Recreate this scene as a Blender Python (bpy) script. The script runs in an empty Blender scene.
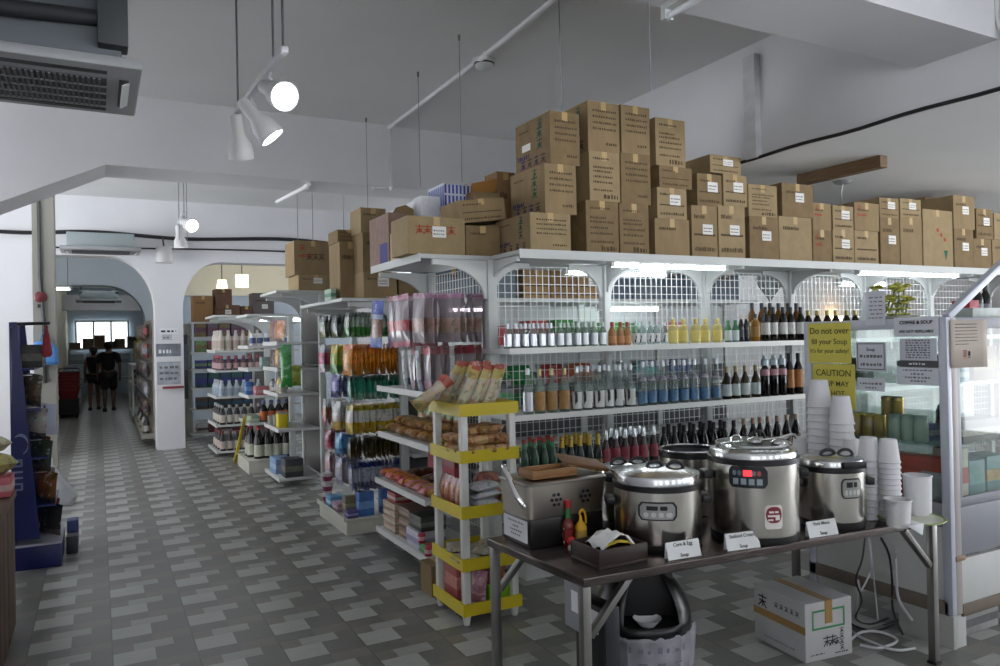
import bpy, bmesh, math, random
from mathutils import Vector, Matrix
random.seed(11)
SC = bpy.context.scene
COL = SC.collection
PI = math.pi

# ------------------------------------------------------------------ camera, sky, light, exposure
F = 757.08
RW = Matrix(((0.88299641, -0.01549117, 0.46912404), (-0.46891891, 0.01516404, 0.88311104), (-0.02079424, -0.99976501, 0.0061257)))
EYE = Vector((0, 0, 1.6))
cam = bpy.data.objects.new('camera', bpy.data.cameras.new('camera'))
COL.objects.link(cam)
cam.data.sensor_fit = 'HORIZONTAL'; cam.data.sensor_width = 36; cam.data.lens = 36 * F / 1000
cam.data.clip_start = .05; cam.data.clip_end = 200
cx_, cy_, cz_ = RW.col[0], RW.col[1], RW.col[2]
cam.matrix_world = Matrix(((cx_[0], -cy_[0], -cz_[0], 0), (cx_[1], -cy_[1], -cz_[1], 0), (cx_[2], -cy_[2], -cz_[2], 1.6), (0, 0, 0, 1)))
SC.camera = cam
SC.view_settings.view_transform = 'Standard'; SC.view_settings.look = 'None'
SC.view_settings.exposure = 0.42; SC.view_settings.gamma = 1; SC.view_settings.use_curve_mapping = False
W = bpy.data.worlds.new('daylight'); SC.world = W; W.use_nodes = True
_nt = W.node_tree; _bg = _nt.nodes['Background']; _tc = _nt.nodes.new('ShaderNodeTexCoord'); _sp = _nt.nodes.new('ShaderNodeSeparateXYZ'); _rp = _nt.nodes.new('ShaderNodeMapRange')
_nt.links.new(_tc.outputs['Generated'], _sp.inputs[0]); _nt.links.new(_sp.outputs[2], _rp.inputs[0])
_rp.inputs['From Min'].default_value = -.05; _rp.inputs['From Max'].default_value = .05; _rp.inputs['To Min'].default_value = 8.0; _rp.inputs['To Max'].default_value = 2.6   # brightness added below the horizon to lift the ceiling, sky above
_nt.links.new(_rp.outputs[0], _bg.inputs[1]); _bg.inputs[0].default_value = (.92, .95, 1.0, 1)
SC.cycles.use_denoising = True
SC.cycles.max_bounces = 8; SC.cycles.diffuse_bounces = 4; SC.cycles.glossy_bounces = 4
SC.cycles.transparent_max_bounces = 16; SC.cycles.transmission_bounces = 6
SC.cycles.caustics_reflective = False; SC.cycles.caustics_refractive = False
SC.cycles.sample_clamp_indirect = 4
TUBE_E = 16.0
SPOT_E = 30.0      # track spot lamps


def ray(px, py): return RW @ Vector((px - 500, py - 333, F))
def OZ(px, py, z):
    d = ray(px, py); return EYE + d * ((z - 1.6) / d.z)
def OY(px, py, y):
    d = ray(px, py); return EYE + d * (y / d.y)
def OX(px, py, x):
    d = ray(px, py); return EYE + d * (x / d.x)

# ------------------------------------------------------------------ materials
def lin(h):
    if isinstance(h, (tuple, list)): c = h
    else: c = [int(h[i:i + 2], 16) / 255 for i in (0, 2, 4)]
    return tuple((x / 12.92 if x <= .04045 else ((x + .055) / 1.055) ** 2.4) for x in c) + (1,)
MATS = {}
def M(hexc, rough=.5, metal=0., noise=.0, nscale=20., emit=0., spec=.5, key=None, bump=0., stretch=None, alpha=None):
    k = key or (hexc, rough, metal, noise, nscale, emit, spec, bump, stretch, alpha)
    if k in MATS: return MATS[k]
    m = bpy.data.materials.new('surface_%03d' % len(MATS)); m.use_nodes = True
    nt = m.node_tree; b = nt.nodes['Principled BSDF']
    c = lin(hexc)
    b.inputs['Base Color'].default_value = c
    b.inputs['Roughness'].default_value = rough; b.inputs['Metallic'].default_value = metal
    b.inputs['Specular IOR Level'].default_value = spec
    if noise or bump:
        tc = nt.nodes.new('ShaderNodeTexCoord'); mp = nt.nodes.new('ShaderNodeMapping')
        nt.links.new(tc.outputs['Object'], mp.inputs[0])
        if stretch: mp.inputs['Scale'].default_value = stretch
        n = nt.nodes.new('ShaderNodeTexNoise'); n.inputs['Scale'].default_value = nscale; n.inputs['Detail'].default_value = 4
        nt.links.new(mp.outputs[0], n.inputs['Vector'])
        if noise:
            r = nt.nodes.new('ShaderNodeValToRGB')
            r.color_ramp.elements[0].position = .3; r.color_ramp.elements[1].position = .7
            r.color_ramp.elements[0].color = tuple(x * (1 - noise) for x in c[:3]) + (1,)
            r.color_ramp.elements[1].color = tuple(min(1, x * (1 + noise)) for x in c[:3]) + (1,)
            nt.links.new(n.outputs['Fac'], r.inputs[0]); nt.links.new(r.outputs[0], b.inputs['Base Color'])
        if bump:
            bp = nt.nodes.new('ShaderNodeBump'); bp.inputs['Strength'].default_value = bump; bp.inputs['Distance'].default_value = .01
            nt.links.new(n.outputs['Fac'], bp.inputs['Height']); nt.links.new(bp.outputs[0], b.inputs['Normal'])
    if emit:
        b.inputs['Emission Color'].default_value = c; b.inputs['Emission Strength'].default_value = emit
    MATS[k] = m
    return m
def GLASS(hexc, solid=.0, rough=.06):
    k = ('glass', hexc, solid, rough)
    if k in MATS: return MATS[k]
    m = bpy.data.materials.new('glass_%03d' % len(MATS)); m.use_nodes = True
    nt = m.node_tree; nt.nodes.clear()
    out = nt.nodes.new('ShaderNodeOutputMaterial'); tr = nt.nodes.new('ShaderNodeBsdfTransparent'); gl = nt.nodes.new('ShaderNodeBsdfGlossy')
    df = nt.nodes.new('ShaderNodeBsdfDiffuse'); m1 = nt.nodes.new('ShaderNodeMixShader'); m2 = nt.nodes.new('ShaderNodeMixShader'); fr = nt.nodes.new('ShaderNodeFresnel')
    fr.inputs[0].default_value = 1.5
    tr.inputs[0].default_value = lin(hexc); df.inputs[0].default_value = lin(hexc); gl.inputs['Roughness'].default_value = rough
    m1.inputs[0].default_value = solid
    nt.links.new(tr.outputs[0], m1.inputs[1]); nt.links.new(df.outputs[0], m1.inputs[2])
    ge = nt.nodes.new('ShaderNodeNewGeometry'); inv = nt.nodes.new('ShaderNodeMath'); inv.operation = 'SUBTRACT'; inv.inputs[0].default_value = 1; nt.links.new(ge.outputs['Backfacing'], inv.inputs[1])
    ml = nt.nodes.new('ShaderNodeMath'); ml.operation = 'MULTIPLY'; nt.links.new(fr.outputs[0], ml.inputs[0]); nt.links.new(inv.outputs[0], ml.inputs[1])
    nt.links.new(ml.outputs[0], m2.inputs[0]); nt.links.new(m1.outputs[0], m2.inputs[1]); nt.links.new(gl.outputs[0], m2.inputs[2])
    nt.links.new(m2.outputs[0], out.inputs[0])
    MATS[k] = m
    return m

# ------------------------------------------------------------------ mesh builder
class MB:
    def __init__(s): s.v = []; s.f = []; s.m = []; s.M = None
    def add(s, vs, fs, m=0):
        n = len(s.v)
        s.v += [(s.M @ Vector(p)) if s.M else Vector(p) for p in vs]
        s.f += [tuple(i + n for i in f) for f in fs]
        s.m += [m] * len(fs) if isinstance(m, int) else list(m)
        return s
    def box(s, x0, y0, z0, x1, y1, z1, m=0):
        return s.add([(x0, y0, z0), (x1, y0, z0), (x1, y1, z0), (x0, y1, z0), (x0, y0, z1), (x1, y0, z1), (x1, y1, z1), (x0, y1, z1)],
                     [(3, 2, 1, 0), (4, 5, 6, 7), (0, 1, 5, 4), (1, 2, 6, 5), (2, 3, 7, 6), (3, 0, 4, 7)], m)
    def ob(s, c, size, rz=0, m=0, R=None):
        R = R or Matrix.Rotation(rz, 3, 'Z'); h = Vector(size) / 2; c = Vector(c)
        vs = [c + R @ Vector((x * h.x, y * h.y, z * h.z)) for z in (-1, 1) for x, y in ((-1, -1), (1, -1), (1, 1), (-1, 1))]
        return s.add(vs, [(3, 2, 1, 0), (4, 5, 6, 7), (0, 1, 5, 4), (1, 2, 6, 5), (2, 3, 7, 6), (3, 0, 4, 7)], m)
    def bar(s, p, q, w, h, m=0):
        p, q = Vector(p), Vector(q); d = q - p
        R = d.to_track_quat('Y', 'Z').to_matrix()
        return s.ob((p + q) / 2, (w, d.length, h), R=R, m=m)
    def cyl(s, p, q, r, r2=None, n=12, m=0, caps=True):
        p, q = Vector(p), Vector(q); r2 = r if r2 is None else r2
        R = (q - p).to_track_quat('Z', 'Y').to_matrix()
        vs = [p + R @ Vector((r * math.cos(2 * PI * i / n), r * math.sin(2 * PI * i / n), 0)) for i in range(n)]
        vs += [q + R @ Vector((r2 * math.cos(2 * PI * i / n), r2 * math.sin(2 * PI * i / n), 0)) for i in range(n)]
        fs = [(i, (i + 1) % n, n + (i + 1) % n, n + i) for i in range(n)]
        if caps: fs += [tuple(range(n - 1, -1, -1)), tuple(range(n, 2 * n))]
        return s.add(vs, fs, m)
    def lathe(s, c, prof, n=16, m=0, caps=True, R=None):
        c = Vector(c); vs = []; fs = []; ms = []
        for r, z in prof:
            for i in range(n):
                p = Vector((r * math.cos(2 * PI * i / n), r * math.sin(2 * PI * i / n), z))
                vs.append(c + (R @ p if R else p))
        for k in range(len(prof) - 1):
            for i in range(n):
                j = (i + 1) % n
                fs.append((k * n + i, k * n + j, (k + 1) * n + j, (k + 1) * n + i)); ms.append(m if isinstance(m, int) else m[k])
        if caps:
            fs.append(tuple(range(n - 1, -1, -1))); ms.append(m if isinstance(m, int) else m[0])
            k = len(prof) - 1
            fs.append(tuple(k * n + i for i in range(n))); ms.append(m if isinstance(m, int) else m[-1])
        return s.add(vs, fs, ms)
    def tube(s, pts, r, n=6, m=0):
        pts = [Vector(p) for p in pts]; vs = []; fs = []
        for k, p in enumerate(pts):
            d = (pts[min(k + 1, len(pts) - 1)] - pts[max(k - 1, 0)]).normalized()
            R = d.to_track_quat('Z', 'Y').to_matrix()
            vs += [p + R @ Vector((r * math.cos(2 * PI * i / n), r * math.sin(2 * PI * i / n), 0)) for i in range(n)]
        for k in range(len(pts) - 1):
            fs += [(k * n + i, k * n + (i + 1) % n, (k + 1) * n + (i + 1) % n, (k + 1) * n + i) for i in range(n)]
        fs += [tuple(range(n - 1, -1, -1)), tuple((len(pts) - 1) * n + i for i in range(n))]
        return s.add(vs, fs, m)
    def prism(s, pts, axis, a, b, m=0):
        f3 = {'X': lambda p, t: (t, p[0], p[1]), 'Y': lambda p, t: (p[0], t, p[1]), 'Z': lambda p, t: (p[0], p[1], t)}[axis]
        n = len(pts)
        vs = [f3(p, a) for p in pts] + [f3(p, b) for p in pts]
        fs = [tuple(range(n)), tuple(range(2 * n - 1, n - 1, -1))] + [(i, n + i, n + (i + 1) % n, (i + 1) % n) for i in range(n)]
        return s.add(vs, fs, m)
    def poly(s, pts, m=0): return s.add(pts, [tuple(range(len(pts)))], m)
    def ball(s, c, r, n=12, m=0, k=7):
        r = (r, r, r) if isinstance(r, (int, float)) else r
        prof = [(max(1e-4, math.sin(PI * i / k)), -math.cos(PI * i / k)) for i in range(k + 1)]
        vs = []; fs = []
        for rr, z in prof:
            vs += [(c[0] + r[0] * rr * math.cos(2 * PI * i / n), c[1] + r[1] * rr * math.sin(2 * PI * i / n), c[2] + r[2] * z) for i in range(n)]
        for q in range(k):
            fs += [(q * n + i, q * n + (i + 1) % n, (q + 1) * n + (i + 1) % n, (q + 1) * n + i) for i in range(n)]
        return s.add(vs, fs, m)
    def patch(s, c, r, a0, a1, z0, z1, m=0, rc=.0, n=12):
        vs = []; cc = rc / r if r else 0
        w = a1 - a0
        for i in range(n + 1):
            a = a0 + w * i / n
            e = min(a - a0, a1 - a); ins = 0
            if rc and e < cc: ins = rc - math.sqrt(max(0, rc * rc - (rc - e * r) ** 2))
            vs += [(c[0] + r * math.cos(a), c[1] + r * math.sin(a), z0 + ins), (c[0] + r * math.cos(a), c[1] + r * math.sin(a), z1 - ins)]
        return s.add(vs, [(2 * i, 2 * i + 2, 2 * i + 3, 2 * i + 1) for i in range(n)], m)
    def build(s, name, mats, parent=None, smooth=True, bev=0., seg=2, local=False, fix=True):
        mats = mats if isinstance(mats, (list, tuple)) else [mats]
        me = bpy.data.meshes.new(name)
        vs = s.v
        if parent is not None and not local:
            inv = WM[parent.name].inverted(); vs = [inv @ p for p in vs]
            mo = Matrix()
        elif parent is None:
            xs = [p.x for p in vs]; ys = [p.y for p in vs]; zs = [p.z for p in vs]
            o = Vector(((min(xs) + max(xs)) / 2, (min(ys) + max(ys)) / 2, min(zs)))
            if local: o = Vector((0, 0, 0))
            vs = [p - o for p in vs]; mo = Matrix.Translation(o)
        else: mo = Matrix()
        me.from_pydata([tuple(p) for p in vs], [], s.f)
        for x in mats: me.materials.append(x)
        for p, k in zip(me.polygons, s.m): p.material_index = k
        if fix or bev:
            bm = bmesh.new(); bm.from_mesh(me)
            if fix: bmesh.ops.recalc_face_normals(bm, faces=bm.faces)
            if bev:
                es = [e for e in bm.edges if len(e.link_faces) == 2 and e.calc_face_angle(0) > .6]
                bmesh.ops.bevel(bm, geom=es, offset=bev, segments=seg, affect='EDGES', profile=.5, clamp_overlap=True)
            bm.to_mesh(me); bm.free()
        me.update()
        if smooth:
            me.polygons.foreach_set('use_smooth', [True] * len(me.polygons)); me.set_sharp_from_angle(angle=math.radians(38))
        o = bpy.data.objects.new(name, me); COL.objects.link(o)
        if parent is not None:
            o.parent = parent; WM[o.name] = WM[parent.name].copy()
        else:
            o.matrix_world = mo; WM[o.name] = mo.copy()
        return o
WM = {}
def thing(name, label, cat, loc=(0, 0, 0), group=None, rz=0.):
    o = bpy.data.objects.new(name, None); COL.objects.link(o); o.empty_display_size = .05
    o.location = loc; o.rotation_euler = (0, 0, rz)
    WM[o.name] = Matrix.Translation(Vector(loc)) @ Matrix.Rotation(rz, 4, 'Z')
    return tag(o, label, cat, group)
def tag(o, label, cat, group=None):
    if label: o['label'] = label
    if cat: o['category'] = cat
    if group: o['group'] = group
    return o
def struct(o): o['kind'] = 'structure'; return o
def place(o, loc, rot=(0, 0, 0), label=None, group=None, scale=None):
    o.location = loc; o.rotation_euler = rot
    if scale is not None: o.scale = (scale,) * 3 if isinstance(scale, (int, float)) else scale
    if label: o['label'] = label
    if group: o['group'] = group
    WM[o.name] = Matrix.LocRotScale(Vector(loc), o.rotation_euler, o.scale)
    return o
USED = set()
def put(proto, loc, rot=(0, 0, 0), label=None, group=None, scale=None):
    if proto.name not in USED:
        USED.add(proto.name); return place(proto, loc, rot, label, group, scale)
    r = proto.copy(); COL.objects.link(r)
    for ch in proto.children:
        c = ch.copy(); COL.objects.link(c); c.parent = r
        for g in ch.children:
            d = g.copy(); COL.objects.link(d); d.parent = c
    return place(r, loc, rot, label, group, scale)
ORD = 'first second third fourth fifth sixth seventh eighth ninth tenth eleventh twelfth thirteenth fourteenth fifteenth sixteenth seventeenth eighteenth nineteenth twentieth'.split()
ORD += ['twenty-' + x for x in ORD[:9]]
def text(body, size, loc, xdir, ydir, mat, parent, name='lettering', align='CENTER', bold=0.):
    """flat raised lettering; xdir = reading direction, ydir = up of the letters"""
    cu = bpy.data.curves.new(name, 'FONT'); cu.body = body; cu.size = size; cu.align_x = align; cu.align_y = 'CENTER'
    cu.extrude = .0004; cu.offset = bold; cu.materials.append(mat)
    tmp = bpy.data.objects.new('lettering_outline', cu); COL.objects.link(tmp)
    me = bpy.data.meshes.new_from_object(tmp.evaluated_get(bpy.context.evaluated_depsgraph_get()))
    bpy.data.objects.remove(tmp)
    o = bpy.data.objects.new(name, me); COL.objects.link(o)
    x = Vector(xdir).normalized(); y = Vector(ydir).normalized(); z = x.cross(y)
    mw = Matrix(((x.x, y.x, z.x, loc[0]), (x.y, y.y, z.y, loc[1]), (x.z, y.z, z.z, loc[2]), (0, 0, 0, 1)))
    o.parent = parent; o.matrix_parent_inverse = Matrix()
    o.matrix_local = WM[parent.name].inverted() @ mw
    WM[o.name] = mw
    return o

white = M('c3c6c4', .45); cream_white = M('c4c2b6', .4, noise=.04, nscale=6)
steel = M('b9b7b0', .28, 1.); chrome = M('d8d8d8', .1, 1.); black = M('121214', .45); rubber = M('1a1a1c', .7)
paper = M('dcdde0', .8); ink = M('202024', .8); greyink = M('6a6a70', .8)

# ------------------------------------------------------------------ the setting
HC = 3.8; XB = 4.45; ZB = 2.92
def floor_material():
    m = bpy.data.materials.new('patterned_tiles'); m.use_nodes = True
    nt = m.node_tree; b = nt.nodes['Principled BSDF']; L = nt.links.new
    def math_(op, a, c=None, d=None):
        n = nt.nodes.new('ShaderNodeMath'); n.operation = op
        for i, x in enumerate((a, c, d)):
            if x is None: continue
            if isinstance(x, (int, float)): n.inputs[i].default_value = x
            else: L(x, n.inputs[i])
        return n.outputs[0]
    g = nt.nodes.new('ShaderNodeNewGeometry'); sp = nt.nodes.new('ShaderNodeSeparateXYZ'); L(g.outputs['Position'], sp.inputs[0])
    T = .392
    u = math_('FRACT', math_('DIVIDE', math_('ADD', sp.outputs[0], 39.2 - .045), T)); v = math_('FRACT', math_('DIVIDE', math_('ADD', sp.outputs[1], 39.2 - .33), T))
    def between(x, a, c): return math_('MULTIPLY', math_('GREATER_THAN', x, a), math_('LESS_THAN', x, c))
    big = math_('MULTIPLY', between(v, 0, .44), math_('LESS_THAN', u, .5))
    strip = math_('MULTIPLY', between(v, .44, .70), between(u, .25, .74))
    mid = math_('MULTIPLY', between(v, .44, .70), math_('LESS_THAN', u, .25))
    mid2 = math_('MULTIPLY', between(v, .70, 1), math_('GREATER_THAN', u, .5))
    light = math_('MAXIMUM', big, strip)
    n1 = nt.nodes.new('ShaderNodeTexNoise'); n1.inputs['Scale'].default_value = 3.1; n1.inputs['Detail'].default_value = 3; L(g.outputs['Position'], n1.inputs['Vector'])
    mp = nt.nodes.new('ShaderNodeMapping'); mp.inputs['Scale'].default_value = (5, 60, 1); L(g.outputs['Position'], mp.inputs[0])
    n2 = nt.nodes.new('ShaderNodeTexNoise'); n2.inputs['Scale'].default_value = 1.3; n2.inputs['Detail'].default_value = 5; L(mp.outputs[0], n2.inputs['Vector'])
    def mix(f, a, c):
        n = nt.nodes.new('ShaderNodeMix'); n.data_type = 'RGBA'; L(f, n.inputs[0])
        for i, x in ((6, a), (7, c)):
            if isinstance(x, str): n.inputs[i].default_value = lin(x)
            else: L(x, n.inputs[i])
        return n.outputs[2]
    c = mix(math_('MAXIMUM', mid, mid2), '6c6d69', '78746d'); c = mix(strip, c, '959692'); c = mix(big, c, 'a2a4a0')
    jit = math_('ADD', .62, math_('ADD', math_('MULTIPLY', n1.outputs[0], .25), math_('MULTIPLY', n2.outputs[0], .5)))
    line = math_('MAXIMUM', math_('GREATER_THAN', u, .985), math_('GREATER_THAN', v, .988))
    jit = math_('MULTIPLY', jit, math_('SUBTRACT', 1, math_('MULTIPLY', line, .35)))
    mul = nt.nodes.new('ShaderNodeVectorMath'); mul.operation = 'SCALE'; L(c, mul.inputs[0]); L(jit, mul.inputs['Scale'])
    L(mul.outputs[0], b.inputs['Base Color']); b.inputs['Roughness'].default_value = .34
    rr = math_('ADD', .22, math_('MULTIPLY', n2.outputs[0], .25)); L(rr, b.inputs['Roughness'])
    return m
wallm = M('d3d3d6', .85, noise=.05, nscale=1.2); ceilm = M('e0e0e0', .9, noise=.04, nscale=.8)
creamwall = M('d8d0b8', .85, noise=.04, nscale=1.5); bluewall = M('a9b4c0', .85, noise=.05, nscale=1.5)

def sbox(name, *a, mat=wallm, bev=0.): return struct(MB().box(*a).build(name, mat, bev=bev, smooth=False))
sbox('floor', -8, -3, -.12, 12, 36, 0, mat=floor_material())
sbox('ceiling', -8, -6, HC, XB, 12.6, HC + .12, mat=ceilm)
sbox('ceiling_lowered', XB + .02, -6, ZB, 20, 11, ZB + .1, mat=ceilm)
sbox('ceiling_beyond', -8, 12.98, 3.5, 20, 36, 3.62, mat=ceilm)
sbox('beam_edge', XB, -6, ZB, XB + .02, 12.6, HC, mat=wallm)
sbox('beam_cross_front', -8, 2.39, 3.2, XB - .001, 2.88, HC, mat=wallm)
mb = MB().prism([(XB, HC), (XB, 3.17), (.08, 3.17), (-.7, 2.79), (-1.5, 2.4), (-1.5, 0), (-1.8, 0), (-1.8, HC)], 'Y', 7.37, 7.93)
struct(mb.build('beam_cross_rear', wallm, smooth=False))
sbox('wall_left', -1.98, -1, 0, -1.8, 6.4, HC, mat=wallm)
sbox('wall_front_blocker', -8, -2.7, 0, 12, -2.5, 1.1, mat=wallm); sbox('wall_lintel_blocker', -8, -2.7, 2.9, 12, -2.5, HC, mat=wallm)  # unseen front wall and lintel, added to dim the light from behind the camera
for k_, x_ in enumerate((-6, -3.6, -1.6, .1, 1.7, 3.2, 4.9, 6.8, 9)): sbox('wall_reflection_pier', x_ - .42, -2.68, 1.1, x_ + .42, -2.52, 2.9, mat=M('8a8684', .8))  # unseen piers, added to put vertical stripes into the steel reflections
sbox('wall_right_blocker', 11.8, 1.5, 0, 12, 8.4, HC, mat=wallm)  # unseen wall, added to cut daylight from the open right side
sbox('wall_back', 5.2, 8.2, 0, 20, 8.4, ZB, mat=M('c9cccc', .7, noise=.03))
# wall with the two arches
def arc(cx, cz, rx, rz, a0, a1, n=10): return [(cx + rx * math.cos(a0 + (a1 - a0) * i / n), cz + rz * math.sin(a0 + (a1 - a0) * i / n)) for i in range(n + 1)]
out = [(-1.98, 0), (-.81, 0), (-.81, 2.93)] + arc(.17, 2.13, .60, .80, PI / 2, 0) + [(.77, 0), (1.165, 0)] + arc(1.72, 2.13, .555, .75, PI, PI / 2) + [(3.4, 2.88), (3.9, 2.3), (3.9, 0), (8, 0), (8, HC), (-1.98, HC)]
wa = struct(MB().prism(out, 'Y', 12.6, 12.98).build('wall_far_arches', wallm, smooth=False))
out2 = [(-1.98, 0), (-.74, 0), (-.74, 2.78)] + arc(.12, 2.05, .72, .73, PI / 2, 0) + [(.84, 0), (1.5, 0), (1.5, 3.5), (-1.98, 3.5)]
struct(MB().prism(out2, 'Y', 16.6, 17.1).build('wall_inner_arch', bluewall, smooth=False))
sbox('wall_inner_side', -.98, 12.98, 0, -.86, 28, 3.5, mat=creamwall)
sbox('wall_side_room', 1.5, 17.1, 0, 9, 17.3, 3.5, mat=bluewall)
sbox('wall_side_room_band', 1.5, 17.02, 2.62, 9, 17.1, 3.5, mat=creamwall)
sbox('wall_corridor', 1.5, 17.3, 0, 1.62, 28, 3.5, mat=wallm)
sbox('wall_far', -6, 28, 0, 6, 28.2, 3.5, mat=bluewall)
sbox('beam_far', -.86, 24.4, 2.62, 1.5, 24.8, 3.05, mat=wallm)
# the daylit window at the far end
p = OY(76, 337, 27.9); q = OY(128, 322, 27.9)
w = struct(MB().box(p.x, 27.93, 1.55, q.x, 27.97, q.z).build('window_1', M('e8f2f6', .4, emit=2.6), smooth=False))
fr = MB()
for x in (p.x, (p.x * 2 + q.x) / 3, (p.x + 2 * q.x) / 3, q.x): fr.box(x - .03, 27.88, 1.5, x + .03, 27.93, q.z + .04)
fr.box(p.x - .03, 27.88, 1.48, q.x + .03, 27.93, 1.55); fr.box(p.x - .03, 27.88, q.z, q.x + .03, 27.93, q.z + .06)
fr.build('window_frame', white, parent=w, smooth=False)
# pilaster casing on the beam face, pipes and cables
a = OX(748, 60, XB); b_ = OX(762, 162, XB)
struct(MB().box(XB - .06, min(a.y, b_.y), ZB, XB, max(a.y, b_.y), OX(755, 56, XB).z).build('trim_1', M('c4c4c6', .8, noise=.12, nscale=9), smooth=False, bev=.004))

def cable(name, pts, r, mat, label, cat='cable', group=None, n=6):
    return tag(MB().tube(pts, r, n).build(name, mat), label, cat, group)
def smoothpts(pts, k=6):
    pts = [Vector(p) for p in pts]; out = []
    for i in range(len(pts) - 1):
        p0 = pts[max(i - 1, 0)]; p1 = pts[i]; p2 = pts[i + 1]; p3 = pts[min(i + 2, len(pts) - 1)]
        for j in range(k):
            t = j / k
            out.append(.5 * ((2 * p1) + (p2 - p0) * t + (2 * p0 - 5 * p1 + 4 * p2 - p3) * t * t + (3 * p1 - p0 - 3 * p2 + p3) * t ** 3))
    return out + [pts[-1]]
cable('power_cable', [(XB - .025, y, ZB + .004 + .006 * math.sin(y * 7.1)) for y in [1.9 + .15 * i for i in range(17)]], .013, M('17171a', .6), 'black cable bundle along the bottom edge of the white beam over the cartons')
cable('power_cable', [(XB - .03, y, z) for y, z in ((2.39, 3.78), (2.385, 3.3), (2.36, 3.22), (2.32, 3.05), (2.30, 2.93))], .012, white, 'thin white cable down the beam face beside the cross beam')
cable('power_cable', smoothpts([(-1.7, 12.55, 3.24), (-.9, 12.55, 3.22), (0, 12.55, 3.27), (1.2, 12.55, 3.22), (2.6, 12.55, 3.28), (3.4, 12.55, 3.25)]), .03, M('1b1b1f', .6), 'thick black cable along the wall above both arches')
cable('power_cable', smoothpts([(-.8, 12.56, 3.02), (.9, 12.56, 3.06), (2.2, 12.56, 3.08), (3.3, 12.56, 3.08)]), .014, M('1b1b1f', .6), 'thin black wire along the wall just under the thick black cable')
cond = M('dcdcde', .5)
def conduit(pts, label, r=.02):
    t = thing('conduit', label, 'conduit', pts[0])
    MB().tube(pts, r, 8).build('pipe', cond, t)
    k = MB()
    for p in pts[1:-1]: k.ball(p, r * 1.5, 8, 0, 5)
    k.build('elbow', cond, t)
    return t
q0 = OZ(556, -2, HC - .02); q1 = OZ(486, 55, HC - .02); q2 = OY(390, 126, 7.35)
conduit([q0, q1, Vector((q2.x, 7.35, HC - .02)), Vector((q2.x, 7.35, 3.15)), OZ(372, 188, 3.15)], 'white conduit crossing the ceiling past the smoke detector and down the beam')
conduit([OY(309, 184, 7.35), OZ(306, 187, 3.15), OZ(277, 202, 3.15)], 'short white conduit under the rear beam nearer the arches')
# smoke detector
c = OZ(484, 60, HC)
t = thing('smoke_detector', 'round white smoke detector on the ceiling beside the conduit', 'smoke detector', (c.x, c.y, HC))
MB().lathe((c.x, c.y, HC - .07), [(.02, -.012), (.055, 0), (.075, .02), (.08, .05), (.095, .055), (.095, .07)], 20).build('body', white, t)
MB().lathe((c.x, c.y, HC - .06), [(.081, .02), (.083, .022), (.083, .03), (.081, .032)], 20).build('vent_slot', black, t)
# hanging wires with hooks
for (px, y0, y1), lab in zip(((418, 72, 186), (459, 35, 182), (366, 118, 214), (558, -40, 110), (646, -120, 90)),
        ('thin hanging wire between the conduit drop and the wire over the striped box', 'thin hanging wire ending above the blue striped box', 'thin hanging wire ending over the flat carton nearest the arches', 'thin hanging wire ending at the top plum carton', 'thin hanging wire ending beside the beam over the tallest cartons')):
    t0 = OZ(px, y0, HC)
    zb = OY(px, y1, t0.y).z
    t = thing('hanging_wire', lab, 'wire', (t0.x, t0.y, HC))
    MB().cyl((t0.x, t0.y, zb), (t0.x, t0.y, HC), .003, n=6).build('wire', M('7c7c80', .6), t)
    MB().cyl((t0.x, t0.y, HC - .04), (t0.x, t0.y, HC), .009, n=8).build('ceiling_hook', M('6a6a6e', .5), t)
for k, (px, y0) in enumerate(((178, 170), (186, 172), (297, 190), (312, 190), (343, 190))):
    t0 = OY(px, y0, 9.0)
    cable('hanging_wire', [(t0.x, 9.0, HC), (t0.x, 9.0, 2.75)], .004, M('77777a', .6), ORD[k] + ' thin wire hanging behind the rear beam, counting from the arch column', 'wire')
# wood plank under the lowered ceiling
a = OZ(800, 181, ZB - .05); b_ = OZ(884, 162, ZB - .05)
tag(MB().bar((a.x, a.y, ZB - .045), (b_.x, b_.y, ZB - .045), .09, .09).build('wooden_batten', M('6a5238', .7, noise=.25, nscale=8, stretch=(1, 1, 6)), smooth=False, bev=.004), 'brown wooden batten fixed under the lowered ceiling above the cartons', 'batten')
c = OZ(843, 181, ZB)
t = thing('ceiling_rose', 'small round ceiling rose with a dangling cord under the lowered ceiling', 'ceiling rose', (c.x, c.y, ZB))
MB().lathe((c.x, c.y, ZB - .03), [(.03, 0), (.07, .01), (.09, .03)], 16).build('cap', M('9a9a9a', .6), t)
MB().tube([(c.x, c.y, ZB - .03), (c.x - .02, c.y, ZB - .1), (c.x - .015, c.y, ZB - .22)], .006).build('cord', white, t)

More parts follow.
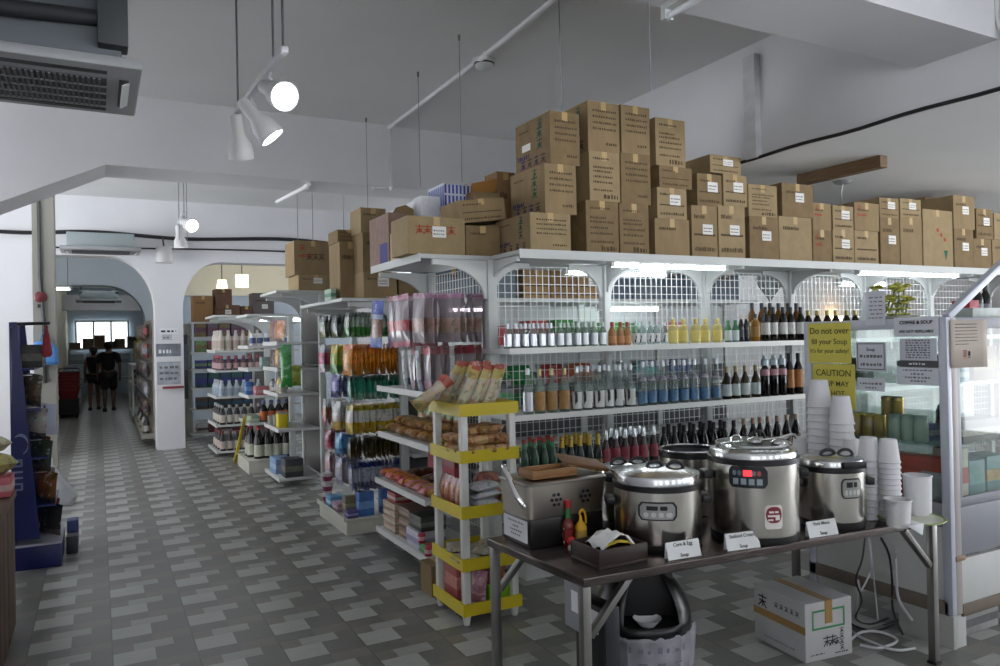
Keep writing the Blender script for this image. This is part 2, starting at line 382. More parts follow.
# ------------------------------------------------------------------ lamps
tube_on = M('f2f8ff', .4, emit=TUBE_E); spot_on = M('eef2ff', .4, emit=SPOT_E)
def tube_light(p, q, label, on=True, group=None, r=.016, holder=True, down=True):
    p, q = Vector(p), Vector(q); d = (q - p).normalized()
    t = thing('fluorescent_tube_light', label, 'tube light', p, group)
    MB().cyl(p, q, r, n=10).build('tube', tube_on if on else M('e4e8ea', .3), t)
    h = MB().bar(p + Vector((0, 0, .045)), q + Vector((0, 0, .045)), .05, .03)
    h.build('housing', white, t, bev=.003)
    for s in (p, q): MB().ob(s + Vector((0, 0, .02)), (.05, .03, .07), rz=math.atan2(d.y, d.x) + PI / 2).build('end_cap', white, t)
    return t
def spot(p, aim, label, s=1., on=True, group='track spot lamps'):
    """p: pivot on the track; aim: direction of the beam"""
    p = Vector(p); aim = Vector(aim).normalized(); R = aim.to_track_quat('Z', 'Y').to_matrix()
    t = thing('track_spot_lamp', label, 'spot lamp', p, group)
    b0 = p + Vector((0, 0, -.09 * s)) - aim * .08 * s
    MB().lathe(b0, [(.028 * s, 0), (.034 * s, .01 * s), (.036 * s, .11 * s), (.045 * s, .13 * s), (.066 * s, .17 * s), (.072 * s, .22 * s), (.072 * s, .25 * s), (.066 * s, .25 * s), (.06 * s, .235 * s)], 20, R=R, caps=False).lathe(b0, [(.001, 0), (.028 * s, 0)], 20, R=R, caps=False).build('shade', M('cfcfcf', .45), t)
    MB().lathe(b0, [(.001, .243 * s), (.04 * s, .24 * s), (.062 * s, .232 * s)], 20, R=R, caps=False).build('bulb', spot_on if on else M('e8e8e0', .3), t)
    MB().tube([p, p + Vector((0, 0, -.03 * s)), p + Vector((.02 * s, 0, -.06 * s)), p + Vector((0, 0, -.09 * s))], .012 * s, 8).build('bracket', M('b8b8ba', .4), t)
    return t
# near track: runs along the aisle under the ceiling on thin rods
tz = 3.0
A = OZ(285, 49, tz); B = OZ(237, 112, tz)
d = (B - A)
t = thing('lamp_track', 'short white lamp track hung on thin rods over the aisle', 'lamp track', A)
MB().bar((A.x, A.y, tz), (B.x, B.y, tz), .035, .03).build('rail', M('c4c4c8', .4), t, bev=.003)
for f in (.03, .2, .97):
    c = A + d * f
    MB().cyl((c.x, c.y, tz), (c.x, c.y, HC), .006, n=6).build('rod', M('55555a', .5), t)
def dirpx(p, px, py, dist):  # a point in the world near p seen at (px, py)
    r_ = ray(px, py); return EYE + r_ * (dist / F)
c = A + d * .27; spot((c.x, c.y, tz - .01), (.22, -.85, -.42), 'lit white spot lamp facing the camera on the aisle track', 1.05)
c = A + d * .66; spot((c.x, c.y, tz - .01), (.62, -.15, -.78), 'white spot lamp tilted down towards the shelves in the middle of the aisle track', 1.05)
c = A + d * .99; spot((c.x, c.y, tz - .01), (.16, .35, -.92), 'white spot lamp facing downward at the rod end of the aisle track', 1.05)
# far spots by the arch column
A = OZ(184, 213, 3.05); B = OZ(179, 224, 3.05)
t = thing('lamp_track', 'small white lamp track hung before the arch column', 'lamp track', A)
MB().bar((A.x, A.y, 3.05), (B.x, B.y, 3.05), .04, .03).build('rail', M('c4c4c8', .4), t)
for c in (A, B): MB().cyl((c.x, c.y, 3.05), (c.x, c.y, HC), .007, n=6).build('rod', M('88888c', .5), t)
spot((A.x, A.y, 3.04), (.35, -.8, -.3), 'lit spot lamp glaring at the camera before the arch column', 1.05)
spot((B.x, B.y, 3.04), (.1, .1, -1), 'white spot lamp pointing down before the arch column', 1.05)
# cylinder lamp on the arch column and two warm pendants in the side room
c = OY(164, 255, 12.3)
t = thing('drum_lamp', 'grey drum shaped lamp fixed high on the arch column', 'lamp', (c.x, c.y, c.z))
MB().cyl((c.x, c.y, c.z - .12), (c.x, c.y, c.z + .12), .12, .11, 18).build('shade', M('bdbdbd', .5), t)
MB().cyl((c.x, c.y, c.z + .12), (c.x, 12.5, 3.22), .012).build('stem', black, t)
for px, py, lab, sh in ((222, 284, 'warm cone shaded pendant lamp on a dark cord seen through the arch', 0), (242, 281, 'bright cylindrical pendant lamp seen through the arch', 1)):
    c = OY(px, py, 14.8)
    t = thing('pendant_lamp', lab, 'pendant lamp', c)
    r0, r1, h = ((.10, .075, .15) if not sh else (.115, .115, .22))
    MB().lathe((c.x, c.y, c.z - h / 2), [(r0, 0), (r1, h)], 20, caps=False).build('shade', M('fff0c8', .5, emit=(1.6 if not sh else 5.)), t)
    MB().ball((c.x, c.y, c.z - h / 2 + .04), .05, 10).build('bulb', M('fff4dc', .4, emit=6.), t)
    MB().cyl((c.x, c.y, c.z + h / 2), (c.x, c.y, 3.5), .008, n=6).build('cord', black, t)
# hung tube fixture close to the camera
A = OZ(667, 17, 3.12); B = Vector((A.x, A.y - 1.2, 3.12))
t = tube_light(A, B, 'unlit tube light on a white bar hung under the ceiling', on=False)
for f in (.15, .85):
    c = A.lerp(B, f); MB().cyl((c.x, c.y, 3.16), (c.x, c.y, HC), .005, n=6).build('rod', M('66666a', .5), t)
# near ceiling cassette air conditioner
def cassette(cx, cy, z, wx, wy, label, body_h=.34):
    t = thing('ceiling_air_conditioner', label, 'air conditioner', (cx, cy, z))
    g = M('8f9193', .45); x0, x1, y0, y1 = cx - wx / 2, cx + wx / 2, cy - wy / 2, cy + wy / 2
    MB().box(x0, y0, z, x1, y1, z + .05).build('panel', g, t, bev=.012)
    MB().box(x0 + .08, y0 + .08, z + .05, x1 - .08, y1 - .08, z + .05 + body_h).build('casing', M('50555a', .5, .3) if cy < 8 else M('8c9698', .5), t, bev=.01)
    gr = MB().box(x0 + .14, y0 + .17, z - .006, x1 - .14, y1 - .17, z - .001, 0)
    k = int((wx - .28) / .022)
    for i in range(k): gr.box(x0 + .14 + i * .022, y0 + .17, z - .012, x0 + .149 + i * .022, y1 - .17, z - .006, 1)
    for i in range(1, 4):
        yy = y0 + .17 + (wy - .34) * i / 4; gr.box(x0 + .14, yy - .004, z - .014, x1 - .14, yy + .004, z - .006, 1)
    gr.build('intake_grille', [M('3a3c3e', .6), M('5c5e60', .5)], t, smooth=False)
    for yy in (y0 + .07, y1 - .11): MB().box(x0 + .14, yy, z - .004, x1 - .14, yy + .04, z - .0005).build('air_slot', M('18191b', .5), t)
    for xx, s in ((x0 + .05, 1), (x1 - .09, -1)):
        MB().box(xx, y0 + .17, z - .004, xx + .04, y1 - .17, z - .0005).build('air_slot', M('18191b', .5), t)
        MB().ob((xx + .02 + .008, cy, z - .01), (.035, wy - .40, .006), R=Matrix.Rotation(.5 * s, 3, 'Y')).build('louvre', white, t)
    for sx in (x0 + .1, x1 - .1) if not 8 < cy < 13 else ():
        for sy in (y0 + .1, y1 - .1):
            MB().cyl((sx, sy, z + .2), (sx, sy, HC if cy < 12 else 3.5), .007, n=6).build('hanger_rod', M('4a4a4e', .5, .6), t)
            MB().box(sx - .03, sy - .03, z + .18, sx + .03, sy + .03, z + .22).build('hanger_bracket', M('3a3c40', .5, .5), t)
    return t
p1 = OZ(139, 70, 2.82); p2 = OZ(137, 117, 2.82)
t = cassette(p1.x - .56, (p1.y + p2.y) / 2, 2.82, 1.15, abs(p2.y - p1.y) or .6, 'grey cassette air conditioner hung under the ceiling beside the aisle track')
cx, cy = p1.x - .56, (p1.y + p2.y) / 2
yf_ = cy - abs(p2.y - p1.y) / 2 - .07
MB().tube([(cx - 1.6, yf_ + .10, 3.02), (cx + .1, yf_ + .10, 3.02), (cx + .42, yf_ + .14, 3.05)], .035, 10).build('refrigerant_pipe', M('1c2024', .7), t)
MB().box(cx + .40, yf_ + .08, 2.92, cx + .52, yf_ + .20, 3.16).build('valve_box', M('34383a', .6), t, bev=.006)
MB().tube([(cx - 1.6, cy - .1, 3.34), (cx - .2, cy - .08, 3.34), (cx + .35, cy + .02, 3.3)], .05, 10).build('refrigerant_pipe', M('2c3034', .7), t)
MB().tube([(cx - 1.6, cy + .12, 3.42), (cx + .2, cy + .14, 3.42), (cx + .45, cy + .15, 3.3)], .03, 8).build('refrigerant_pipe', M('2c3034', .7), t)
cpt = OY(97, 246, 12.2)
cassette(cpt.x + .05, 12.1, cpt.z - .10, 1.0, .6, 'cassette air conditioner over the first arch opening', .2)
cpt = OY(99, 298, 20.2)
cassette(cpt.x, 20.2, cpt.z - .1, .95, .9, 'small cassette air conditioner far down the passage beyond the arches', .2)

# unseen fill tubes added to brighten the depth: behind the rear beam, in the side room and down the passage
for x, y, z, n in ((-.4, 9.2, HC - .10, 'behind the rear beam over the aisle'), (3.0, 9.2, HC - .10, 'behind the rear beam over the shelving'), (7.6, 6.9, ZB - .10, 'under the lowered ceiling behind the cartons'), (0.1, 14.6, 3.38, 'between the two arches of the passage'), (2.6, 15.2, 3.38, 'on the ceiling of the side room'), (.3, 19.2, 3.38, 'beyond the inner arch of the passage'), (.3, 22.6, 3.38, 'in the far half of the passage')):
    t_ = tube_light((x - (.6 if y < 12 else .9), y, z), (x + (.6 if y < 12 else .9), y, z), 'added unseen fill tube light ' + n)
    MB().box(x - .6, y - .04, z + .055, x + .6, y + .04, (ZB if x > XB else HC) if y < 12 else 3.5).build('mount', white, t_)
p_ = OY(52, 289, 15.6); q_ = OY(70, 288, 15.6)
t_ = tube_light((-.80, 15.6, p_.z), (-.42, 15.6, p_.z), 'short lit tube hung on rods inside the first arch')
for x_ in (-.76, -.46): MB().cyl((x_, 15.6, p_.z + .05), (x_, 15.6, 3.5), .006, n=6).build('rod', M('66666a', .5), t_)

# ------------------------------------------------------------------ wine shelving
YF, YB = 4.28, 4.72          # shelf front, back plane
DECK = 2.165
grid_m = M('d9dcdc', .4, .2)
def grid_panel(x0, x1, z0, z1, y, dx=.05, dz=.062, r=.0022, axis='X'):
    g = MB(); n = int((x1 - x0) / dx); k = int((z1 - z0) / dz)
    for i in range(n + 1):
        u = x0 + (x1 - x0) * i / n
        g.box(u - r, y - r, z0, u + r, y + r, z1) if axis == 'X' else g.box(y - r, u - r, z0, y + r, u + r, z1)
    for i in range(k + 1):
        u = z0 + (z1 - z0) * i / k
        g.box(x0, y - 3 * r, u - r, x1, y - r, u + r) if axis == 'X' else g.box(y - 3 * r, x0, u - r, y - r, x1, u + r)
    return g
def bracket_pts(u0, z1, s, w=.40, h=.26):
    pts = [(u0, z1), (u0 + s * w, z1), (u0 + s * w, z1 - .035)]
    for i in range(9):
        a = PI / 2 * i / 8
        pts.append((u0 + s * (.02 + (w - .06) * (1 - math.sin(a))), z1 - .035 - (h - .035) * (1 - math.cos(a))))
    return pts + [(u0, z1 - h)]
t = WINE = thing('gondola_shelving', 'long white gondola shelving of bottles under the row of cartons, wire grid back', 'shelving', (2.42, YB, 0))
NP = 7
for k in range(NP):
    x = 2.42 + k
    MB().box(x - .03, YB - .04, 0, x + .03, YB + .04, DECK - .03).build('post', white, t, bev=.004)
    br = MB()
    for sg in (-1, 1):
        if k + sg < 0 or k + sg >= NP: continue
        pts = bracket_pts(x + sg * .03, DECK - .035, sg, .3, .24)
        br.prism(pts, 'Y', YB - .012, YB + .012)
    br.build('arched_bracket', white, t, smooth=False)
    MB().prism(bracket_pts(YB - .04, DECK - .035, -1, .40, .2), 'X', x - .012, x + .012).build('shelf_bracket', white, t, smooth=False)
    if k < NP - 1: grid_panel(x + .03, x + .97, .3, DECK - .06, YB).build('wire_grid', grid_m, t, smooth=False)
for z in (1.525, 1.09, .62, .2):
    MB().box(2.34, YF, z - .032, 2.42 + NP - 1, YB - .045, z).build('shelf', white, t, bev=.004)
    tk = MB().box(2.34, YF - .012, z - .034, 2.42 + NP - 1, YF - .001, z + .004)
    tk.build('price_strip', M('e6e6e2', .35), t, smooth=False)
for z in (1.525, 1.09, .62): MB().box(2.46, YB + .045, z - .03, 2.42 + NP - 1, 5.14, z).build('rear_shelf', white, t, bev=.004)
MB().box(2.46, YF + .05, 0, 2.42 + NP - 1, YB - .03, .165).build('kick_plate', white, t)
dk = MB().box(2.40, 4.235, DECK - .03, 2.42 + NP - 1 + .1, 4.72, DECK).box(2.48, 4.72, DECK - .03, 2.42 + NP - 1 + .1, 5.22, DECK)
dk.build('top_deck', white, t, bev=.005)
MB().box(2.40, 4.225, DECK - .055, 2.42 + NP - 1 + .1, 4.237, DECK + .004).build('deck_lip', white, t)
for px in ((612, 3.22, 4.30), (0, 5.86, 7.3)):
    tube_light((px[1], 4.36, 2.10), (px[2], 4.36, 2.10), ('lit fluorescent tube under the top deck over the yellow bottles' if px[0] else 'lit fluorescent tube under the top deck behind the glass cabinet'))
tube_light((3.25, 5.0, 2.10), (4.25, 5.0, 2.10), 'lit fluorescent tube on the far side of the wine shelving nearer the aisle')
tube_light((6.5, 5.05, 2.06), (7.2, 5.05, 2.06), 'lit fluorescent tube on the far side of the wine shelving towards the warm wall')

# ------------------------------------------------------------------ cartons
card = M('8b7655', .85, noise=.10, nscale=14, stretch=(1, 1, .3)); card2 = M('7d6848', .85, noise=.10, nscale=14); card3 = M('968260', .85, noise=.08, nscale=12)
tape = M('b79a68', .4); inkc = M('4b3f3a', .85); inkblue = M('3a3560', .85); inkgreen = M('2c5a48', .8); inkred = M('a5402c', .85); labelw = M('e0dfda', .7); inkgrey = M('51422c', .9)
def dashes(g, face, a0, a1, z, h, m, pos, step=.012):
    a = a0
    while a < a1 - .004:
        w = random.uniform(.5, 1.3) * step
        hh = h * random.uniform(.7, 1)
        e = min(a + w, a1)
        if face == 'F': g.poly([(a, pos, z), (e, pos, z), (e, pos, z + hh), (a, pos, z + hh)], m)
        else: g.poly([(pos, a, z), (pos, a, z + hh), (pos, e, z + hh), (pos, e, z)], m)
        a = e + random.uniform(.25, .6) * step
def glyph(g, face, a, z, s, m, pos):
    """a square clump of strokes, like a brushed character"""
    def q(u0, v0, u1, v1, w):
        du, dv = u1 - u0, v1 - v0; L = math.hypot(du, dv); nx, ny = -dv / L * w / 2, du / L * w / 2
        p4 = [(u0 + nx, v0 + ny), (u0 - nx, v0 - ny), (u1 - nx, v1 - ny), (u1 + nx, v1 + ny)]
        g.poly([(a + u * s, pos, z + v * s) if face == 'F' else (pos, a + u * s, z + v * s) for u, v in p4], m)
    q(.05, .8, .95, .82, .1); q(.5, 1, .48, .1, .11); q(.15, .5, .85, .52, .09); q(.45, .5, .1, .05, .1); q(.52, .5, .95, .08, .1)
    if random.random() < .6: q(.2, .3, .8, .28, .08)
def carton(x0, x1, yf, dep, z0, z1, label, style='lines', mat=None, feat=(), group=None, rot=0., name='carton', flaps=0):
    mat = mat or card
    g = MB(); w, h = x1 - x0, z1 - z0; P = yf - .0015; Lf = x0 - .0015
    g.box(x0, yf, z0, x1, yf + dep, z1, 0)
    # tape over the top seam and down the front, flap seam
    xm = (x0 + x1) / 2
    g.box(xm - .022, yf - .001, z1, xm + .022, yf + dep + .001, z1 + .0012, 1)
    g.poly([(xm - .022, yf - .001, z1 - min(.06, h * .25)), (xm + .022, yf - .001, z1 - min(.06, h * .25)), (xm + .022, yf - .001, z1), (xm - .022, yf - .001, z1)], 1)
    I = 2
    if style == 'lines':
        for v in (.84, .66, .58, .47, .36, .20):
            dashes(g, 'F', x0 + w * .12, x0 + w * random.uniform(.62, .9), z0 + h * v, h * .045, 5, P)
        dashes(g, 'F', x0 + w * .45, x0 + w * .92, z0 + h * .05, h * .10, 5, P, .02)
    elif style == 'plum':
        for v in (.80, .68, .56, .44): dashes(g, 'F', x0 + w * .15, x0 + w * .9, z0 + h * v, h * .05, 5, P)
        dashes(g, 'F', x0 + w * .55, x0 + w * .9, z0 + h * .14, h * .06, 5, P)
        # the aisle side carries the big green and purple print
        y0, y1 = yf, yf + dep
        glyph(g, 'L', yf + dep * .20, z0 + h * .56, h * .25, 6, Lf); glyph(g, 'L', yf + dep * .20, z0 + h * .34, h * .24, 6, Lf)
        glyph(g, 'L', yf + dep * .20, z0 + h * .76, h * .2, 6, Lf)
        for k in range(4): glyph(g, 'L', yf + dep * (.12 + .19 * k), z0 + h * .05, h * .22, 3 if k % 2 else 2, Lf)
        dashes(g, 'L', yf + dep * .6, yf + dep * .92, z0 + h * .26, h * .1, 3, Lf, .02); dashes(g, 'L', yf + dep * .6, yf + dep * .9, z0 + h * .8, h * .04, 5, Lf)
    elif style == 'small':
        dashes(g, 'F', x0 + w * .1, x0 + w * .5, z0 + h * .75, h * .08, 5, P); dashes(g, 'F', x0 + w * .1, x0 + w * .9, z0 + h * .12, h * .09, 5, P)
        g.poly([(x0 + w * .08, P, z0 + h * .42), (x0 + w * .92, P, z0 + h * .42), (x0 + w * .92, P, z0 + h * .46), (x0 + w * .08, P, z0 + h * .46)], 5)
    elif style == 'plain':
        dashes(g, 'F', x0 + w * .12, x0 + w * .6, z0 + h * .7, h * .08, 5, P)
    if 'label' in feat:
        a = x0 + w * .42; lw = min(.10, w * .44); lh = min(.075, h * .36); c = z0 + h * .45
        g.poly([(a, P - .001, c), (a + lw, P - .001, c), (a + lw, P - .001, c + lh), (a, P - .001, c + lh)], 4)
        dashes(g, 'F', a + .008, a + lw - .008, c + lh * .55, lh * .12, 2, P - .0015); dashes(g, 'F', a + .008, a + lw - .015, c + lh * .25, lh * .1, 2, P - .0015)
    if 'red' in feat:
        glyph(g, 'F', x0 + w * .12, z0 + h * .70, min(w, h) * .2, 7, P); dashes(g, 'F', x0 + w * .1, x0 + w * .5, z0 + h * .52, h * .08, 7, P)
    if 'redtext' in feat:
        for k in range(5): glyph(g, 'F', x0 + w * (.12 + .14 * k), z0 + h * .52, h * .26, 7, P)
    if 'bigchar' in feat:
        for k in range(3): glyph(g, 'F', x0 + w * (.3 + .16 * k), z0 + h * .42, h * .22, 2, P)
    if 'green' in feat:
        g.poly([(x0 + w * .68, P, z0 + h * .3), (x0 + w * .82, P, z0 + h * .3), (x0 + w * .75, P, z0 + h * .12)], 6)
        for k in range(3): g.poly([(x0 + w * (.45 + .12 * k), P, z0 + h * (.62 - .08 * k)), (x0 + w * (.52 + .12 * k), P, z0 + h * (.62 - .08 * k)), (x0 + w * (.52 + .12 * k), P, z0 + h * (.68 - .08 * k)), (x0 + w * (.45 + .12 * k), P, z0 + h * (.68 - .08 * k))], 7)
    if 'sidelabel' in feat:
        g.poly([(Lf, yf + dep * .55, z0 + h * .42), (Lf, yf + dep * .8, z0 + h * .42), (Lf, yf + dep * .8, z0 + h * .56), (Lf, yf + dep * .55, z0 + h * .56)], 4)
    o = g.build(name, [mat, tape, inkc, inkblue, labelw, inkgrey, inkgreen, inkred], smooth=False, fix=False)
    if rot:
        o.rotation_euler = rot if isinstance(rot, tuple) else (0, 0, rot)
    tag(o, label, 'carton', group)
    return o
CARD = [card, card2, card3]
def stack(desc, yf, dep, items, zbase=DECK + .001, group='cartons on the wine shelving'):
    """items bottom to top: (xl, xr, ytop, text, style, feats, [mat])"""
    z = zbase
    for k, it in enumerate(items):
        xl, xr, yt, txt, style, feat = it[:6]
        xm = (xl + xr) / 2
        x0 = OY(xl, yt, yf).x + .003; x1 = OY(xr, yt, yf).x - .003; z1 = OY(xm, yt, yf).z
        carton(x0, x1, yf + random.uniform(0, .012), dep, z, z1, txt, style, it[6] if len(it) > 6 else CARD[random.randrange(3)], feat, group)
        z = z1 + .0015
Y0 = 4.262
pos = ['bottom', 'middle', 'top']
def lv(i, n): return {1: ('only',), 2: ('lower', 'upper'), 3: ('bottom', 'middle', 'topmost'), 4: ('bottom', 'second lowest', 'third', 'topmost')}[n][i]
stack('A', Y0, .47, [(530, 571, 213, 'brown carton at the bottom of the plum printed stack at the corner of the deck', 'plum', ()),
                     (545, 577, 164, 'carton with green and purple print, second of the tall corner stack', 'plum', ()),
                     (550, 580, 112, 'carton with green and purple print and white tag, topmost of the tall corner stack', 'plum', ('sidelabel',))])
stack('B', Y0, .40, [(586, 619, 201, 'bottom carton of the tallest stack beside the corner stack', 'lines', ()), (589, 620, 152, 'middle carton of the tallest stack beside the corner stack', 'lines', ()), (588, 620, 102, 'topmost carton of the tallest stack, purple print on its side', 'plum', ())])
stack('C', Y0, .40, [(619.5, 649, 204, 'bottom carton of the second tallest stack, touching the tallest', 'lines', ()), (621, 651, 154, 'middle carton of the second tallest stack, touching the tallest', 'plum', ()), (621, 650, 106, 'topmost carton of the second tallest stack, touching the tallest', 'plum', ())])
stack('D', Y0, .38, [(655, 690, 219, 'plain bottom carton under the white tagged carton in the four high stack', 'plain', ()), (657, 687, 188, 'white tagged carton, second lowest of the four high stack', 'small', ('label',)), (659, 692, 167, 'low wide carton, third of the four high stack', 'small', ()), (655, 685, 119, 'tall carton with printed lines, topmost of the four high stack', 'lines', ())])
stack('E', Y0, .36, [(691, 717, 206, 'white tagged carton at the bottom next to the four high stack', 'small', ('label',)), (697, 722, 174, 'white tagged carton standing under the flat carton, nearer the four high stack', 'small', ('label',))])
stack('E', Y0, .36, [(718, 745, 206, 'white tagged carton at the bottom beside the beam edge', 'small', ('label',)), (723, 747, 175, 'white tagged carton standing under the flat carton, nearer the beam edge', 'small', ('label',)), (710, 741, 156, 'flat carton with white tag lying across two cartons by the beam edge', 'small', ('label',))])
stack('F', Y0, .34, [(749, 778.5, 217, 'lower carton with white tag just past the beam edge', 'plain', ('label',)), (748, 777, 185, 'upper carton with dark lines just past the beam edge', 'lines', ())])
stack('F', Y0, .34, [(779, 812, 217, 'plain lower carton of the second stack under the lowered ceiling', 'plain', ()), (781.5, 813, 184, 'white tagged upper carton of the second stack under the lowered ceiling', 'plain', ('label',))])
stack('G', Y0, .34, [(813, 832, 230, 'lower red marked carton of the third stack under the lowered ceiling', 'plain', ('red',)), (813, 832, 203, 'upper red marked carton of the third stack under the lowered ceiling', 'plain', ('red',))])
stack('G', Y0, .34, [(832.5, 854, 230, 'lower white tagged carton between the two red marked stacks', 'small', ('label',)), (833, 854, 206, 'upper white tagged carton between the two red marked stacks', 'small', ('label',))])
stack('H', Y0, .34, [(855, 879, 231, 'lower plain carton of the wider red marked stack', 'small', ()), (854, 879, 203, 'upper carton with red mark, wider than the other red marked ones', 'plain', ('red',))])
stack('I', Y0, .34, [(880, 899.5, 218, 'lower carton with two tags of the twin stacks before the big red dotted carton', 'plain', ('label',)), (879.5, 899, 198, 'upper tagged carton of the first twin stack before the big red dotted carton', 'small', ('label',))])
stack('I', Y0, .34, [(900, 922, 218, 'lower plain carton beside the big red dotted carton', 'plain', ()), (900, 921, 199, 'upper tagged carton beside the big red dotted carton', 'small', ('label',))])
stack('J', Y0, .34, [(923, 953, 210, 'big single carton with red dots and a green triangle', 'none', ('green',))])
stack('K', Y0, .34, [(954, 973.5, 229, 'tagged lower carton right after the red dotted carton', 'plain', ('label',)), (953.5, 975, 196, 'tagged upper carton right after the red dotted carton', 'plain', ('label',))])
stack('L', Y0, .34, [(974, 992, 239, 'tagged lower carton of the second last visible stack', 'plain', ('label',)), (976, 993, 209, 'tagged upper carton of the second last visible stack', 'small', ('label',))])
stack('M', Y0, .34, [(993, 1016, 240, 'lower carton of the last stack at the photo edge', 'plain', ()), (994, 1016, 214, 'upper carton of the last stack at the photo edge', 'plain', ())])
# second rank of cartons seen over and between the first
for (xl, xr, yt, lab) in ((925, 957, 197, 'wide carton in the second rank above the red dotted carton'),):
    x0, x1, z1 = OY(xl, yt, 4.64).x, OY(xr, yt, 4.64).x, OY(xl, yt, 4.64).z
    carton(x0, x1, 4.64, .4, DECK + .001, z1, lab, 'plain', card2, (), 'cartons on the wine shelving')

# ------------------------------------------------------------------ bottles
def bottle_proto(name, desc, prof, body, parts, n=14):
    """prof: outline; parts: (name, [(r, z)...], material)"""
    t = thing(name, desc, 'bottle')
    MB().lathe((0, 0, 0), prof, n).build('glass_body', body, t, local=True)
    for nm, pr, mt in parts: MB().lathe((0, 0, 0), pr, n, caps=nm not in ('label', 'neck_label')).build(nm, mt, t, local=True)
    return t
def shape(r, h, neck=.013, sh=.55, nk=.72):
    return [(r * .9, 0), (r, .006), (r, h * sh), (r * .8, h * (sh + (nk - sh) * .45)), (neck * 1.25, h * nk), (neck, h * (nk + .04)), (neck, h * .97)]
def lab_(r, z0, z1): return [(r + .0008, z0), (r + .0008, z1)]
def cap_(r, z0, z1): return [(r, z0), (r, z1 - .003), (r * .8, z1)]
clear = GLASS('dfe6e4', .12); clearg = GLASS('c8d6cc', .2)
LB = lambda h, **k: M(h, .45, **k)
def tilt_label(mt): return mt
def slash_label():   # white label with black brush marks
    k = 'slashlabel'
    if k in MATS: return MATS[k]
    m = M('d6d8d4', .6, key=k); nt = m.node_tree; b = nt.nodes['Principled BSDF']
    tc = nt.nodes.new('ShaderNodeTexCoord'); mp = nt.nodes.new('ShaderNodeMapping'); mp.inputs['Rotation'].default_value = (0, .65, 0); mp.inputs['Scale'].default_value = (22, 22, 5)
    v = nt.nodes.new('ShaderNodeTexNoise'); v.inputs['Scale'].default_value = 1.6; r = nt.nodes.new('ShaderNodeValToRGB')
    r.color_ramp.interpolation = 'CONSTANT'; r.color_ramp.elements[0].color = (.02, .02, .02, 1); r.color_ramp.elements[1].position = .40; r.color_ramp.elements[1].color = (.68, .69, .67, 1)
    nt.links.new(tc.outputs['Object'], mp.inputs[0]); nt.links.new(mp.outputs[0], v.inputs['Vector']); nt.links.new(v.outputs['Fac'], r.inputs[0]); nt.links.new(r.outputs[0], b.inputs['Base Color'])
    return m
def row(proto, items, y, z, fmt, scale=None, group=None, yref=None, yj=.008):
    """items: pixel columns on the shelf row; fmt has {o} for the ordinal counted from the aisle end"""
    for i, px in enumerate(items):
        p = OY(px, yref or 345, y)
        put(proto, (p.x, y + random.uniform(-yj, yj), z + .0005), (0, 0, random.uniform(-.5, .5)), fmt.format(o=ORD[i]), group, scale)
Z1, Z2, Z3 = 1.525, 1.09, .62
G1, G2, G3 = 'bottles on the upper wine shelf', 'bottles on the middle wine shelf', 'bottles on the lower wine shelf'
yr = YF + .06
silver = M('c9cbd0', .25, .7)
p = bottle_proto('spirit_bottle', 'x', shape(.027, .165, .011, .62, .78), clear, [('label', lab_(.027, .015, .095), silver), ('cap', cap_(.0125, .13, .167), M('b9bdc2', .3, .6))])
row(p, (508, 516.5, 525, 533.5, 542, 551), yr, Z1, '{o} small clear bottle with silver label from the aisle post, upper wine shelf', group=G1)
row(p, (512, 521, 529.5, 538, 547), yr + .09, Z1, '{o} small clear bottle in the second rank behind the silver labelled ones', group=G1)
p = bottle_proto('spirit_bottle', 'x', shape(.027, .165, .011, .62, .78), clearg, [('label', lab_(.027, .015, .095), M('c6cacd', .3, .5)), ('cap', cap_(.0125, .135, .167), M('a9b8ae', .35, .5))])
row(p, (560, 568.5, 577, 585.5, 594, 602.5), yr, Z1, '{o} small bottle with greenish cap from the aisle end, upper wine shelf', group=G1)
row(p, (564, 573, 582, 591), yr + .09, Z1, '{o} greenish capped bottle in the second rank, upper wine shelf', group=G1)
p = bottle_proto('spirit_bottle', 'x', shape(.028, .165, .011, .6, .78), GLASS('d8a878', .45), [('label', lab_(.028, .02, .07), M('b98350', .5)), ('cap', cap_(.0125, .135, .168), M('a83228', .4))])
row(p, (612, 620.5, 628), yr, Z1, '{o} small orange bottle with red cap from the aisle end, upper wine shelf', group=G1)
p = bottle_proto('spirit_bottle', 'x', shape(.026, .17, .010, .6, .76), clear, [('label', lab_(.026, .02, .085), slash_label()), ('cap', cap_(.0115, .14, .172), M('c8ced2', .3, .5))])
row(p, (636, 643, 650, 657, 664), yr, Z1, '{o} small clear bottle with black brush mark label from the aisle end, upper shelf', group=G1)
yel = M('d6c46a', .25, noise=.08, nscale=18)
p = bottle_proto('liqueur_bottle', 'x', [(.032, 0), (.037, .006), (.037, .115), (.03, .135), (.014, .145), (.013, .175)], GLASS('e6d890', .6), [('label', lab_(.037, .02, .10), yel), ('cap', cap_(.0155, .158, .185), M('c9b25a', .35, .3))], 16)
row(p, (673, 684, 695.5, 706, 717), yr, Z1, '{o} squat yellow bottle from the aisle end, upper wine shelf', group=G1)
p = bottle_proto('liqueur_bottle', 'x', shape(.026, .17, .012, .6, .78), GLASS('4c8a5a', .7), [('label', lab_(.026, .015, .095), M('cdd8d6', .5)), ('cap', cap_(.013, .14, .172), M('3f7d46', .4))])
row(p, (729, 735.5), yr, Z1, '{o} green capped bottle with pale label past the yellow bottles', group=G1)
p = bottle_proto('liqueur_bottle', 'x', shape(.022, .215, .010, .6, .78), M('1c1c22', .12), [('label', lab_(.022, .04, .10), M('2e2e36', .4)), ('cap', cap_(.0115, .18, .217), M('c9c2b0', .3))])
row(p, (742, 747), yr, Z1, '{o} slim dark bottle beside the pale labelled green ones', group=G1)
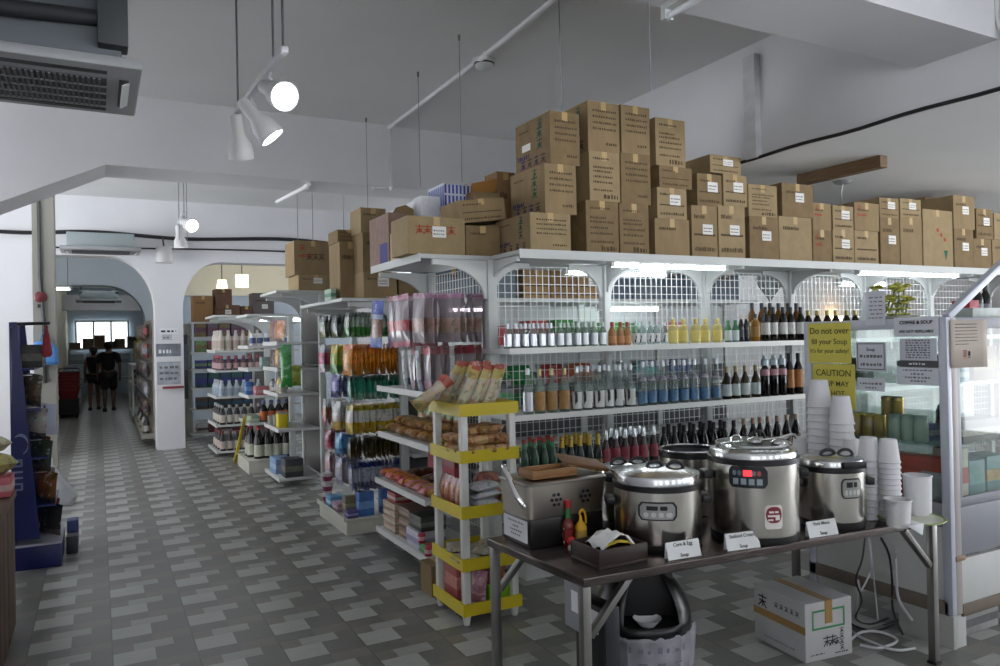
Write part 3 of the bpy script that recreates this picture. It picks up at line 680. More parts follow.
p = bottle_proto('whisky_bottle', 'x', [(.034, 0), (.038, .006), (.038, .14), (.03, .165), (.014, .175), (.013, .20)], GLASS('b8862e', .55), [('label', lab_(.038, .04, .12), M('9a7434', .5)), ('cap', cap_(.0155, .19, .22), M('2a241c', .4))])
row(p, (756,), yr, Z1, 'amber whisky bottle beside the white labelled dark bottles', group=G1)
p = bottle_proto('whisky_bottle', 'x', shape(.036, .27, .014, .62, .80), M('1c1612', .12), [('label', lab_(.036, .055, .15), M('d4d4d0', .5, noise=.08, nscale=60)), ('neck_label', [(.0152, .205), (.0152, .225)], M('8c7434', .4, .4)), ('cap', cap_(.016, .228, .275), M('23262c', .4))])
row(p, (765.5, 774.5, 783, 791.5, 800.5), yr, Z1, '{o} dark bottle with white label from the aisle end, upper wine shelf', group=G1)
p = bottle_proto('whisky_bottle', 'x', shape(.036, .31, .014, .6, .80), GLASS('8a5a24', .6), [('label', lab_(.036, .06, .16), M('8a7a58', .5)), ('cap', cap_(.016, .262, .315), M('2a2e38', .4))])
row(p, (753, 762.5, 771, 779.5, 789, 797), yr + .14, Z1, '{o} tall amber bottle with navy cap in the second rank, upper shelf', group=G1, yj=.004)
p = bottle_proto('wine_bottle', 'x', shape(.036, .245, .014, .6, .8), M('231a14', .12), [('label', lab_(.036, .05, .14), M('b8ac84', .5)), ('cap', cap_(.016, .205, .248), M('b4a468', .4, .3))])
row(p, (809, 818, 827.5, 837, 846.5, 856), yr, Z1, '{o} dark bottle with straw cap showing above the glass cabinet', group=G1)
# middle shelf
p = bottle_proto('spirit_bottle', 'x', shape(.034, .30, .014, .55, .74), clear, [('label', lab_(.034, .02, .145), M('c2c4ca', .3, .5)), ('cap', cap_(.0155, .26, .303), M('c4c8cc', .3, .5))])
row(p, (527,), yr, Z2, 'clear bottle with silver label nearest the aisle on the middle wine shelf', group=G2)
p = bottle_proto('spirit_bottle', 'x', shape(.037, .295, .014, .55, .74), clearg, [('label', lab_(.037, .02, .145), M('a9834e', .5, noise=.25, nscale=25)), ('cap', cap_(.0155, .25, .298), M('a8a07a', .3, .5))])
row(p, (539, 551, 563), yr, Z2, '{o} bottle with tan label from the aisle end, middle wine shelf', group=G2)
p = bottle_proto('spirit_bottle', 'x', shape(.036, .30, .014, .5, .70), clear, [('label', lab_(.0362, .015, .13), slash_label()), ('cap', cap_(.0155, .26, .303), M('c4c8cc', .3, .5))])
row(p, (575.5, 586.5, 597.5, 608, 618.5, 629), yr, Z2, '{o} tall clear bottle with brush mark label from the aisle end, middle shelf', group=G2)
row(p, (580, 591.5, 603, 613.5, 624), yr + .1, Z2, '{o} clear bottle in the second rank behind the brush mark labels', group=G2)
p = bottle_proto('spirit_bottle', 'x', shape(.034, .315, .015, .5, .72), clear, [('label', lab_(.034, .02, .10), M('5f88b0', .4, noise=.35, nscale=16)), ('neck_label', [(.030, .178), (.0225, .205)], M('c8b8cc', .5)), ('cap', cap_(.0165, .275, .318), M('c9ccd2', .3, .4))])
row(p, (641, 651, 661.5, 672.5, 683, 693, 703.5, 714.5), yr, Z2, '{o} tall clear bottle with blue lower label from the aisle end', group=G2)
row(p, (646, 656.5, 667, 678, 688), yr + .1, Z2, '{o} blue labelled clear bottle in the second rank, middle wine shelf', group=G2)
ovalm = M('c8d0d0', .5, noise=.05, nscale=20)
p = bottle_proto('rum_bottle', 'x', shape(.036, .25, .014, .5, .72), GLASS('3c3420', .85), [('label', lab_(.0362, .025, .115), ovalm), ('cap', cap_(.0155, .205, .252), M('a8966a', .4, .3))])
row(p, (725.5, 735, 745, 755), yr, Z2, '{o} dark rum bottle with round white label from the aisle end', group=G2)
p = bottle_proto('wine_bottle', 'x', shape(.036, .325, .0145, .55, .76), M('15100f', .1), [('label', lab_(.0362, .165, .215), M('c99aa4', .5, noise=.1, nscale=40)), ('cap', [(.030, .245), (.030, .29), (.0155, .30), (.0155, .325)], M('c6d2da', .35, .2))])
row(p, (764, 772.5, 781), yr, Z2, '{o} dark bottle with pink band and pale top from the aisle end', group=G2)
p = bottle_proto('wine_bottle', 'x', shape(.037, .33, .0145, .6, .78), M('17110e', .1), [('label', lab_(.0372, .055, .20), M('b87a44', .5, noise=.12, nscale=30)), ('cap', cap_(.016, .28, .333), M('1c1a1a', .4))])
row(p, (789.5, 798), yr, Z2, '{o} dark bottle with orange label next to the cabinet post', group=G2)
# lower shelf
p = bottle_proto('beer_bottle', 'x', shape(.032, .30, .0135, .58, .78), GLASS('3a5a44', .75), [('neck_label', [(.0145, .235), (.0138, .275)], M('2f7a4c', .4)), ('label', lab_(.0322, .03, .13), M('4a5a48', .5)), ('cap', cap_(.0155, .278, .303), M('a83c34', .4))])
row(p, (524, 534, 543, 552), yr, Z3, '{o} green bottle with green neck and red cap from the yellow rack', group=G3, yref=430)
row(p, (529, 538.5, 548), yr + .1, Z3, '{o} green necked bottle in the second rank of the lower shelf', group=G3, yref=430)
p = bottle_proto('beer_bottle', 'x', shape(.032, .30, .0135, .58, .78), GLASS('2e3c38', .8), [('neck_label', [(.020, .215), (.0138, .275)], M('b8962e', .4, .2)), ('label', lab_(.0322, .03, .13), M('8a7a3c', .5)), ('cap', cap_(.0155, .278, .303), M('c0a048', .35, .4))])
row(p, (561.5, 570.5, 580, 589, 597), yr, Z3, '{o} dark bottle with gold neck foil from the aisle end, lower shelf', group=G3, yref=430)
row(p, (566, 576, 585), yr + .1, Z3, '{o} gold necked bottle in the second rank of the lower shelf', group=G3, yref=430)
p = bottle_proto('beer_bottle', 'x', shape(.030, .315, .0135, .55, .76), GLASS('4a3438', .8), [('label', lab_(.0302, .10, .19), M('9c4450', .5, noise=.2, nscale=20)), ('cap', [(.0155, .25), (.0155, .31), (.013, .317)], M('ced2d6', .2, .8))])
row(p, (605, 615, 625, 634, 643.5, 653.5), yr, Z3, '{o} bottle with silver foil top and red label behind the pots', group=G3, yref=430)
row(p, (610, 620, 630, 639), yr + .1, Z3, '{o} silver topped bottle in the second rank behind the pots', group=G3, yref=430)
p = bottle_proto('wine_bottle', 'x', shape(.036, .30, .0145, .58, .78), M('141012', .12), [('label', lab_(.0362, .05, .15), M('4a3c34', .5)), ('cap', cap_(.016, .25, .303), M('241c20', .4))])
row(p, (664, 674, 684, 694, 704, 714, 724, 734), yr, Z3, '{o} plain dark wine bottle counting from the silver topped bottles', group=G3, yref=430)
row(p, (669, 679.5, 690, 700, 710, 720), yr + .1, Z3, '{o} plain dark wine bottle in the second rank of the lower shelf', group=G3, yref=430)
p = bottle_proto('wine_bottle', 'x', shape(.036, .305, .0145, .58, .78), M('1c1412', .12), [('label', lab_(.0362, .05, .15), M('5a4a3c', .5)), ('cap', cap_(.0165, .262, .308), M('b89a88', .4))])
row(p, (744, 752.5, 760.5, 768.5, 777), yr, Z3, '{o} dark wine bottle with pale cap above the middle of the big pot', group=G3, yref=430)
row(p, (787, 796), yr, Z3, '{o} dark wine bottle with pale cap beside the cabinet post, lower shelf', group=G3, yref=430)

# ------------------------------------------------------------------ the soup table
TZ = .70
TC = [(1.576, 2.344), (3.57, 2.215), (3.56, 3.10), (1.53, 3.05)]
tmetal = M('84827f', .34, .85, noise=.12, nscale=7); ttop = M('5c5350', .22, .7, noise=.1, nscale=6)
t = TABLE = thing('steel_table', 'dark steel framed table carrying the soup cookers', 'table', (2.55, 2.65, 0))
MB().prism(TC, 'Z', TZ - .035, TZ).build('tabletop', ttop, t, bev=.004)
legs = [(TC[0][0] + .02, TC[0][1] + .03), (TC[1][0] - .065, TC[1][1] + .03), (TC[2][0] - .03, TC[2][1] - .03), (TC[3][0] + .025, TC[3][1] - .03)]
for x, y in legs:
    lg = MB().box(x - .018, y - .018, .012, x + .018, y + .018, TZ - .035).build('leg', tmetal, t, bev=.003)
    MB().box(x - .023, y - .023, 0, x + .023, y + .023, .014).build('foot_cap', rubber, lg, bev=.003)
for i, s in ((0, 1), (3, 1), (1, -1), (2, -1)):
    x, y = legs[i]
    MB().bar((x + s * .02, y, TZ - .23), (x + s * .21, y, TZ - .035), .03, .025).build('brace', tmetal, t, bev=.002)
pl_ = MB().box(TC[0][0] + .012, 2.394, .48, TC[0][0] + .018, 2.50, TZ - .036).build('side_plate', M('8a8c90', .5), t, bev=.002)
MB().poly([(TC[0][0] + .0105, 2.405, .63), (TC[0][0] + .0105, 2.45, .63), (TC[0][0] + .0105, 2.45, .55), (TC[0][0] + .0105, 2.405, .55)]).build('asset_tag', paper, pl_)

# brushed steel with vertical streaks
def brushed():
    m = bpy.data.materials.new('brushed_steel'); m.use_nodes = True; nt = m.node_tree; b = nt.nodes['Principled BSDF']
    b.inputs['Metallic'].default_value = 1; b.inputs['Base Color'].default_value = lin('d8d4cc'); b.inputs['Roughness'].default_value = .24
    tc = nt.nodes.new('ShaderNodeTexCoord'); mp = nt.nodes.new('ShaderNodeMapping'); mp.inputs['Scale'].default_value = (9, 9, 30)
    n = nt.nodes.new('ShaderNodeTexNoise'); n.inputs['Scale'].default_value = 2
    nt.links.new(tc.outputs['Object'], mp.inputs[0]); nt.links.new(mp.outputs[0], n.inputs['Vector'])
    mr = nt.nodes.new('ShaderNodeMapRange'); mr.inputs['To Min'].default_value = .20; mr.inputs['To Max'].default_value = .26
    nt.links.new(n.outputs['Fac'], mr.inputs[0]); nt.links.new(mr.outputs[0], b.inputs['Roughness'])
    return m
BRUSH = brushed(); LID = M('cfd2d2', .2, 1.); BLK = M('0f0f11', .4)
def loop_handle(c, w, h, ang, r=.008):
    pts = []
    for i in range(11):
        a = PI * i / 10; u = -math.cos(a) * w / 2; v = math.sin(a) ** .7 * h
        pts.append((c[0] + u * math.cos(ang), c[1] + u * math.sin(ang), c[2] + v))
    return MB().tube(pts, r, 8)
def cooker(c, r, zband, zlid, label, handles=((.0, -.02), (.07, .03)), lid_mat=None, ears=True):
    cx, cy = c; t = thing('soup_cooker', label, 'soup cooker', (cx, cy, TZ), 'soup cookers on the table')
    MB().lathe((cx, cy, 0), [(r * .95, TZ + .001), (r * .99, TZ + .012), (r * .985, TZ + .035)], 40).build('base_ring', BLK, t)
    MB().lathe((cx, cy, 0), [(r * .98, TZ + .035), (r, TZ + .045), (r, zband - .012)], 48).build('body', BRUSH, t)
    MB().lathe((cx, cy, 0), [(r, zband - .014), (r + .005, zband - .010), (r + .005, zband + .010), (r, zband + .012)], 48).build('seal_band', BLK, t)
    zr = zband + (zlid - zband) * .62
    MB().lathe((cx, cy, 0), [(r * .985, zband + .011), (r * .985, zr - .006), (r * .96, zr + .002), (r * .92, zr + .004), (r * .7, zr + (zlid - zr) * .6), (r * .35, zlid - .003), (.001, zlid)], 48).build('lid', lid_mat or LID, t)
    for dx, dy in handles:
        loop_handle((cx + dx, cy + dy, zlid - .02), .075, .036, -.35).build('lid_handle', BLK, t)
    if ears:
        for s in (-1, 1):
            a = -.48 + (PI if s < 0 else 0); ex, ey = math.cos(a), math.sin(a)
            MB().ob((cx + ex * (r + .02), cy + ey * (r + .02), zband - .07), (.04, .09, .035), rz=a).build('side_handle', BLK, t, bev=.008)
    return t
def facing(c, px_off): return math.atan2(-c[1], -c[0]) + px_off
def panel(t, c, r, a, half, z0, z1, style):
    grey = M('9ea09c', .4, .3)
    MB().patch(c, r + .0015, a - half, a + half, z0, z1, 0, rc=.018).build('control_panel_border', BLK, t)
    if style == 'grey':
        pn = MB().patch(c, r + .003, a - half * .9, a + half * .9, z0 + .006, z1 - .006, 0, rc=.015).build('control_panel', grey, t)
        MB().patch(c, r + .0045, a - half * .55, a + half * .02, z0 + (z1 - z0) * .56, z1 - .016, 0).build('display', BLK, pn)
        MB().patch(c, r + .0045, a + half * .12, a + half * .5, z0 + (z1 - z0) * .56, z1 - .016, 0, rc=.006).build('dial', BLK, pn)
        for k in range(4): MB().patch(c, r + .0045, a + half * (-.72 + .38 * k), a + half * (-.44 + .38 * k + (.06 if k == 3 else 0)), z0 + .014, z0 + (z1 - z0) * .45, 0, rc=.01, n=8).build('button', M('c6c8c4', .4), pn)
    else:
        pn = MB().patch(c, r + .003, a - half * .93, a + half * .93, z0 + .005, z1 - .005, 0, rc=.015).build('control_panel', M('1e2228', .35), t)
        MB().patch(c, r + .0045, a - half * .22, a + half * .22, z0 + (z1 - z0) * .56, z1 - .015, 0).build('display', M('ff3038', .4, emit=1.6), pn)
        for k, col in ((-.68, '7e8a94'), (-.42, '6c7884'), (.32, '6c7884'), (.56, 'b84a48')):
            MB().patch(c, r + .0045, a + half * (k - .09), a + half * (k + .1), z0 + (z1 - z0) * .58, z1 - .017, 0, rc=.006, n=6).build('button', M(col, .4), pn)
        for k in range(4): MB().patch(c, r + .0045, a + half * (-.75 + .4 * k), a + half * (-.47 + .4 * k), z0 + .014, z0 + (z1 - z0) * .44, 0, n=6).build('button', M('9aa6ae', .4), pn)
c1 = (2.125, 2.583); r1 = .186
k1 = cooker(c1, r1, .962, 1.035, 'steel soup cooker with grey control panel, behind the corn and egg card', ((-.01, .0), (.06, -.05)))
panel(k1, c1, r1, facing(c1, 0.0) , .43, .838, .914, 'grey')
c2 = (2.559, 2.449); r2 = .191
k2 = cooker(c2, r2, 1.05, 1.108, 'tallest steel soup cooker with red display and a maroon sticker', ())
panel(k2, c2, r2, facing(c2, -.12), .42, .945, 1.035, 'red')
a = facing(c2, .42); st = MB().patch(c2, r2 + .0012, a - .2, a + .2, .775, .875, 0, rc=.012).build('sticker', M('e2dcd6', .5), k2)
mk = MB()
mk.patch(c2, r2 + .0022, a - .18, a + .18, .80, .868, 0, rc=.028)
mk.build('sticker_print', M('7c2230', .5), st)
mk = MB()
for (u0, u1, v0, v1) in ((-.11, .0, .842, .850), (.02, .10, .842, .850), (-.14, .05, .826, .834), (-.14, -.02, .81, .817), (.03, .13, .812, .834)): mk.patch(c2, r2 + .003, a + u0, a + u1, v0, v1, 0, n=4)
mk.build('sticker_lettering', M('e8e0da', .5), st)
c3 = (3.017, 2.41); r3 = .146
k3 = cooker(c3, r3, .97, 1.03, 'smaller steel soup cooker beside the foam cups, behind the pork mince card', ((-.02, .0), (.05, -.04)))
panel(k3, c3, r3, facing(c3, .62), .34, .845, .935, 'grey')
MB().ob((c3[0] - .035, c3[1] - r3 - .004, .995), (.11, .02, .03), rz=-.35).build('lid_latch', BLK, k3, bev=.004)
p = OZ(626, 464, .985); c4 = (p.x, 2.93); cooker((p.x + .01, 2.90), .150, .935, 1.0, 'shiny lidded cooker behind the grey panelled one, beside the wooden boards', ((-.05, .02), (.03, -.02)), chrome, ears=False)
# open pot behind
p = OZ(683, 449, 1.01)
t = thing('stock_pot', 'open steel pot with black rim between the rear cooker and the tallest one', 'pot', (p.x, 2.95, TZ), 'soup cookers on the table')
cx, cy = p.x, 2.95; r = .146
MB().lathe((cx, cy, 0), [(r * .96, TZ + .001), (r, TZ + .01), (r, .985), (r * .97, .985), (r * .96, TZ + .02), (.001, TZ + .015)], 44, caps=False).build('body', BRUSH, t)
MB().lathe((cx, cy, 0), [(r * .965, .983), (r * 1.05, .985), (r * 1.05, 1.012), (r * .97, 1.018), (r * .965, .983)], 44, caps=False).build('rim', BLK, t)
MB().lathe((cx, cy, 0), [(r * .96, 1.0), (r * .85, .97), (.001, .95)], 36, caps=False).build('inner_tray', M('3a3c3e', .3, .8), t)
MB().tube([(cx + r * 1.0 * math.cos(i / 30 * 2 * PI), cy + r * 1.0 * math.sin(i / 30 * 2 * PI), 1.018) for i in range(31)], .006, 6).build('steel_ring', chrome, t)
# things on the tallest cooker's lid
t = thing('glass_cover', 'upturned glass cover with steel rim lying on the tallest cooker', 'cover', (c2[0], c2[1], 1.095))
MB().lathe((c2[0] + .02, c2[1] + .02, 0), [(.155, 1.103), (.16, 1.107), (.152, 1.112), (.10, 1.122), (.03, 1.13), (.001, 1.131)], 36, caps=False).build('pane', GLASS('b8c2bc', .25), t)
MB().tube([(c2[0] + .02 + .158 * math.cos(i / 30 * 2 * PI), c2[1] + .02 + .158 * math.sin(i / 30 * 2 * PI), 1.107) for i in range(31)], .006, 6).build('rim', chrome, t)
loop_handle((c2[0] + .03, c2[1] + .0, 1.125), .07, .035, -.3, .006).build('knob', BLK, t)
loop_handle((c2[0] - .07, c2[1] + .03, 1.115), .05, .03, -.3, .005).build('clip', chrome, t)
t = thing('ladle', 'steel ladle with hooked end leaning over the tallest cooker', 'ladle', (c2[0] + .1, c2[1], 1.1))
MB().tube(smoothpts([(c2[0] - .03, c2[1] - .06, 1.13), (c2[0] + .08, c2[1] - .08, 1.135), (c2[0] + .185, c2[1] - .06, 1.14), (c2[0] + .215, c2[1] - .05, 1.12)]), .006, 6).build('handle', chrome, t)
MB().ball((c2[0] - .05, c2[1] - .06, 1.13), (.035, .035, .016), 12).build('bowl', chrome, t)
t = thing('ladle', 'second steel ladle lying flat beside the hooked one on the tallest cooker', 'ladle', (c2[0] + .1, c2[1], 1.1))
MB().tube([(c2[0] + .04, c2[1] - .115, 1.125), (c2[0] + .2, c2[1] - .02, 1.125)], .006, 6).build('handle', chrome, t)
MB().ball((c2[0] + .02, c2[1] - .125, 1.125), (.03, .03, .014), 12).build('bowl', chrome, t)
# name cards
def card_sign(lx, ly, rx, ry, h, l1, l2, label):
    L = Vector((lx, ly, TZ + .001)); R_ = Vector((rx, ry, TZ + .001)); d = (R_ - L).normalized(); n = Vector((d.y, -d.x, 0)); 
    top = Vector((0, 0, h)) - n * .02
    t = thing('name_card', label, 'name card', (L + R_) / 2, 'soup name cards')
    b = -n * .028
    e = -n * .0012
    g = MB()
    g.add([L, R_, R_ + top, L + top, L + e, R_ + e, R_ + top + e, L + top + e], [(0, 1, 2, 3), (7, 6, 5, 4), (0, 4, 5, 1), (1, 5, 6, 2), (2, 6, 7, 3), (3, 7, 4, 0)])
    g.add([L + b, R_ + b, R_ + top + e, L + top + e, L + b - e, R_ + b - e, R_ + top, L + top], [(3, 2, 1, 0), (4, 5, 6, 7), (0, 1, 5, 4), (1, 2, 6, 5), (3, 0, 4, 7)])
    g.build('folded_card', M('d8dada', .7), t, smooth=False)
    up = top.normalized(); w = (R_ - L).length; nn = d.cross(up)
    for s, f, sz in ((l1, .80, w / max(5.2, len(l1) * .62)), (l2, .20, w / 6.0)):
        text(s, min(sz, h * .30), (L + R_) / 2 + top * f + nn * .0015, d, up, ink, t, bold=.0002)
    return t
card_sign(1.985, 2.352, 2.145, 2.338, .066, 'Corn & Egg', 'Soup', 'white folded card naming corn and egg soup, beside the tissue box')
card_sign(2.275, 2.325, 2.435, 2.30, .066, 'Seafood Cream', 'Soup', 'white folded card naming seafood cream soup, before the tallest cooker')
card_sign(2.715, 2.285, 2.88, 2.268, .066, 'Pork Mince', 'Soup', 'white folded card naming pork mince soup, before the smaller cooker')
# chafing dish
x0, x1, y0, y1 = 1.60, 1.975, 2.775, 3.02
t = thing('chafing_dish', 'square steel chafing dish on a dark stand with a white notice', 'chafing dish', (1.77, 2.9, TZ))
MB().box(x0, y0, TZ + .001, x1, y1, TZ + .125).build('stand', M('2a2827', .3, .5), t, bev=.006)
def rrect(x0, x1, y0, y1, r, n=5):
    out = []
    for cx, cy, a0 in ((x1 - r, y1 - r, 0), (x0 + r, y1 - r, PI / 2), (x0 + r, y0 + r, PI), (x1 - r, y0 + r, 1.5 * PI)):
        out += [(cx + r * math.cos(a0 + PI / 2 * i / n), cy + r * math.sin(a0 + PI / 2 * i / n)) for i in range(n + 1)]
    return out
def loft(secs, m=0, cap=(True, True)):
    """secs: list of (z, outline)"""
    g = MB(); n = len(secs[0][1]); vs = []; fs = []
    for z, o in secs: vs += [(x, y, z) for x, y in o]
    for k in range(len(secs) - 1): fs += [(k * n + i, k * n + (i + 1) % n, (k + 1) * n + (i + 1) % n, (k + 1) * n + i) for i in range(n)]
    if cap[0]: fs.append(tuple(range(n - 1, -1, -1)))
    if cap[1]: fs.append(tuple((len(secs) - 1) * n + i for i in range(n)))
    return g.add(vs, fs, m)
dsh = M('bdb6ac', .32, 1., noise=.08, nscale=9)
e = .03
loft([(.826, rrect(x0 - .004, x1 + .004, y0 - .002, y1 + .002, .02)), (.845, rrect(x0 - .006, x1 + .006, y0 - .004, y1 + .004, .025)), (.90, rrect(x0 - .010, x1 + .012, y0 - .008, y1 + .01, .028)), (.965, rrect(x0 - .015, x1 + .02, y0 - .012, y1 + .012, .03))]).build('pan', dsh, t)
loft([(.966, rrect(x0 - .022, x1 + .024, y0 - .018, y1 + .018, .03)), (.974, rrect(x0 - .023, x1 + .025, y0 - .019, y1 + .019, .03)), (.980, rrect(x0 - .018, x1 + .022, y0 - .014, y1 + .014, .035))]).build('rim', M('a8a49c', .3, 1.), t)
hb = smoothpts([(x0 - .02, y0 + .01, .88), (x0 - .045, y0 + .03, .93), (x0 - .055, y0 + .11, 1.03), (x0 - .05, y0 + .14, 1.04)])
MB().tube(hb, .012, 8).build('lid_handle', chrome, t)
for cx in (x0 + .125, x0 + .275):
    v = MB()
    for i in range(6):
        a = i / 6 * 2 * PI
        v.cyl((cx + .022 * math.cos(a), y0 - .0135, .90 + .024 * math.sin(a)), (cx + .022 * math.cos(a), y0 - .0095, .90 + .024 * math.sin(a)), .0075, n=8)
    v.cyl((cx, y0 - .0135, .90), (cx, y0 - .0095, .90), .008, n=8)
    v.build('vent_rosette', BLK, t)
nb = MB().poly([(x0 - .003, y1 - .015, TZ + .115), (x0 - .003, y0 + .02, TZ + .115), (x0 - .003, y0 + .02, TZ + .02), (x0 - .003, y1 - .015, TZ + .02)]).build('notice', paper, t)
g = MB()
for z, w in ((.795, .14), (.775, .05), (.757, .11), (.74, .08)): dashes(g, 'L', (y0 + y1) / 2 - w / 2, (y0 + y1) / 2 + w / 2, z, .008, 0, x0 - .0045, .012)
g.build('notice_print', greyink, nb)
wood = M('8a6238', .55, noise=.18, nscale=10, stretch=(1, 8, 8)); wood2 = M('6e4c2c', .6, noise=.2, nscale=10, stretch=(1, 8, 8))
g = MB().box(1.63, 2.80, .9875, 1.86, 2.93, .994)
for bx in ((1.63, 2.80, .994, 1.86, 2.812, 1.024), (1.63, 2.918, .994, 1.86, 2.93, 1.024), (1.63, 2.812, .994, 1.642, 2.918, 1.024), (1.848, 2.812, .994, 1.86, 2.918, 1.024)): g.box(*bx)
tag(g.build('wooden_tray', wood, bev=.002), 'low wooden tray resting on the steel chafing dish', 'tray')
g = MB(); R_ = Matrix.Rotation(.22, 3, 'Y') @ Matrix.Rotation(-.10, 3, 'Z') @ Matrix.Rotation(.22, 3, 'X')
g.ob((1.96, 2.91, 1.018), (.22, .13, .018), R=R_)
tag(g.build('wooden_board', wood2, bev=.004), 'dark wooden board tilted over the tray towards the rear cooker', 'board')
# condiments
p = OZ(571, 546, TZ); hx, hy = p.x, p.y + .02
t = thing('sauce_bottle', 'hot sauce bottle with green neck and red cap, before the chafing dish', 'bottle', (hx, hy, TZ))
MB().lathe((hx, hy, TZ), [(.024, .001), (.027, .006), (.027, .085), (.02, .105), (.0115, .118), (.0105, .16)], 18).build('glass_body', M('6a1e14', .15), t)
MB().lathe((hx, hy, TZ), [(.0125, .115), (.0115, .162)], 16, caps=False).build('neck_foil', M('2c6a3a', .4), t)
MB().lathe((hx, hy, TZ), [(.0145, .16), (.0145, .19), (.012, .193)], 16).build('cap', M('b0202a', .4), t)
a = facing((hx, hy), -.75); lb = MB(); rr = .0278; aa = [a - .6, a, a + .6, a]
lb.poly([(hx + rr * math.cos(q), hy + rr * math.sin(q), TZ + zz) for q, zz in zip(aa, (.045, .012, .045, .08))])
lb.build('diamond_label', paper, t)
MB().patch((hx, hy), .0275, facing((hx, hy), .0) - .5, facing((hx, hy), .0) + .7, TZ + .02, TZ + .07).build('front_label', M('7a1a18', .5), t)
p = OY(571.5, 541, 2.685)
t = thing('squeeze_bottle', 'small bottle with a round red knob lid, before the hot sauce', 'bottle', (p.x - .015, p.y - .04, TZ))
q = (p.x, p.y, TZ)
MB().lathe(q, [(.014, .001), (.016, .004), (.016, p.z - TZ - .022), (.008, p.z - TZ - .014)], 14).build('body', M('d8d4cc', .4), t)
MB().ball((q[0], q[1], p.z), .0185, 14).build('knob_lid', M('d02830', .35), t)
p = OZ(585, 545, TZ); q = (p.x, p.y + .03, TZ)
t = thing('mustard_bottle', 'yellow mustard bottle with a ring shaped nozzle beside the hot sauce', 'bottle', q)
MB().lathe(q, [(.022, .001), (.026, .008), (.029, .04), (.026, .066), (.018, .08)], 18).build('body', GLASS('c8a050', .8), t)
MB().lathe(q, [(.027, .062), (.026, .075), (.014, .092), (.008, .10), (.006, .118)], 18).build('cap', M('d8a418', .4), t)
MB().tube(smoothpts([(q[0], q[1], TZ + .115), (q[0] - .004, q[1], TZ + .135), (q[0] + .01, q[1] - .004, TZ + .145), (q[0] + .022, q[1] - .006, TZ + .12), (q[0] + .024, q[1] - .005, TZ + .085)]), .005, 8).build('nozzle_loop', M('d8a418', .4), t)
# tissue box
fx, fy = 1.682, 2.395
t = thing('tissue_tray', 'dark brown open tissue box at the table corner', 'tissue box', (1.78, 2.5, TZ), rz=-.08)
dk = M('291913', .5, noise=.12, nscale=30)
g = MB().box(fx, fy, TZ + .001, fx + .235, fy + .2, TZ + .012)
for bx in ((fx, fy, TZ + .012, fx + .235, fy + .012, TZ + .074), (fx, fy + .188, TZ + .012, fx + .235, fy + .2, TZ + .074), (fx, fy + .012, TZ + .012, fx + .012, fy + .188, TZ + .074), (fx + .223, fy + .012, TZ + .012, fx + .235, fy + .188, TZ + .074)): g.box(*bx)
g.build('box', dk, t, bev=.002)
def crumple(pts, name, mat, parent, thick=.003):
    g = MB(); n = len(pts[0]); vs = [p for r in pts for p in r]; fs = []
    for i in range(len(pts) - 1): fs += [(i * n + j, i * n + j + 1, (i + 1) * n + j + 1, (i + 1) * n + j) for j in range(n - 1)]
    g.add(vs, fs); o = g.build(name, mat, parent, fix=False)
    md = o.modifiers.new('solid', 'SOLIDIFY'); md.thickness = thick; return o
def sheet(c, w, d, h, seed, n=7):
    rnd = random.Random(seed)
    return [[(c[0] + (u / (n - 1) - .5) * w, c[1] + (v / (n - 1) - .5) * d, c[2] + h * (math.sin(PI * u / (n - 1)) * .6 + rnd.uniform(0, .4))) for u in range(n)] for v in range(n)]
t = thing('tissue', 'white crumpled tissue sticking out of the dark brown box', 'tissue', (fx + .11, fy + .1, TZ + .05))
crumple(sheet((fx + .115, fy + .08, TZ + .055), .17, .12, .075, 3), 'sheet', M('d6d6d2', .9), t)
t = thing('napkin', 'yellow printed napkin tucked along the front of the tissue box', 'napkin', (fx + .11, fy + .03, TZ + .05))
crumple(sheet((fx + .11, fy + .032, TZ + .07), .13, .02, .025, 5), 'sheet', M('c6b03a', .8), t)
# foam cups
foam = M('d8d8da', .75)
def cup_proto(R1, R2, h):
    t = thing('foam_cup', 'x', 'cup')
    MB().lathe((0, 0, 0), [(R1 - .004, .004), (R1 + .002, 0), (R1 + .002, .006), (R1, .008), (R2, h - .004), (R2 - .003, h), (.001, h)], 22, caps=False).build('cup_wall', foam, t, local=True)
    MB().lathe((0, 0, 0), [(R1 + .0025, 0), (R1 + .0045, .003), (R1 + .0025, .007)], 22, caps=False).build('rim', foam, t, local=True)
    return t
def cup_stack(proto, x, y, n, pitch, where, z=TZ + .001):
    for k in range(n):
        put(proto, (x + random.uniform(-.001, .001), y, z + k * pitch), (0, 0, random.uniform(0, 6)), ('topmost' if k == n - 1 else ORD[n - 1 - k]) + ' foam cup down ' + where, 'foam cups on the table')
def top_of(px, py, x, y): return OY(px, py, y).z
A = cup_proto(.062, .043, .145)
def place_stack(proto, px, ytop, xy, h, pitch, where):
    y = xy; x = OY(px, 470, y).x
    zt = OY(px, ytop, y).z; n = max(1, int(round((zt - TZ - h) / pitch)) + 1)
    cup_stack(proto, x, y, n, (zt - TZ - h) / max(1, n - 1) if n > 1 else pitch, where)
place_stack(A, 821, 380, 2.80, .145, .037, 'the tallest cup stack before the caution sign')
place_stack(A, 842.5, 396, 2.66, .145, .037, 'the cup stack just past the tallest one')
B = cup_proto(.049, .037, .11)
place_stack(B, 801, 437, 2.92, .11, .034, 'the stack peeping out behind the tallest cooker')
place_stack(B, 852, 439, 2.52, .11, .032, 'the stack behind the smaller cooker lid')
place_stack(B, 869, 437, 2.38, .11, .03, 'the stack touching the smaller cooker')
place_stack(B, 889, 439, 2.30, .11, .026, 'the stack between smaller cooker and plate')
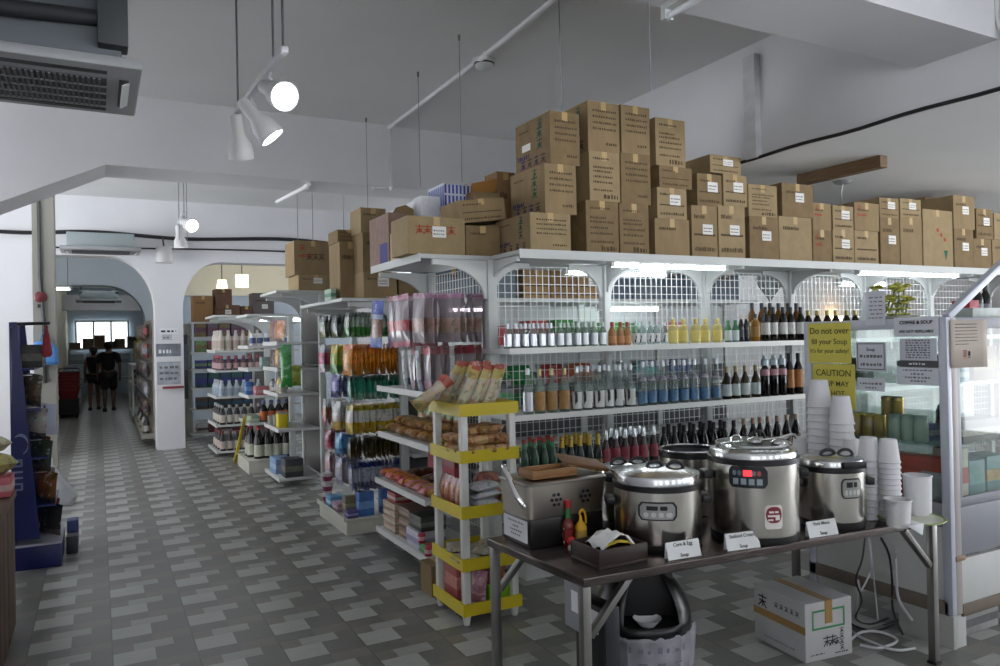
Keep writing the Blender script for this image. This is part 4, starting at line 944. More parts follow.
# plate with bowl, napkin roll
pc = OZ(911, 518, TZ + .02)
t = thing('plate', 'pale green rimmed plate overhanging the table edge', 'plate', (pc.x, pc.y, TZ))
MB().lathe((pc.x, pc.y, TZ), [(.001, .001), (.085, .001), (.095, .006), (.14, .02), (.143, .024), (.13, .022), (.09, .01), (.001, .008)], 40, caps=False).build('dish', M('d2d6c4', .3), t)
MB().lathe((pc.x, pc.y, TZ), [(.132, .0235), (.144, .0255), (.1455, .022), (.14, .018)], 40, caps=False).build('green_rim', M('8aa04a', .35), t)
bx = OY(898, 510, pc.y - .04); zt = OY(898, 499, pc.y - .04).z
t = thing('foam_bowl', 'short wide foam bowl standing on the green rimmed plate', 'bowl', (bx.x, bx.y, TZ + .01))
MB().lathe((bx.x, bx.y, TZ + .0105), [(.044, 0), (.048, .004), (.056, zt - TZ - .012), (.059, zt - TZ - .010), (.054, zt - TZ - .014), (.044, .006), (.001, .005)], 26, caps=False).build('wall', foam, t)
MB().lathe((bx.x, bx.y, TZ + .0105), [(.055, zt - TZ - .017), (.0605, zt - TZ - .014), (.0605, zt - TZ - .009), (.055, zt - TZ - .008)], 26, caps=False).build('rim', foam, t)
bx = OY(918, 510, pc.y + .05); zt = OY(918, 475, pc.y + .05).z
t = thing('foam_tub', 'tall straight white tub at the back of the plate', 'tub', (bx.x, bx.y, TZ + .01))
MB().lathe((bx.x, bx.y, TZ + .0105), [(.054, 0), (.058, .004), (.062, zt - TZ - .012), (.059, zt - TZ - .012), (.052, .006), (.001, .005)], 26, caps=False).build('wall', foam, t)
MB().lathe((bx.x, bx.y, TZ + .0105), [(.060, zt - TZ - .018), (.0655, zt - TZ - .014), (.0655, zt - TZ - .009), (.058, zt - TZ - .009)], 26, caps=False).build('rim', foam, t)
q = OZ(906, 523, TZ + .026)
t = thing('napkin', 'white paper napkin corner hanging over the front of the plate', 'napkin', (q.x, q.y, TZ))
g = MB(); g.add([(q.x - .06, q.y + .02, TZ + .029), (q.x + .05, q.y + .02, TZ + .029), (q.x + .045, q.y - .055, TZ + .026), (q.x, q.y - .075, TZ - .012), (q.x - .055, q.y - .05, TZ + .026), (q.x, q.y - .05, TZ + .027)], [(0, 1, 5), (1, 2, 5), (2, 3, 5), (3, 4, 5), (4, 0, 5)])
o = g.build('sheet', M('d8dadc', .9), t, fix=False); o.modifiers.new('solid', 'SOLIDIFY').thickness = .002

# ------------------------------------------------------------------ under the table
bc = (2.065, 2.63)
t = thing('rubbish_bin', 'black domed rubbish bin lined with a printed white plastic bag under the table', 'bin', (bc[0], bc[1], 0))
MB().lathe((bc[0], bc[1], 0), [(.165, 0), (.178, .01), (.205, .36)], 36).build('bucket', M('1a1a1d', .5), t)
g = MB(); n = 60; prof = [(.185, .06), (.210, .2), (.217, .30), (.220, .352), (.210, .362)]
vs = []; fs = []; rnd = random.Random(4); jit = [rnd.uniform(-.006, .006) for _ in range(n)]
for k, (r, z) in enumerate(prof):
    vs += [(bc[0] + (r + jit[i] * (1 + k * .2)) * math.cos(2 * PI * i / n), bc[1] + (r + jit[i] * (1 + k * .2)) * math.sin(2 * PI * i / n), z + (jit[(i * 7) % n] if k == 4 else 0)) for i in range(n)]
for k in range(len(prof) - 1): fs += [(k * n + i, k * n + (i + 1) % n, (k + 1) * n + (i + 1) % n, (k + 1) * n + i) for i in range(n)]
bagm = M('8c8c92', .45, noise=.25, nscale=14)
bag = g.add(vs, fs).build('plastic_bag', bagm, t, fix=False)
a = facing(bc, .25); pr = MB()
for k in range(7):
    u = a - .5 + k * .17; pr.patch(bc, .231, u, u + .05 + .04 * (k % 2), .31, .335 - (k % 3) * .006, 0, n=3)
    if k % 2: pr.patch(bc, .229, u, u + .16, .262, .270, 0, n=3); pr.patch(bc, .229, u, u + .12, .246, .253, 0, n=3)
pr.build('bag_print', M('6c6c78', .6), bag)
# dome lid with an open mouth on the camera side
g = MB(); n = 36; m_ = 9; vs = []; fs = []; mouth = facing(bc, .18)
for k in range(m_ + 1):
    e = PI / 2 * k / m_
    vs += [(bc[0] + .211 * math.cos(e) * math.cos(2 * PI * i / n), bc[1] + .211 * math.cos(e) * math.sin(2 * PI * i / n), .355 + .27 * math.sin(e)) for i in range(n)]
for k in range(m_):
    for i in range(n):
        am = 2 * PI * (i + .5) / n; d = (am - mouth + PI) % (2 * PI) - PI
        if abs(d) < .62 and 1 <= k <= 6: continue
        fs.append((k * n + i, k * n + (i + 1) % n, (k + 1) * n + (i + 1) % n, (k + 1) * n + i))
o = g.add(vs, fs).build('dome_lid', M('0c0c0e', .3), t, fix=False); o.modifiers.new('solid', 'SOLIDIFY').thickness = .006
fl = (bc[0] + .07 * math.cos(mouth), bc[1] + .07 * math.sin(mouth), .53)
MB().ob(fl, (.012, .24, .24), R=(Matrix.Rotation(mouth, 3, 'Z') @ Matrix.Rotation(-.05, 3, 'Y'))).build('swing_flap', M('08080a', .6), t, bev=.004)
MB().cyl((bc[0], bc[1], .33), (bc[0], bc[1], .38), .195, n=30).build('rubbish_heap', M('1b1b1e', .7), t)
fb = Vector((bc[0] + .12 * math.cos(mouth), bc[1] + .12 * math.sin(mouth), .382))
tag(MB().lathe((fb.x, fb.y, fb.z), [(.001, 0), (.03, .002), (.055, .03), (.06, .035), (.052, .031), (.03, .007), (.001, .006)], 20, caps=False).build('foam_bowl', foam), 'used white foam bowl lying in the mouth of the black bin', 'bowl')
bowl = bpy.data.objects.get('foam_bowl.001')
# black computer case behind the front leg
p = OZ(577, 640, .12)
cs = thing('computer_case', 'black upright metal case with a white sticker behind the front table leg', 'case', (1.74, 2.62, 0))
MB().box(1.74, 2.46, .005, 1.82, 2.66, .52).build('casing', M('101114', .4), cs, bev=.006)
MB().box(1.745, 2.454, .02, 1.815, 2.461, .51).build('front_panel', M('1b1d22', .35), cs, bev=.003)
MB().poly([(1.738, 2.49, .50), (1.738, 2.56, .50), (1.738, 2.56, .41), (1.738, 2.49, .41)]).build('sticker', paper, cs)
for sx in (1.745, 1.80):
    for sy in (2.47, 2.63): MB().box(sx, sy, 0, sx + .016, sy + .016, .006).build('foot', rubber, cs)
# white printed box
A_ = OZ(806, 664, 0); L_ = OZ(755, 637, 0); d = (L_ - A_); ang = math.atan2(d.y, d.x) - PI / 2
R_ = OZ(847, 650, 0); wbox = (R_ - A_).length - .01; dep = d.length; hb = .285
wb = M('b0b0b0', .7, noise=.06, nscale=7)
Mx = Matrix.Translation(A_) @ Matrix.Rotation(ang, 4, 'Z')
t = thing('carton', 'white printed carton with brown tape on the floor under the table', 'carton', A_, rz=ang)
g = MB(); g.M = Mx; g.box(0, 0, .001, wbox, dep, hb); bo = g.build('box', wb, t, bev=.004)
g = MB(); g.M = Mx
g.box(-.002, -.002, .135, .0, dep + .002, .172); g.box(wbox * .42, -.003, hb - .11, wbox * .42 + .045, .0, hb + .002)
g.box(wbox * .42, -.003, hb, wbox * .42 + .045, dep, hb + .002)
g.build('brown_tape', M('9a7a46', .35), t, smooth=False)
g = MB(); g.M = Mx
def fr_(a, b, c, e, w, m): 
    for q in ((a, c, b, c + w), (a, e - w, b, e), (a, c, a + w, e), (b - w, c, b, e)): g.poly([(q[0], -.0015, q[1]), (q[2], -.0015, q[1]), (q[2], -.0015, q[3]), (q[0], -.0015, q[3])], m)
fr_(wbox * .14, wbox * .84, .150, .245, .010, 0)
g.build('green_frame', [M('3f8a5a', .7)], t, smooth=False, fix=False); g = MB(); g.M = Mx
for k in range(3): glyph(g, 'F', wbox * (.36 + .12 * k), .06, .055 if k < 2 else .04, 1, -.0015)
for k in range(4): glyph(g, 'F', wbox * .72, .03 + k * .028, .03, 1, -.0015)
dashes(g, 'F', wbox * .1, wbox * .42, .03, .006, 1, -.0015); dashes(g, 'F', wbox * .62, wbox * .9, .02, .008, 1, -.0015)
g.build('front_lettering', [M('3f8a5a', .7), M('2c2c30', .8)], t, smooth=False, fix=False); g = MB(); g.M = Mx
glyph(g, 'L', dep * .72, hb * .62, .07, 1, -.0015)
g.build('side_emblem', [M('3f8a5a', .7), M('2c2c30', .8)], t, smooth=False, fix=False); g = MB(); g.M = Mx
for k in range(5): glyph(g, 'L', dep * (.1 + .1 * k), hb * .72, .03, 1, -.0015)
g.build('side_lettering', [M('3f8a5a', .7), M('2c2c30', .8)], t, smooth=False, fix=False); g = MB(); g.M = Mx
dashes(g, 'L', dep * .2, dep * .8, hb * .12, .012, 2, -.0015)
g.build('side_line_print', [M('3f8a5a', .7), M('2c2c30', .8), M('8a8a96', .8)], t, smooth=False, fix=False)

# ------------------------------------------------------------------ glass display cabinet
CX, CY0, CY1, CXR, CT = 3.72, 2.28, 3.14, 5.4, 1.655
fw = M('b9bdc8', .4, .1); fgrey = M('8f9198', .45, .1); cpanel = M('c9cbc8', .5, noise=.03, nscale=4); ctrim = M('6f6458', .6, noise=.1, nscale=8)
t = CAB = thing('display_cabinet', 'tall glass display cabinet covered with notices at the end of the soup table', 'cabinet', (4.5, 2.7, 0))
def part(name, mat, *b, bev=.003): return MB().box(*b).build(name, mat, CAB, bev=bev)
part('corner_post', fw, CX, CY0, .17, CX + .035, CY0 + .045, CT)
part('corner_post', M('a39c98', .45), CX + .035, CY0, .17, CX + .085, CY0 + .04, CT)
part('corner_post', fw, CX, CY1 - .05, .0, CX + .05, CY1, CT)
part('header', fw, CX, CY0 + .045, CT - .055, CX + .05, CY1 - .05, CT); part('header', fgrey, CX + .085, CY0, CT - .06, CXR, CY0 + .04, CT)
part('side_panel', cpanel, CX + .008, CY0 + .045, .235, CX + .03, CY1 - .05, .60); part('side_panel', fgrey, CX + .006, CY0 + .045, .60, CX + .03, CY1 - .05, .72)
part('bottom_trim', ctrim, CX, CY0 + .02, .165, CX + .03, CY1, .235)
part('front_panel', cpanel, CX + .086, CY0 + .006, .21, CXR, CY0 + .03, .44); part('front_panel', fgrey, CX + .086, CY0 + .002, .46, CXR, CY0 + .03, .70)
part('bottom_trim', ctrim, CX + .08, CY0 - .004, .155, CXR, CY0 + .03, .215)
part('drip_rail', M('8a7258', .5), CX + .03, CY0 - .004, .435, CX + .11, CY0 + .03, .462)
part('floor_panel', fgrey, CX + .03, CY0 + .04, .70, CXR, CY1 - .01, .72)
part('back_panel', M('b4bcbc', .6), CX + .03, CY1 - .012, .20, CXR, CY1, .74); part('rear_pane', GLASS('d4e0de', .1), CX + .05, CY1 - .012, .74, CXR, CY1 - .006, CT - .02, bev=0)
part('top_panel', GLASS('cfdcda', .1), CX + .052, CY0 + .042, CT - .012, CXR, CY1, CT, bev=0)
for z in (1.0, 1.32): part('glass_shelf', GLASS('c6d8d2', .08), CX + .045, CY0 + .07, z - .008, CXR, CY1 - .02, z, bev=0)
part('glass_pane', GLASS('eff3f1', .01, .03), CX + .016, CY0 + .045, .72, CX + .021, CY1 - .05, CT - .055, bev=0)
d = MB().box(CX + .09, CY0 + .012, .70, CXR, CY0 + .03, .745); d.box(CX + .09, CY0 + .012, .745, CX + .125, CY0 + .03, CT - .06)
dr = d.build('door', fgrey, CAB, bev=.002)
MB().box(CX + .125, CY0 + .018, .745, CXR, CY0 + .023, CT - .06).build('glass_pane', GLASS('eff3f1', .01, .03), dr)
part('foot', M('a9aaa6', .5), CX + .01, CY0 + .005, 0, CX + .04, CY0 + .30, .165); part('foot', M('b9bbb8', .5), CX + .045, CY0 + .008, 0, CX + .12, CY0 + .04, .165)
part('foot', M('a9aaa6', .5), CX + .01, CY1 - .3, 0, CX + .04, CY1 - .055, .165)
part('strut', fw, 0, 0, 0, .001, .001, .001) if 0 else None
MB().bar((3.755, 2.30, CT + .001), (4.30, 2.30, 1.965), .035, .035).build('lid_strut', fw, CAB, bev=.003)
# notices on the aisle face; reading direction is towards the camera (-Y)
ylw = M('d6ca5c', .8, noise=.03, nscale=10); whs = M('cfd1d8', .8)
def notice(x0, y0, x1, y1, mat, label, off=.004, name='notice'):
    a = OX(x0, y0, CX - off); b = OX(x1, y1, CX - off); c = OX(x0, y1, CX - off); e = OX(x1, y0, CX - off)
    ya, yb = a.y, b.y; za = (a.z + e.z) / 2; zb = (b.z + c.z) / 2
    t = thing(name, label, 'sign', (CX - off, (ya + yb) / 2, zb))
    MB().box(CX - off - .0008, yb, zb, CX - off + .0008, ya, za).build('sheet', mat, t, smooth=False)
    return t, ya, yb, za, zb, CX - off - .0022
def lines(S, rows, mat=ink, bold=.0008):
    t, ya, yb, za, zb, x = S
    for s, f, h in rows:
        text(s, h, (x, (ya + yb) / 2, zb + (za - zb) * f), (0, -1, 0), (0, 0, 1), mat, t, bold=bold)
def scribble(S, rows, mat=greyink):
    t, ya, yb, za, zb, x = S; g = MB()
    for f, w, h in rows: dashes(g, 'L', (ya + yb) / 2 - (ya - yb) * w / 2, (ya + yb) / 2 + (ya - yb) * w / 2, zb + (za - zb) * f, h, 0, x, .014)
    g.build('print', mat, t, fix=False)
serif = M('4a4a30', .9)
S = notice(808, 323, 851.5, 363, ylw, 'yellow sign asking not to overfill your soup', .006)
lines(S, (('Do not over', .80, .052), ('fill your Soup', .53, .045), ("It's for your safety!", .30, .034)), serif, .0002)
S = notice(812.5, 364, 856, 408, ylw, 'yellow caution sign about hot soup behind the tallest cups')
lines(S, (('CAUTION', .79, .052), ('SOUP MAY', .55, .042), ('BE HOT', .33, .042)), serif, .0002)
S = notice(856, 342, 886.5, 371, whs, 'bordered white price notice for soup beside the yellow signs')
lines(S, (('Soup', .74, .026),), ink, .0003); scribble(S, ((.46, .75, .016), (.18, .7, .016)))
t, ya, yb, za, zb, x = S; g = MB()
for q in ((yb + .008, zb + .008, ya - .008, zb + .012), (yb + .008, za - .012, ya - .008, za - .008), (yb + .008, zb + .008, yb + .012, za - .008), (ya - .012, zb + .008, ya - .008, za - .008)):
    g.poly([(x, q[0], q[1]), (x, q[2], q[1]), (x, q[2], q[3]), (x, q[0], q[3])])
g.build('border', ink, t, fix=False)
S = notice(857.5, 378, 885, 391, whs, 'narrow white notice under the bordered price notice'); scribble(S, ((.5, .8, .012), (.2, .4, .009)))
S = notice(894, 317, 939, 336.5, whs, 'white sign saying coffee and soup are not refillable', .007)
lines(S, (('COFFEE & SOUP', .72, .025), ('ARE NOT REFILLABLE', .26, .0195)), ink, .0006)
S = notice(899.5, 338.5, 937, 360.5, M('c6c9d2', .8), 'white sheet with a printed price table under the refill sign'); scribble(S, [(.88 - .11 * k, .66, .008) for k in range(8)])
S = notice(897, 361, 938, 366.5, M('4a4c50', .6), 'dark strip between the price table and the lower white notice', .005); scribble(S, ((.3, .4, .012),), paper)
S = notice(897, 367.5, 939, 385, whs, 'wide white notice lowest on the corner of the cabinet'); scribble(S, ((.80, .7, .008), (.58, .3, .009), (.38, .6, .009), (.18, .4, .009)))
# sheet rising over the cabinet
a = OX(865, 292, CX - .01); b = OX(885.5, 325, CX - .01)
t = thing('notice', 'white lined sheet standing up over the top edge of the cabinet', 'sign', (CX - .01, (a.y + b.y) / 2, b.z))
MB().box(CX - .011, b.y, b.z, CX - .009, a.y, a.z).build('sheet', whs, t)
g = MB()
for k in range(6): dashes(g, 'L', b.y + .015, a.y - .02, b.z + (a.z - b.z) * (.2 + .12 * k), .006, 0, CX - .0125, .02)
g.build('print', greyink, t, fix=False)
# warning paper on the front of the cabinet
a = OY(950, 320, CY0 - .006); b = OY(986, 366, CY0 - .006)
t = thing('notice', 'curling beige paper with a red warning symbol on the cabinet front', 'sign', (a.x, CY0 - .006, b.z))
g = MB(); n = 8; vs = []
for i in range(n + 1):
    u = i / n; x = a.x + (b.x - a.x) * u; y = CY0 - .006 - .03 * max(0, u - .6) ** 1.5
    vs += [(x, y, b.z - .004 * u), (x, y, a.z)]
o = g.add(vs, [(2 * i, 2 * i + 2, 2 * i + 3, 2 * i + 1) for i in range(n)]).build('sheet', M('b8ada2', .8), t, fix=False); o.modifiers.new('solid', 'SOLIDIFY').thickness = .0012
g = MB(); w = b.x - a.x; h = a.z - b.z; yy = CY0 - .0085
for k in range(7): dashes(g, 'F', a.x + w * .12, a.x + w * (.75 if k != 6 else .5), b.z + h * (.90 - .07 * k), h * .02, 1, yy - .001, .012)
PM_ = [M('a83a30', .8), ink, M('c07a30', .8)]; g.build('text_lines', PM_, t, smooth=False, fix=False); g = MB()
x0, z0 = a.x + w * .34, b.z + h * .22
for q in ((x0, z0, x0 + .028, z0 + .004), (x0, z0 + .03, x0 + .028, z0 + .034), (x0, z0, x0 + .004, z0 + .034), (x0 + .024, z0, x0 + .028, z0 + .034)): g.poly([(q[0], yy, q[1]), (q[2], yy, q[1]), (q[2], yy, q[3]), (q[0], yy, q[3])], 0)
g.poly([(x0 + .004, yy - .0003, z0 + .004), (x0 + .008, yy - .0003, z0 + .004), (x0 + .024, yy - .0003, z0 + .03), (x0 + .02, yy - .0003, z0 + .03)], 0)
g.poly([(x0 + .01, yy - .0001, z0 + .008), (x0 + .018, yy - .0001, z0 + .008), (x0 + .016, yy - .0001, z0 + .026), (x0 + .012, yy - .0001, z0 + .026)], 1)
g.build('warning_symbol', PM_, t, smooth=False, fix=False); g = MB()
g.ball((x0 + .05, yy, z0 + .016), (.010, .001, .014), 10, 1)
g.build('warning_emblem', PM_, t, smooth=False, fix=False); g = MB()
dashes(g, 'F', x0, x0 + .028, z0 - .012, .006, 2, yy, .008); dashes(g, 'F', x0 + .04, x0 + .06, z0 - .006, .006, 1, yy, .008)
g.build('caption', PM_, t, smooth=False, fix=False)
# goods in the cabinet
gold = M('c4a650', .35, .6); tin = thing('tin', 'x', 'tin')
MB().lathe((0, 0, 0), [(.03, 0), (.032, .003), (.032, .118), (.030, .12)], 20).build('can', gold, tin, local=True)
MB().lathe((0, 0, 0), [(.033, .116), (.033, .126), (.029, .128)], 20).build('lid', M('c2aa5c', .25, .8), tin, local=True)
for k, px in enumerate((858, 869, 880)): 
    p = OX(px, 430, 3.86); put(tin, (3.86, p.y, 1.001), (0, 0, 0), ORD[k] + ' gold tin from the far end on the middle glass shelf', 'gold tins in the cabinet')
for k, px in enumerate((888, 898)):
    p = OX(px, 430, 4.0); put(tin, (4.0, p.y, 1.001), (0, 0, 0), ORD[k] + ' tall gold tin standing behind the short gold tins', 'gold tins in the cabinet', (1, 1, 1.7))
jar = thing('glass_jar', 'x', 'jar')
MB().lathe((0, 0, 0), [(.034, 0), (.037, .005), (.037, .10), (.03, .115), (.03, .125)], 20).build('glass_body', GLASS('c8dccf', .6), jar, local=True)
MB().lathe((0, 0, 0), [(.033, .118), (.033, .138), (.03, .14)], 20).build('lid', M('8fa39c', .4), jar, local=True)
for k, px in enumerate((896, 908, 921)): 
    p = OX(px, 430, 3.84); put(jar, (3.84, p.y, 1.001), (0, 0, 0), ORD[k] + ' pale green jar from the gold tins on the middle glass shelf', 'jars in the cabinet')
def goods(name, label, cat, x0, y0, z0, x1, y1, z1, col, band=None, bev=.002):
    t = thing(name, label, cat, ((x0 + x1) / 2, (y0 + y1) / 2, z0))
    MB().box(x0, y0, z0, x1, y1, z1).build('carton', M(col, .5, noise=.12, nscale=18), t, bev=bev)
    if band:
        h = z1 - z0; g = MB().box(x0 - .0006, y0 - .0006, z0 + h * .3, x1 + .0006, y1 + .0006, z0 + h * .62)
        g.build('printed_band', M(band, .5, noise=.2, nscale=30), t, smooth=False)
    return t
goods('packet', 'red patterned packet on the cabinet floor beside the white tub', 'packet', 3.80, 2.36, .722, 3.9, 2.66, .93, 'c4442f', 'd8684c')
goods('box', 'white box leaning behind the white tub inside the cabinet', 'box', 3.78, 2.335, .722, 3.80, 2.47, .86, 'b9bdbf')
goods('box', 'blue and white box on the middle glass shelf between the jars', 'box', 3.93, 2.5, 1.001, 4.0, 2.60, 1.09, '7488b4', 'c4c8d0')
goods('box', 'grey boxes pack on the top glass shelf by the far post', 'box', 3.82, 2.85, 1.321, 3.95, 3.02, 1.44, '6c7678', '9aa6a4')
goods('box', 'olive box on the top glass shelf near the corner post', 'box', 3.82, 2.40, 1.321, 3.95, 2.6, 1.46, '6f7450', '8a8f64')
goods('box', 'teal box at the cabinet floor behind the front door', 'box', 4.02, 2.36, .722, 4.16, 2.5, .90, '3c8084', '5c9a98')
goods('box', 'narrow red and white box at the cabinet floor behind the front door', 'box', 3.90, 2.33, .722, 3.96, 2.48, .98, 'b8b0a4', 'a83a34')
goods('box', 'tan and teal box beside the plain teal one behind the front door', 'box', 4.18, 2.36, .722, 4.36, 2.5, .91, '4a8a88', 'b08c3c')
goods('packet', 'speckled black and cream packet on the middle shelf behind the door', 'packet', 3.94, 2.34, 1.001, 4.28, 2.44, 1.12, '4c4a44', 'a8a496')
p = bottle_proto('whisky_bottle', 'x', shape(.055, .30, .02, .5, .72), M('191310', .12), [('label', lab_(.0553, .03, .10), M('5a5148', .5)), ('cap', cap_(.022, .26, .303), M('8a7448', .4, .4))])
put(p, (4.07, 2.5, 1.001), label='big dark bottle behind the speckled packet in the cabinet', group='bottles in the cabinet')
goods('box', 'pale blue box at the top of the front door', 'box', 3.92, 2.36, 1.321, 4.04, 2.46, 1.40, '8fb0bc', 'c4d6da')
goods('box', 'brown box on the top shelf behind the front door', 'box', 4.08, 2.36, 1.321, 4.3, 2.5, 1.5, '8a6c44', 'a88c5c')
# on top of the cabinet
t = thing('artificial_flowers', 'bunch of yellow green artificial flowers on top of the cabinet', 'flowers', (3.95, 2.75, CT))
lf, stm = M('b9b858', .5, noise=.2, nscale=30), M('7a8a3c', .5); g = MB(); s = MB(); rnd = random.Random(9)
for k in range(9):
    bx, by = 3.88 + .018 * k + rnd.uniform(-.02, .02), 2.68 + rnd.uniform(-.06, .10); tx, ty, tz = bx + rnd.uniform(-.03, .03), by + rnd.uniform(-.06, .06), CT + rnd.uniform(.11, .19)
    g = MB(); s.tube([(bx, by, CT + .02), ((bx + tx) / 2 + .01, (by + ty) / 2, (CT + tz) / 2), (tx, ty, tz)], .005, 5)
    for j in range(6):
        a = j * PI / 3 + rnd.uniform(-.3, .3); g.ball((tx + .022 * math.cos(a), ty + .022 * math.sin(a), tz + rnd.uniform(-.012, .012)), (.02, .02, .008), 6, 0, 4)
    g.build('bloom', lf, t); g = MB()
    for j in range(3): g.ball((bx + rnd.uniform(-.03, .03), by + rnd.uniform(-.03, .03), CT + .03 + .03 * j), (.022, .012, .007), 6, 0, 4)
    g.build('leaf_cluster', lf, t)
s.build('stems', stm, t)
MB().box(3.86, 2.63, CT + .001, 4.06, 2.80, CT + .022).build('holder', M('9a9c8a', .5), t, bev=.004)
t = goods('tray', 'shallow clear plastic tray on the cabinet top before the wire grid', 'tray', 4.05, 2.34, CT + .001, 4.30, 2.44, CT + .05, 'aeb6b2')
goods('packet', 'red bundle of packets on the cabinet top near the strut', 'packet', 4.30, 2.5, CT + .001, 4.39, 2.6, CT + .10, 'a02c3a', 'c43c4a')
p = bottle_proto('wine_bottle', 'x', shape(.03, .2, .012, .55, .75), M('151518', .15), [('label', lab_(.0302, .02, .08), M('8a8c90', .5)), ('cap', cap_(.014, .16, .203), M('1d1d22', .4))])
for k in range(2): put(p, (4.46 + .08 * k, 2.55, CT + .001), label=ORD[k] + ' small black bottle past the red bundle on the cabinet top', group='bottles on the cabinet')
# behind / under the cabinet
goods('power_unit', 'grey boxed power unit on the floor under the cabinet', 'box', 3.95, 2.36, .001, 4.25, 2.62, .13, '8d8f8c', '5a5c5c', .006)
cab_b = M('17171a', .5); cab_w = M('bfc1c4', .5)
def hang(pts, r, mt, lab): return cable('power_cable', smoothpts(pts), r * .66, mt, lab)
def floor_pts(pl, z=.012): return [OZ(x, y, z) for x, y in pl]
ya = 2.6
hang([OY(865, 538, ya), OY(862, 560, ya), OY(856, 580, ya), OY(862, 600, ya), OY(856, 618, ya - .03), OY(870, 624, ya - .05), OY(888, 618, ya)], .008, cab_b, 'black cable looping down behind the white carton')
hang([OY(868, 538, ya), OY(871, 560, ya), OY(869, 575, ya + .02), OY(861, 590, ya), OY(858, 580, ya)], .008, cab_w, 'white cable with a loop hanging below the table')
hang([OY(870, 540, ya), OY(874, 580, ya), OY(878, 620, ya)], .006, cab_w, 'straight thin white cable hanging below the table')
hang([OY(881, 538, ya - .1), OY(889, 555, ya - .1), OY(892, 580, ya - .1), OY(893, 610, ya - .1), OY(903, 635, ya - .15)], .009, cab_b, 'thick black cable dropping to the floor near the table leg')
hang([OY(895, 545, ya - .1), OY(896, 575, ya - .1), OY(899, 600, ya - .1), OY(912, 620, ya - .12)], .011, cab_w, 'thick white cable dropping beside the thick black one')
hang(floor_pts([(850, 640), (862, 632), (880, 632), (897, 640), (880, 648), (860, 645)]), .011, cab_w, 'white cable coiled on the floor behind the white carton')
hang(floor_pts([(846, 628), (866, 640), (895, 650), (915, 648)]), .011, cab_w, 'white cable lying straight across the floor under the cabinet')
hang(floor_pts([(884, 625), (905, 618), (925, 616), (945, 612)]) , .008, cab_b, 'black cable running along the floor to the cabinet corner')
hang(floor_pts([(848, 622), (860, 628), (878, 630), (900, 622)]), .009, cab_b, 'black cable snaking on the floor behind the coiled white cable')

# ------------------------------------------------------------------ hanging packets
def packet_mesh(w, h, tk, bands, head=.07):
    """pillow bag hung from its top edge at the origin, facing -Y; bands = list of (fraction from the top, material slot)"""
    nu, nv = 6, 10; vs = []; fs = []; ms = []
    for s in (-1, 1):
        for j in range(nv + 1):
            v = j / nv
            for i in range(nu + 1):
                u = i / nu
                b = 0 if v < head else math.sin(PI * min(1, (v - head) / (1 - head))) ** .6
                y = s * tk / 2 * b * (math.sin(PI * u) ** .5 if 0 < u < 1 else 0)
                vs.append(((u - .5) * w * (1 - .05 * math.sin(PI * v)), y + s * .0008, -v * h))
    def slot(v):
        for f, m in bands:
            if v <= f: return m
        return bands[-1][1]
    N = (nu + 1) * (nv + 1)
    for s in (0, 1):
        for j in range(nv):
            for i in range(nu):
                a = s * N + j * (nu + 1) + i
                fs.append((a, a + 1, a + nu + 2, a + nu + 1) if s else (a, a + nu + 1, a + nu + 2, a + 1)); ms.append(slot((j + .5) / nv))
    for j in range(nv):
        for i in (0, nu):
            a = j * (nu + 1) + i; fs.append((a, a + nu + 1, N + a + nu + 1, N + a)); ms.append(slot((j + .5) / nv))
    for i in range(nu):
        for j in (0, nv):
            a = j * (nu + 1) + i; fs.append((a, a + 1, N + a + 1, N + a)); ms.append(slot(0 if j == 0 else 1))
    return vs, fs, ms
PM = {}
def foil(c):
    """printed plastic film: base colour with patches of lighter and darker print, crinkled"""
    k = ('foil', c)
    if k in MATS: return MATS[k]
    m = M(c, .28, spec=.6, bump=.35, nscale=38, key=k); nt = m.node_tree; b = nt.nodes['Principled BSDF']; L = nt.links.new
    tc = nt.nodes.new('ShaderNodeTexCoord'); oi = nt.nodes.new('ShaderNodeObjectInfo'); ad = nt.nodes.new('ShaderNodeVectorMath'); ad.operation = 'ADD'
    L(tc.outputs['Object'], ad.inputs[0]); L(oi.outputs['Location'], ad.inputs[1])
    v = nt.nodes.new('ShaderNodeTexVoronoi'); v.inputs['Scale'].default_value = 34; L(ad.outputs[0], v.inputs['Vector'])
    n = nt.nodes.new('ShaderNodeTexNoise'); n.inputs['Scale'].default_value = 19; n.inputs['Detail'].default_value = 3; L(ad.outputs[0], n.inputs['Vector'])
    r = nt.nodes.new('ShaderNodeValToRGB'); r.color_ramp.interpolation = 'CONSTANT'; e = r.color_ramp.elements
    base = lin(c); e[0].color = tuple(x * .6 for x in base[:3]) + (1,); e[1].position = .40; e[1].color = base
    w = e.new(.62); w.color = tuple(min(1, x * .6 + .30) for x in base[:3]) + (1,)
    L(n.outputs['Fac'], r.inputs[0])
    mx = nt.nodes.new('ShaderNodeMix'); mx.data_type = 'RGBA'; mx.blend_type = 'MULTIPLY'; mx.inputs[0].default_value = .22
    L(r.outputs[0], mx.inputs[6]); L(v.outputs['Color'], mx.inputs[7]); L(mx.outputs[2], b.inputs['Base Color'])
    return m
def packet_proto(w, h, tk, cols, bands, name='snack_packet', cat='packet'):
    vs, fs, ms = packet_mesh(w, h, tk, bands)
    g = MB(); g.add(vs, fs, ms)
    o = g.build(name, [c if not isinstance(c, str) else foil(c) for c in cols], None, local=True)
    WM[o.name] = Matrix(); return tag(o, 'x', cat)
def standing(o): return o

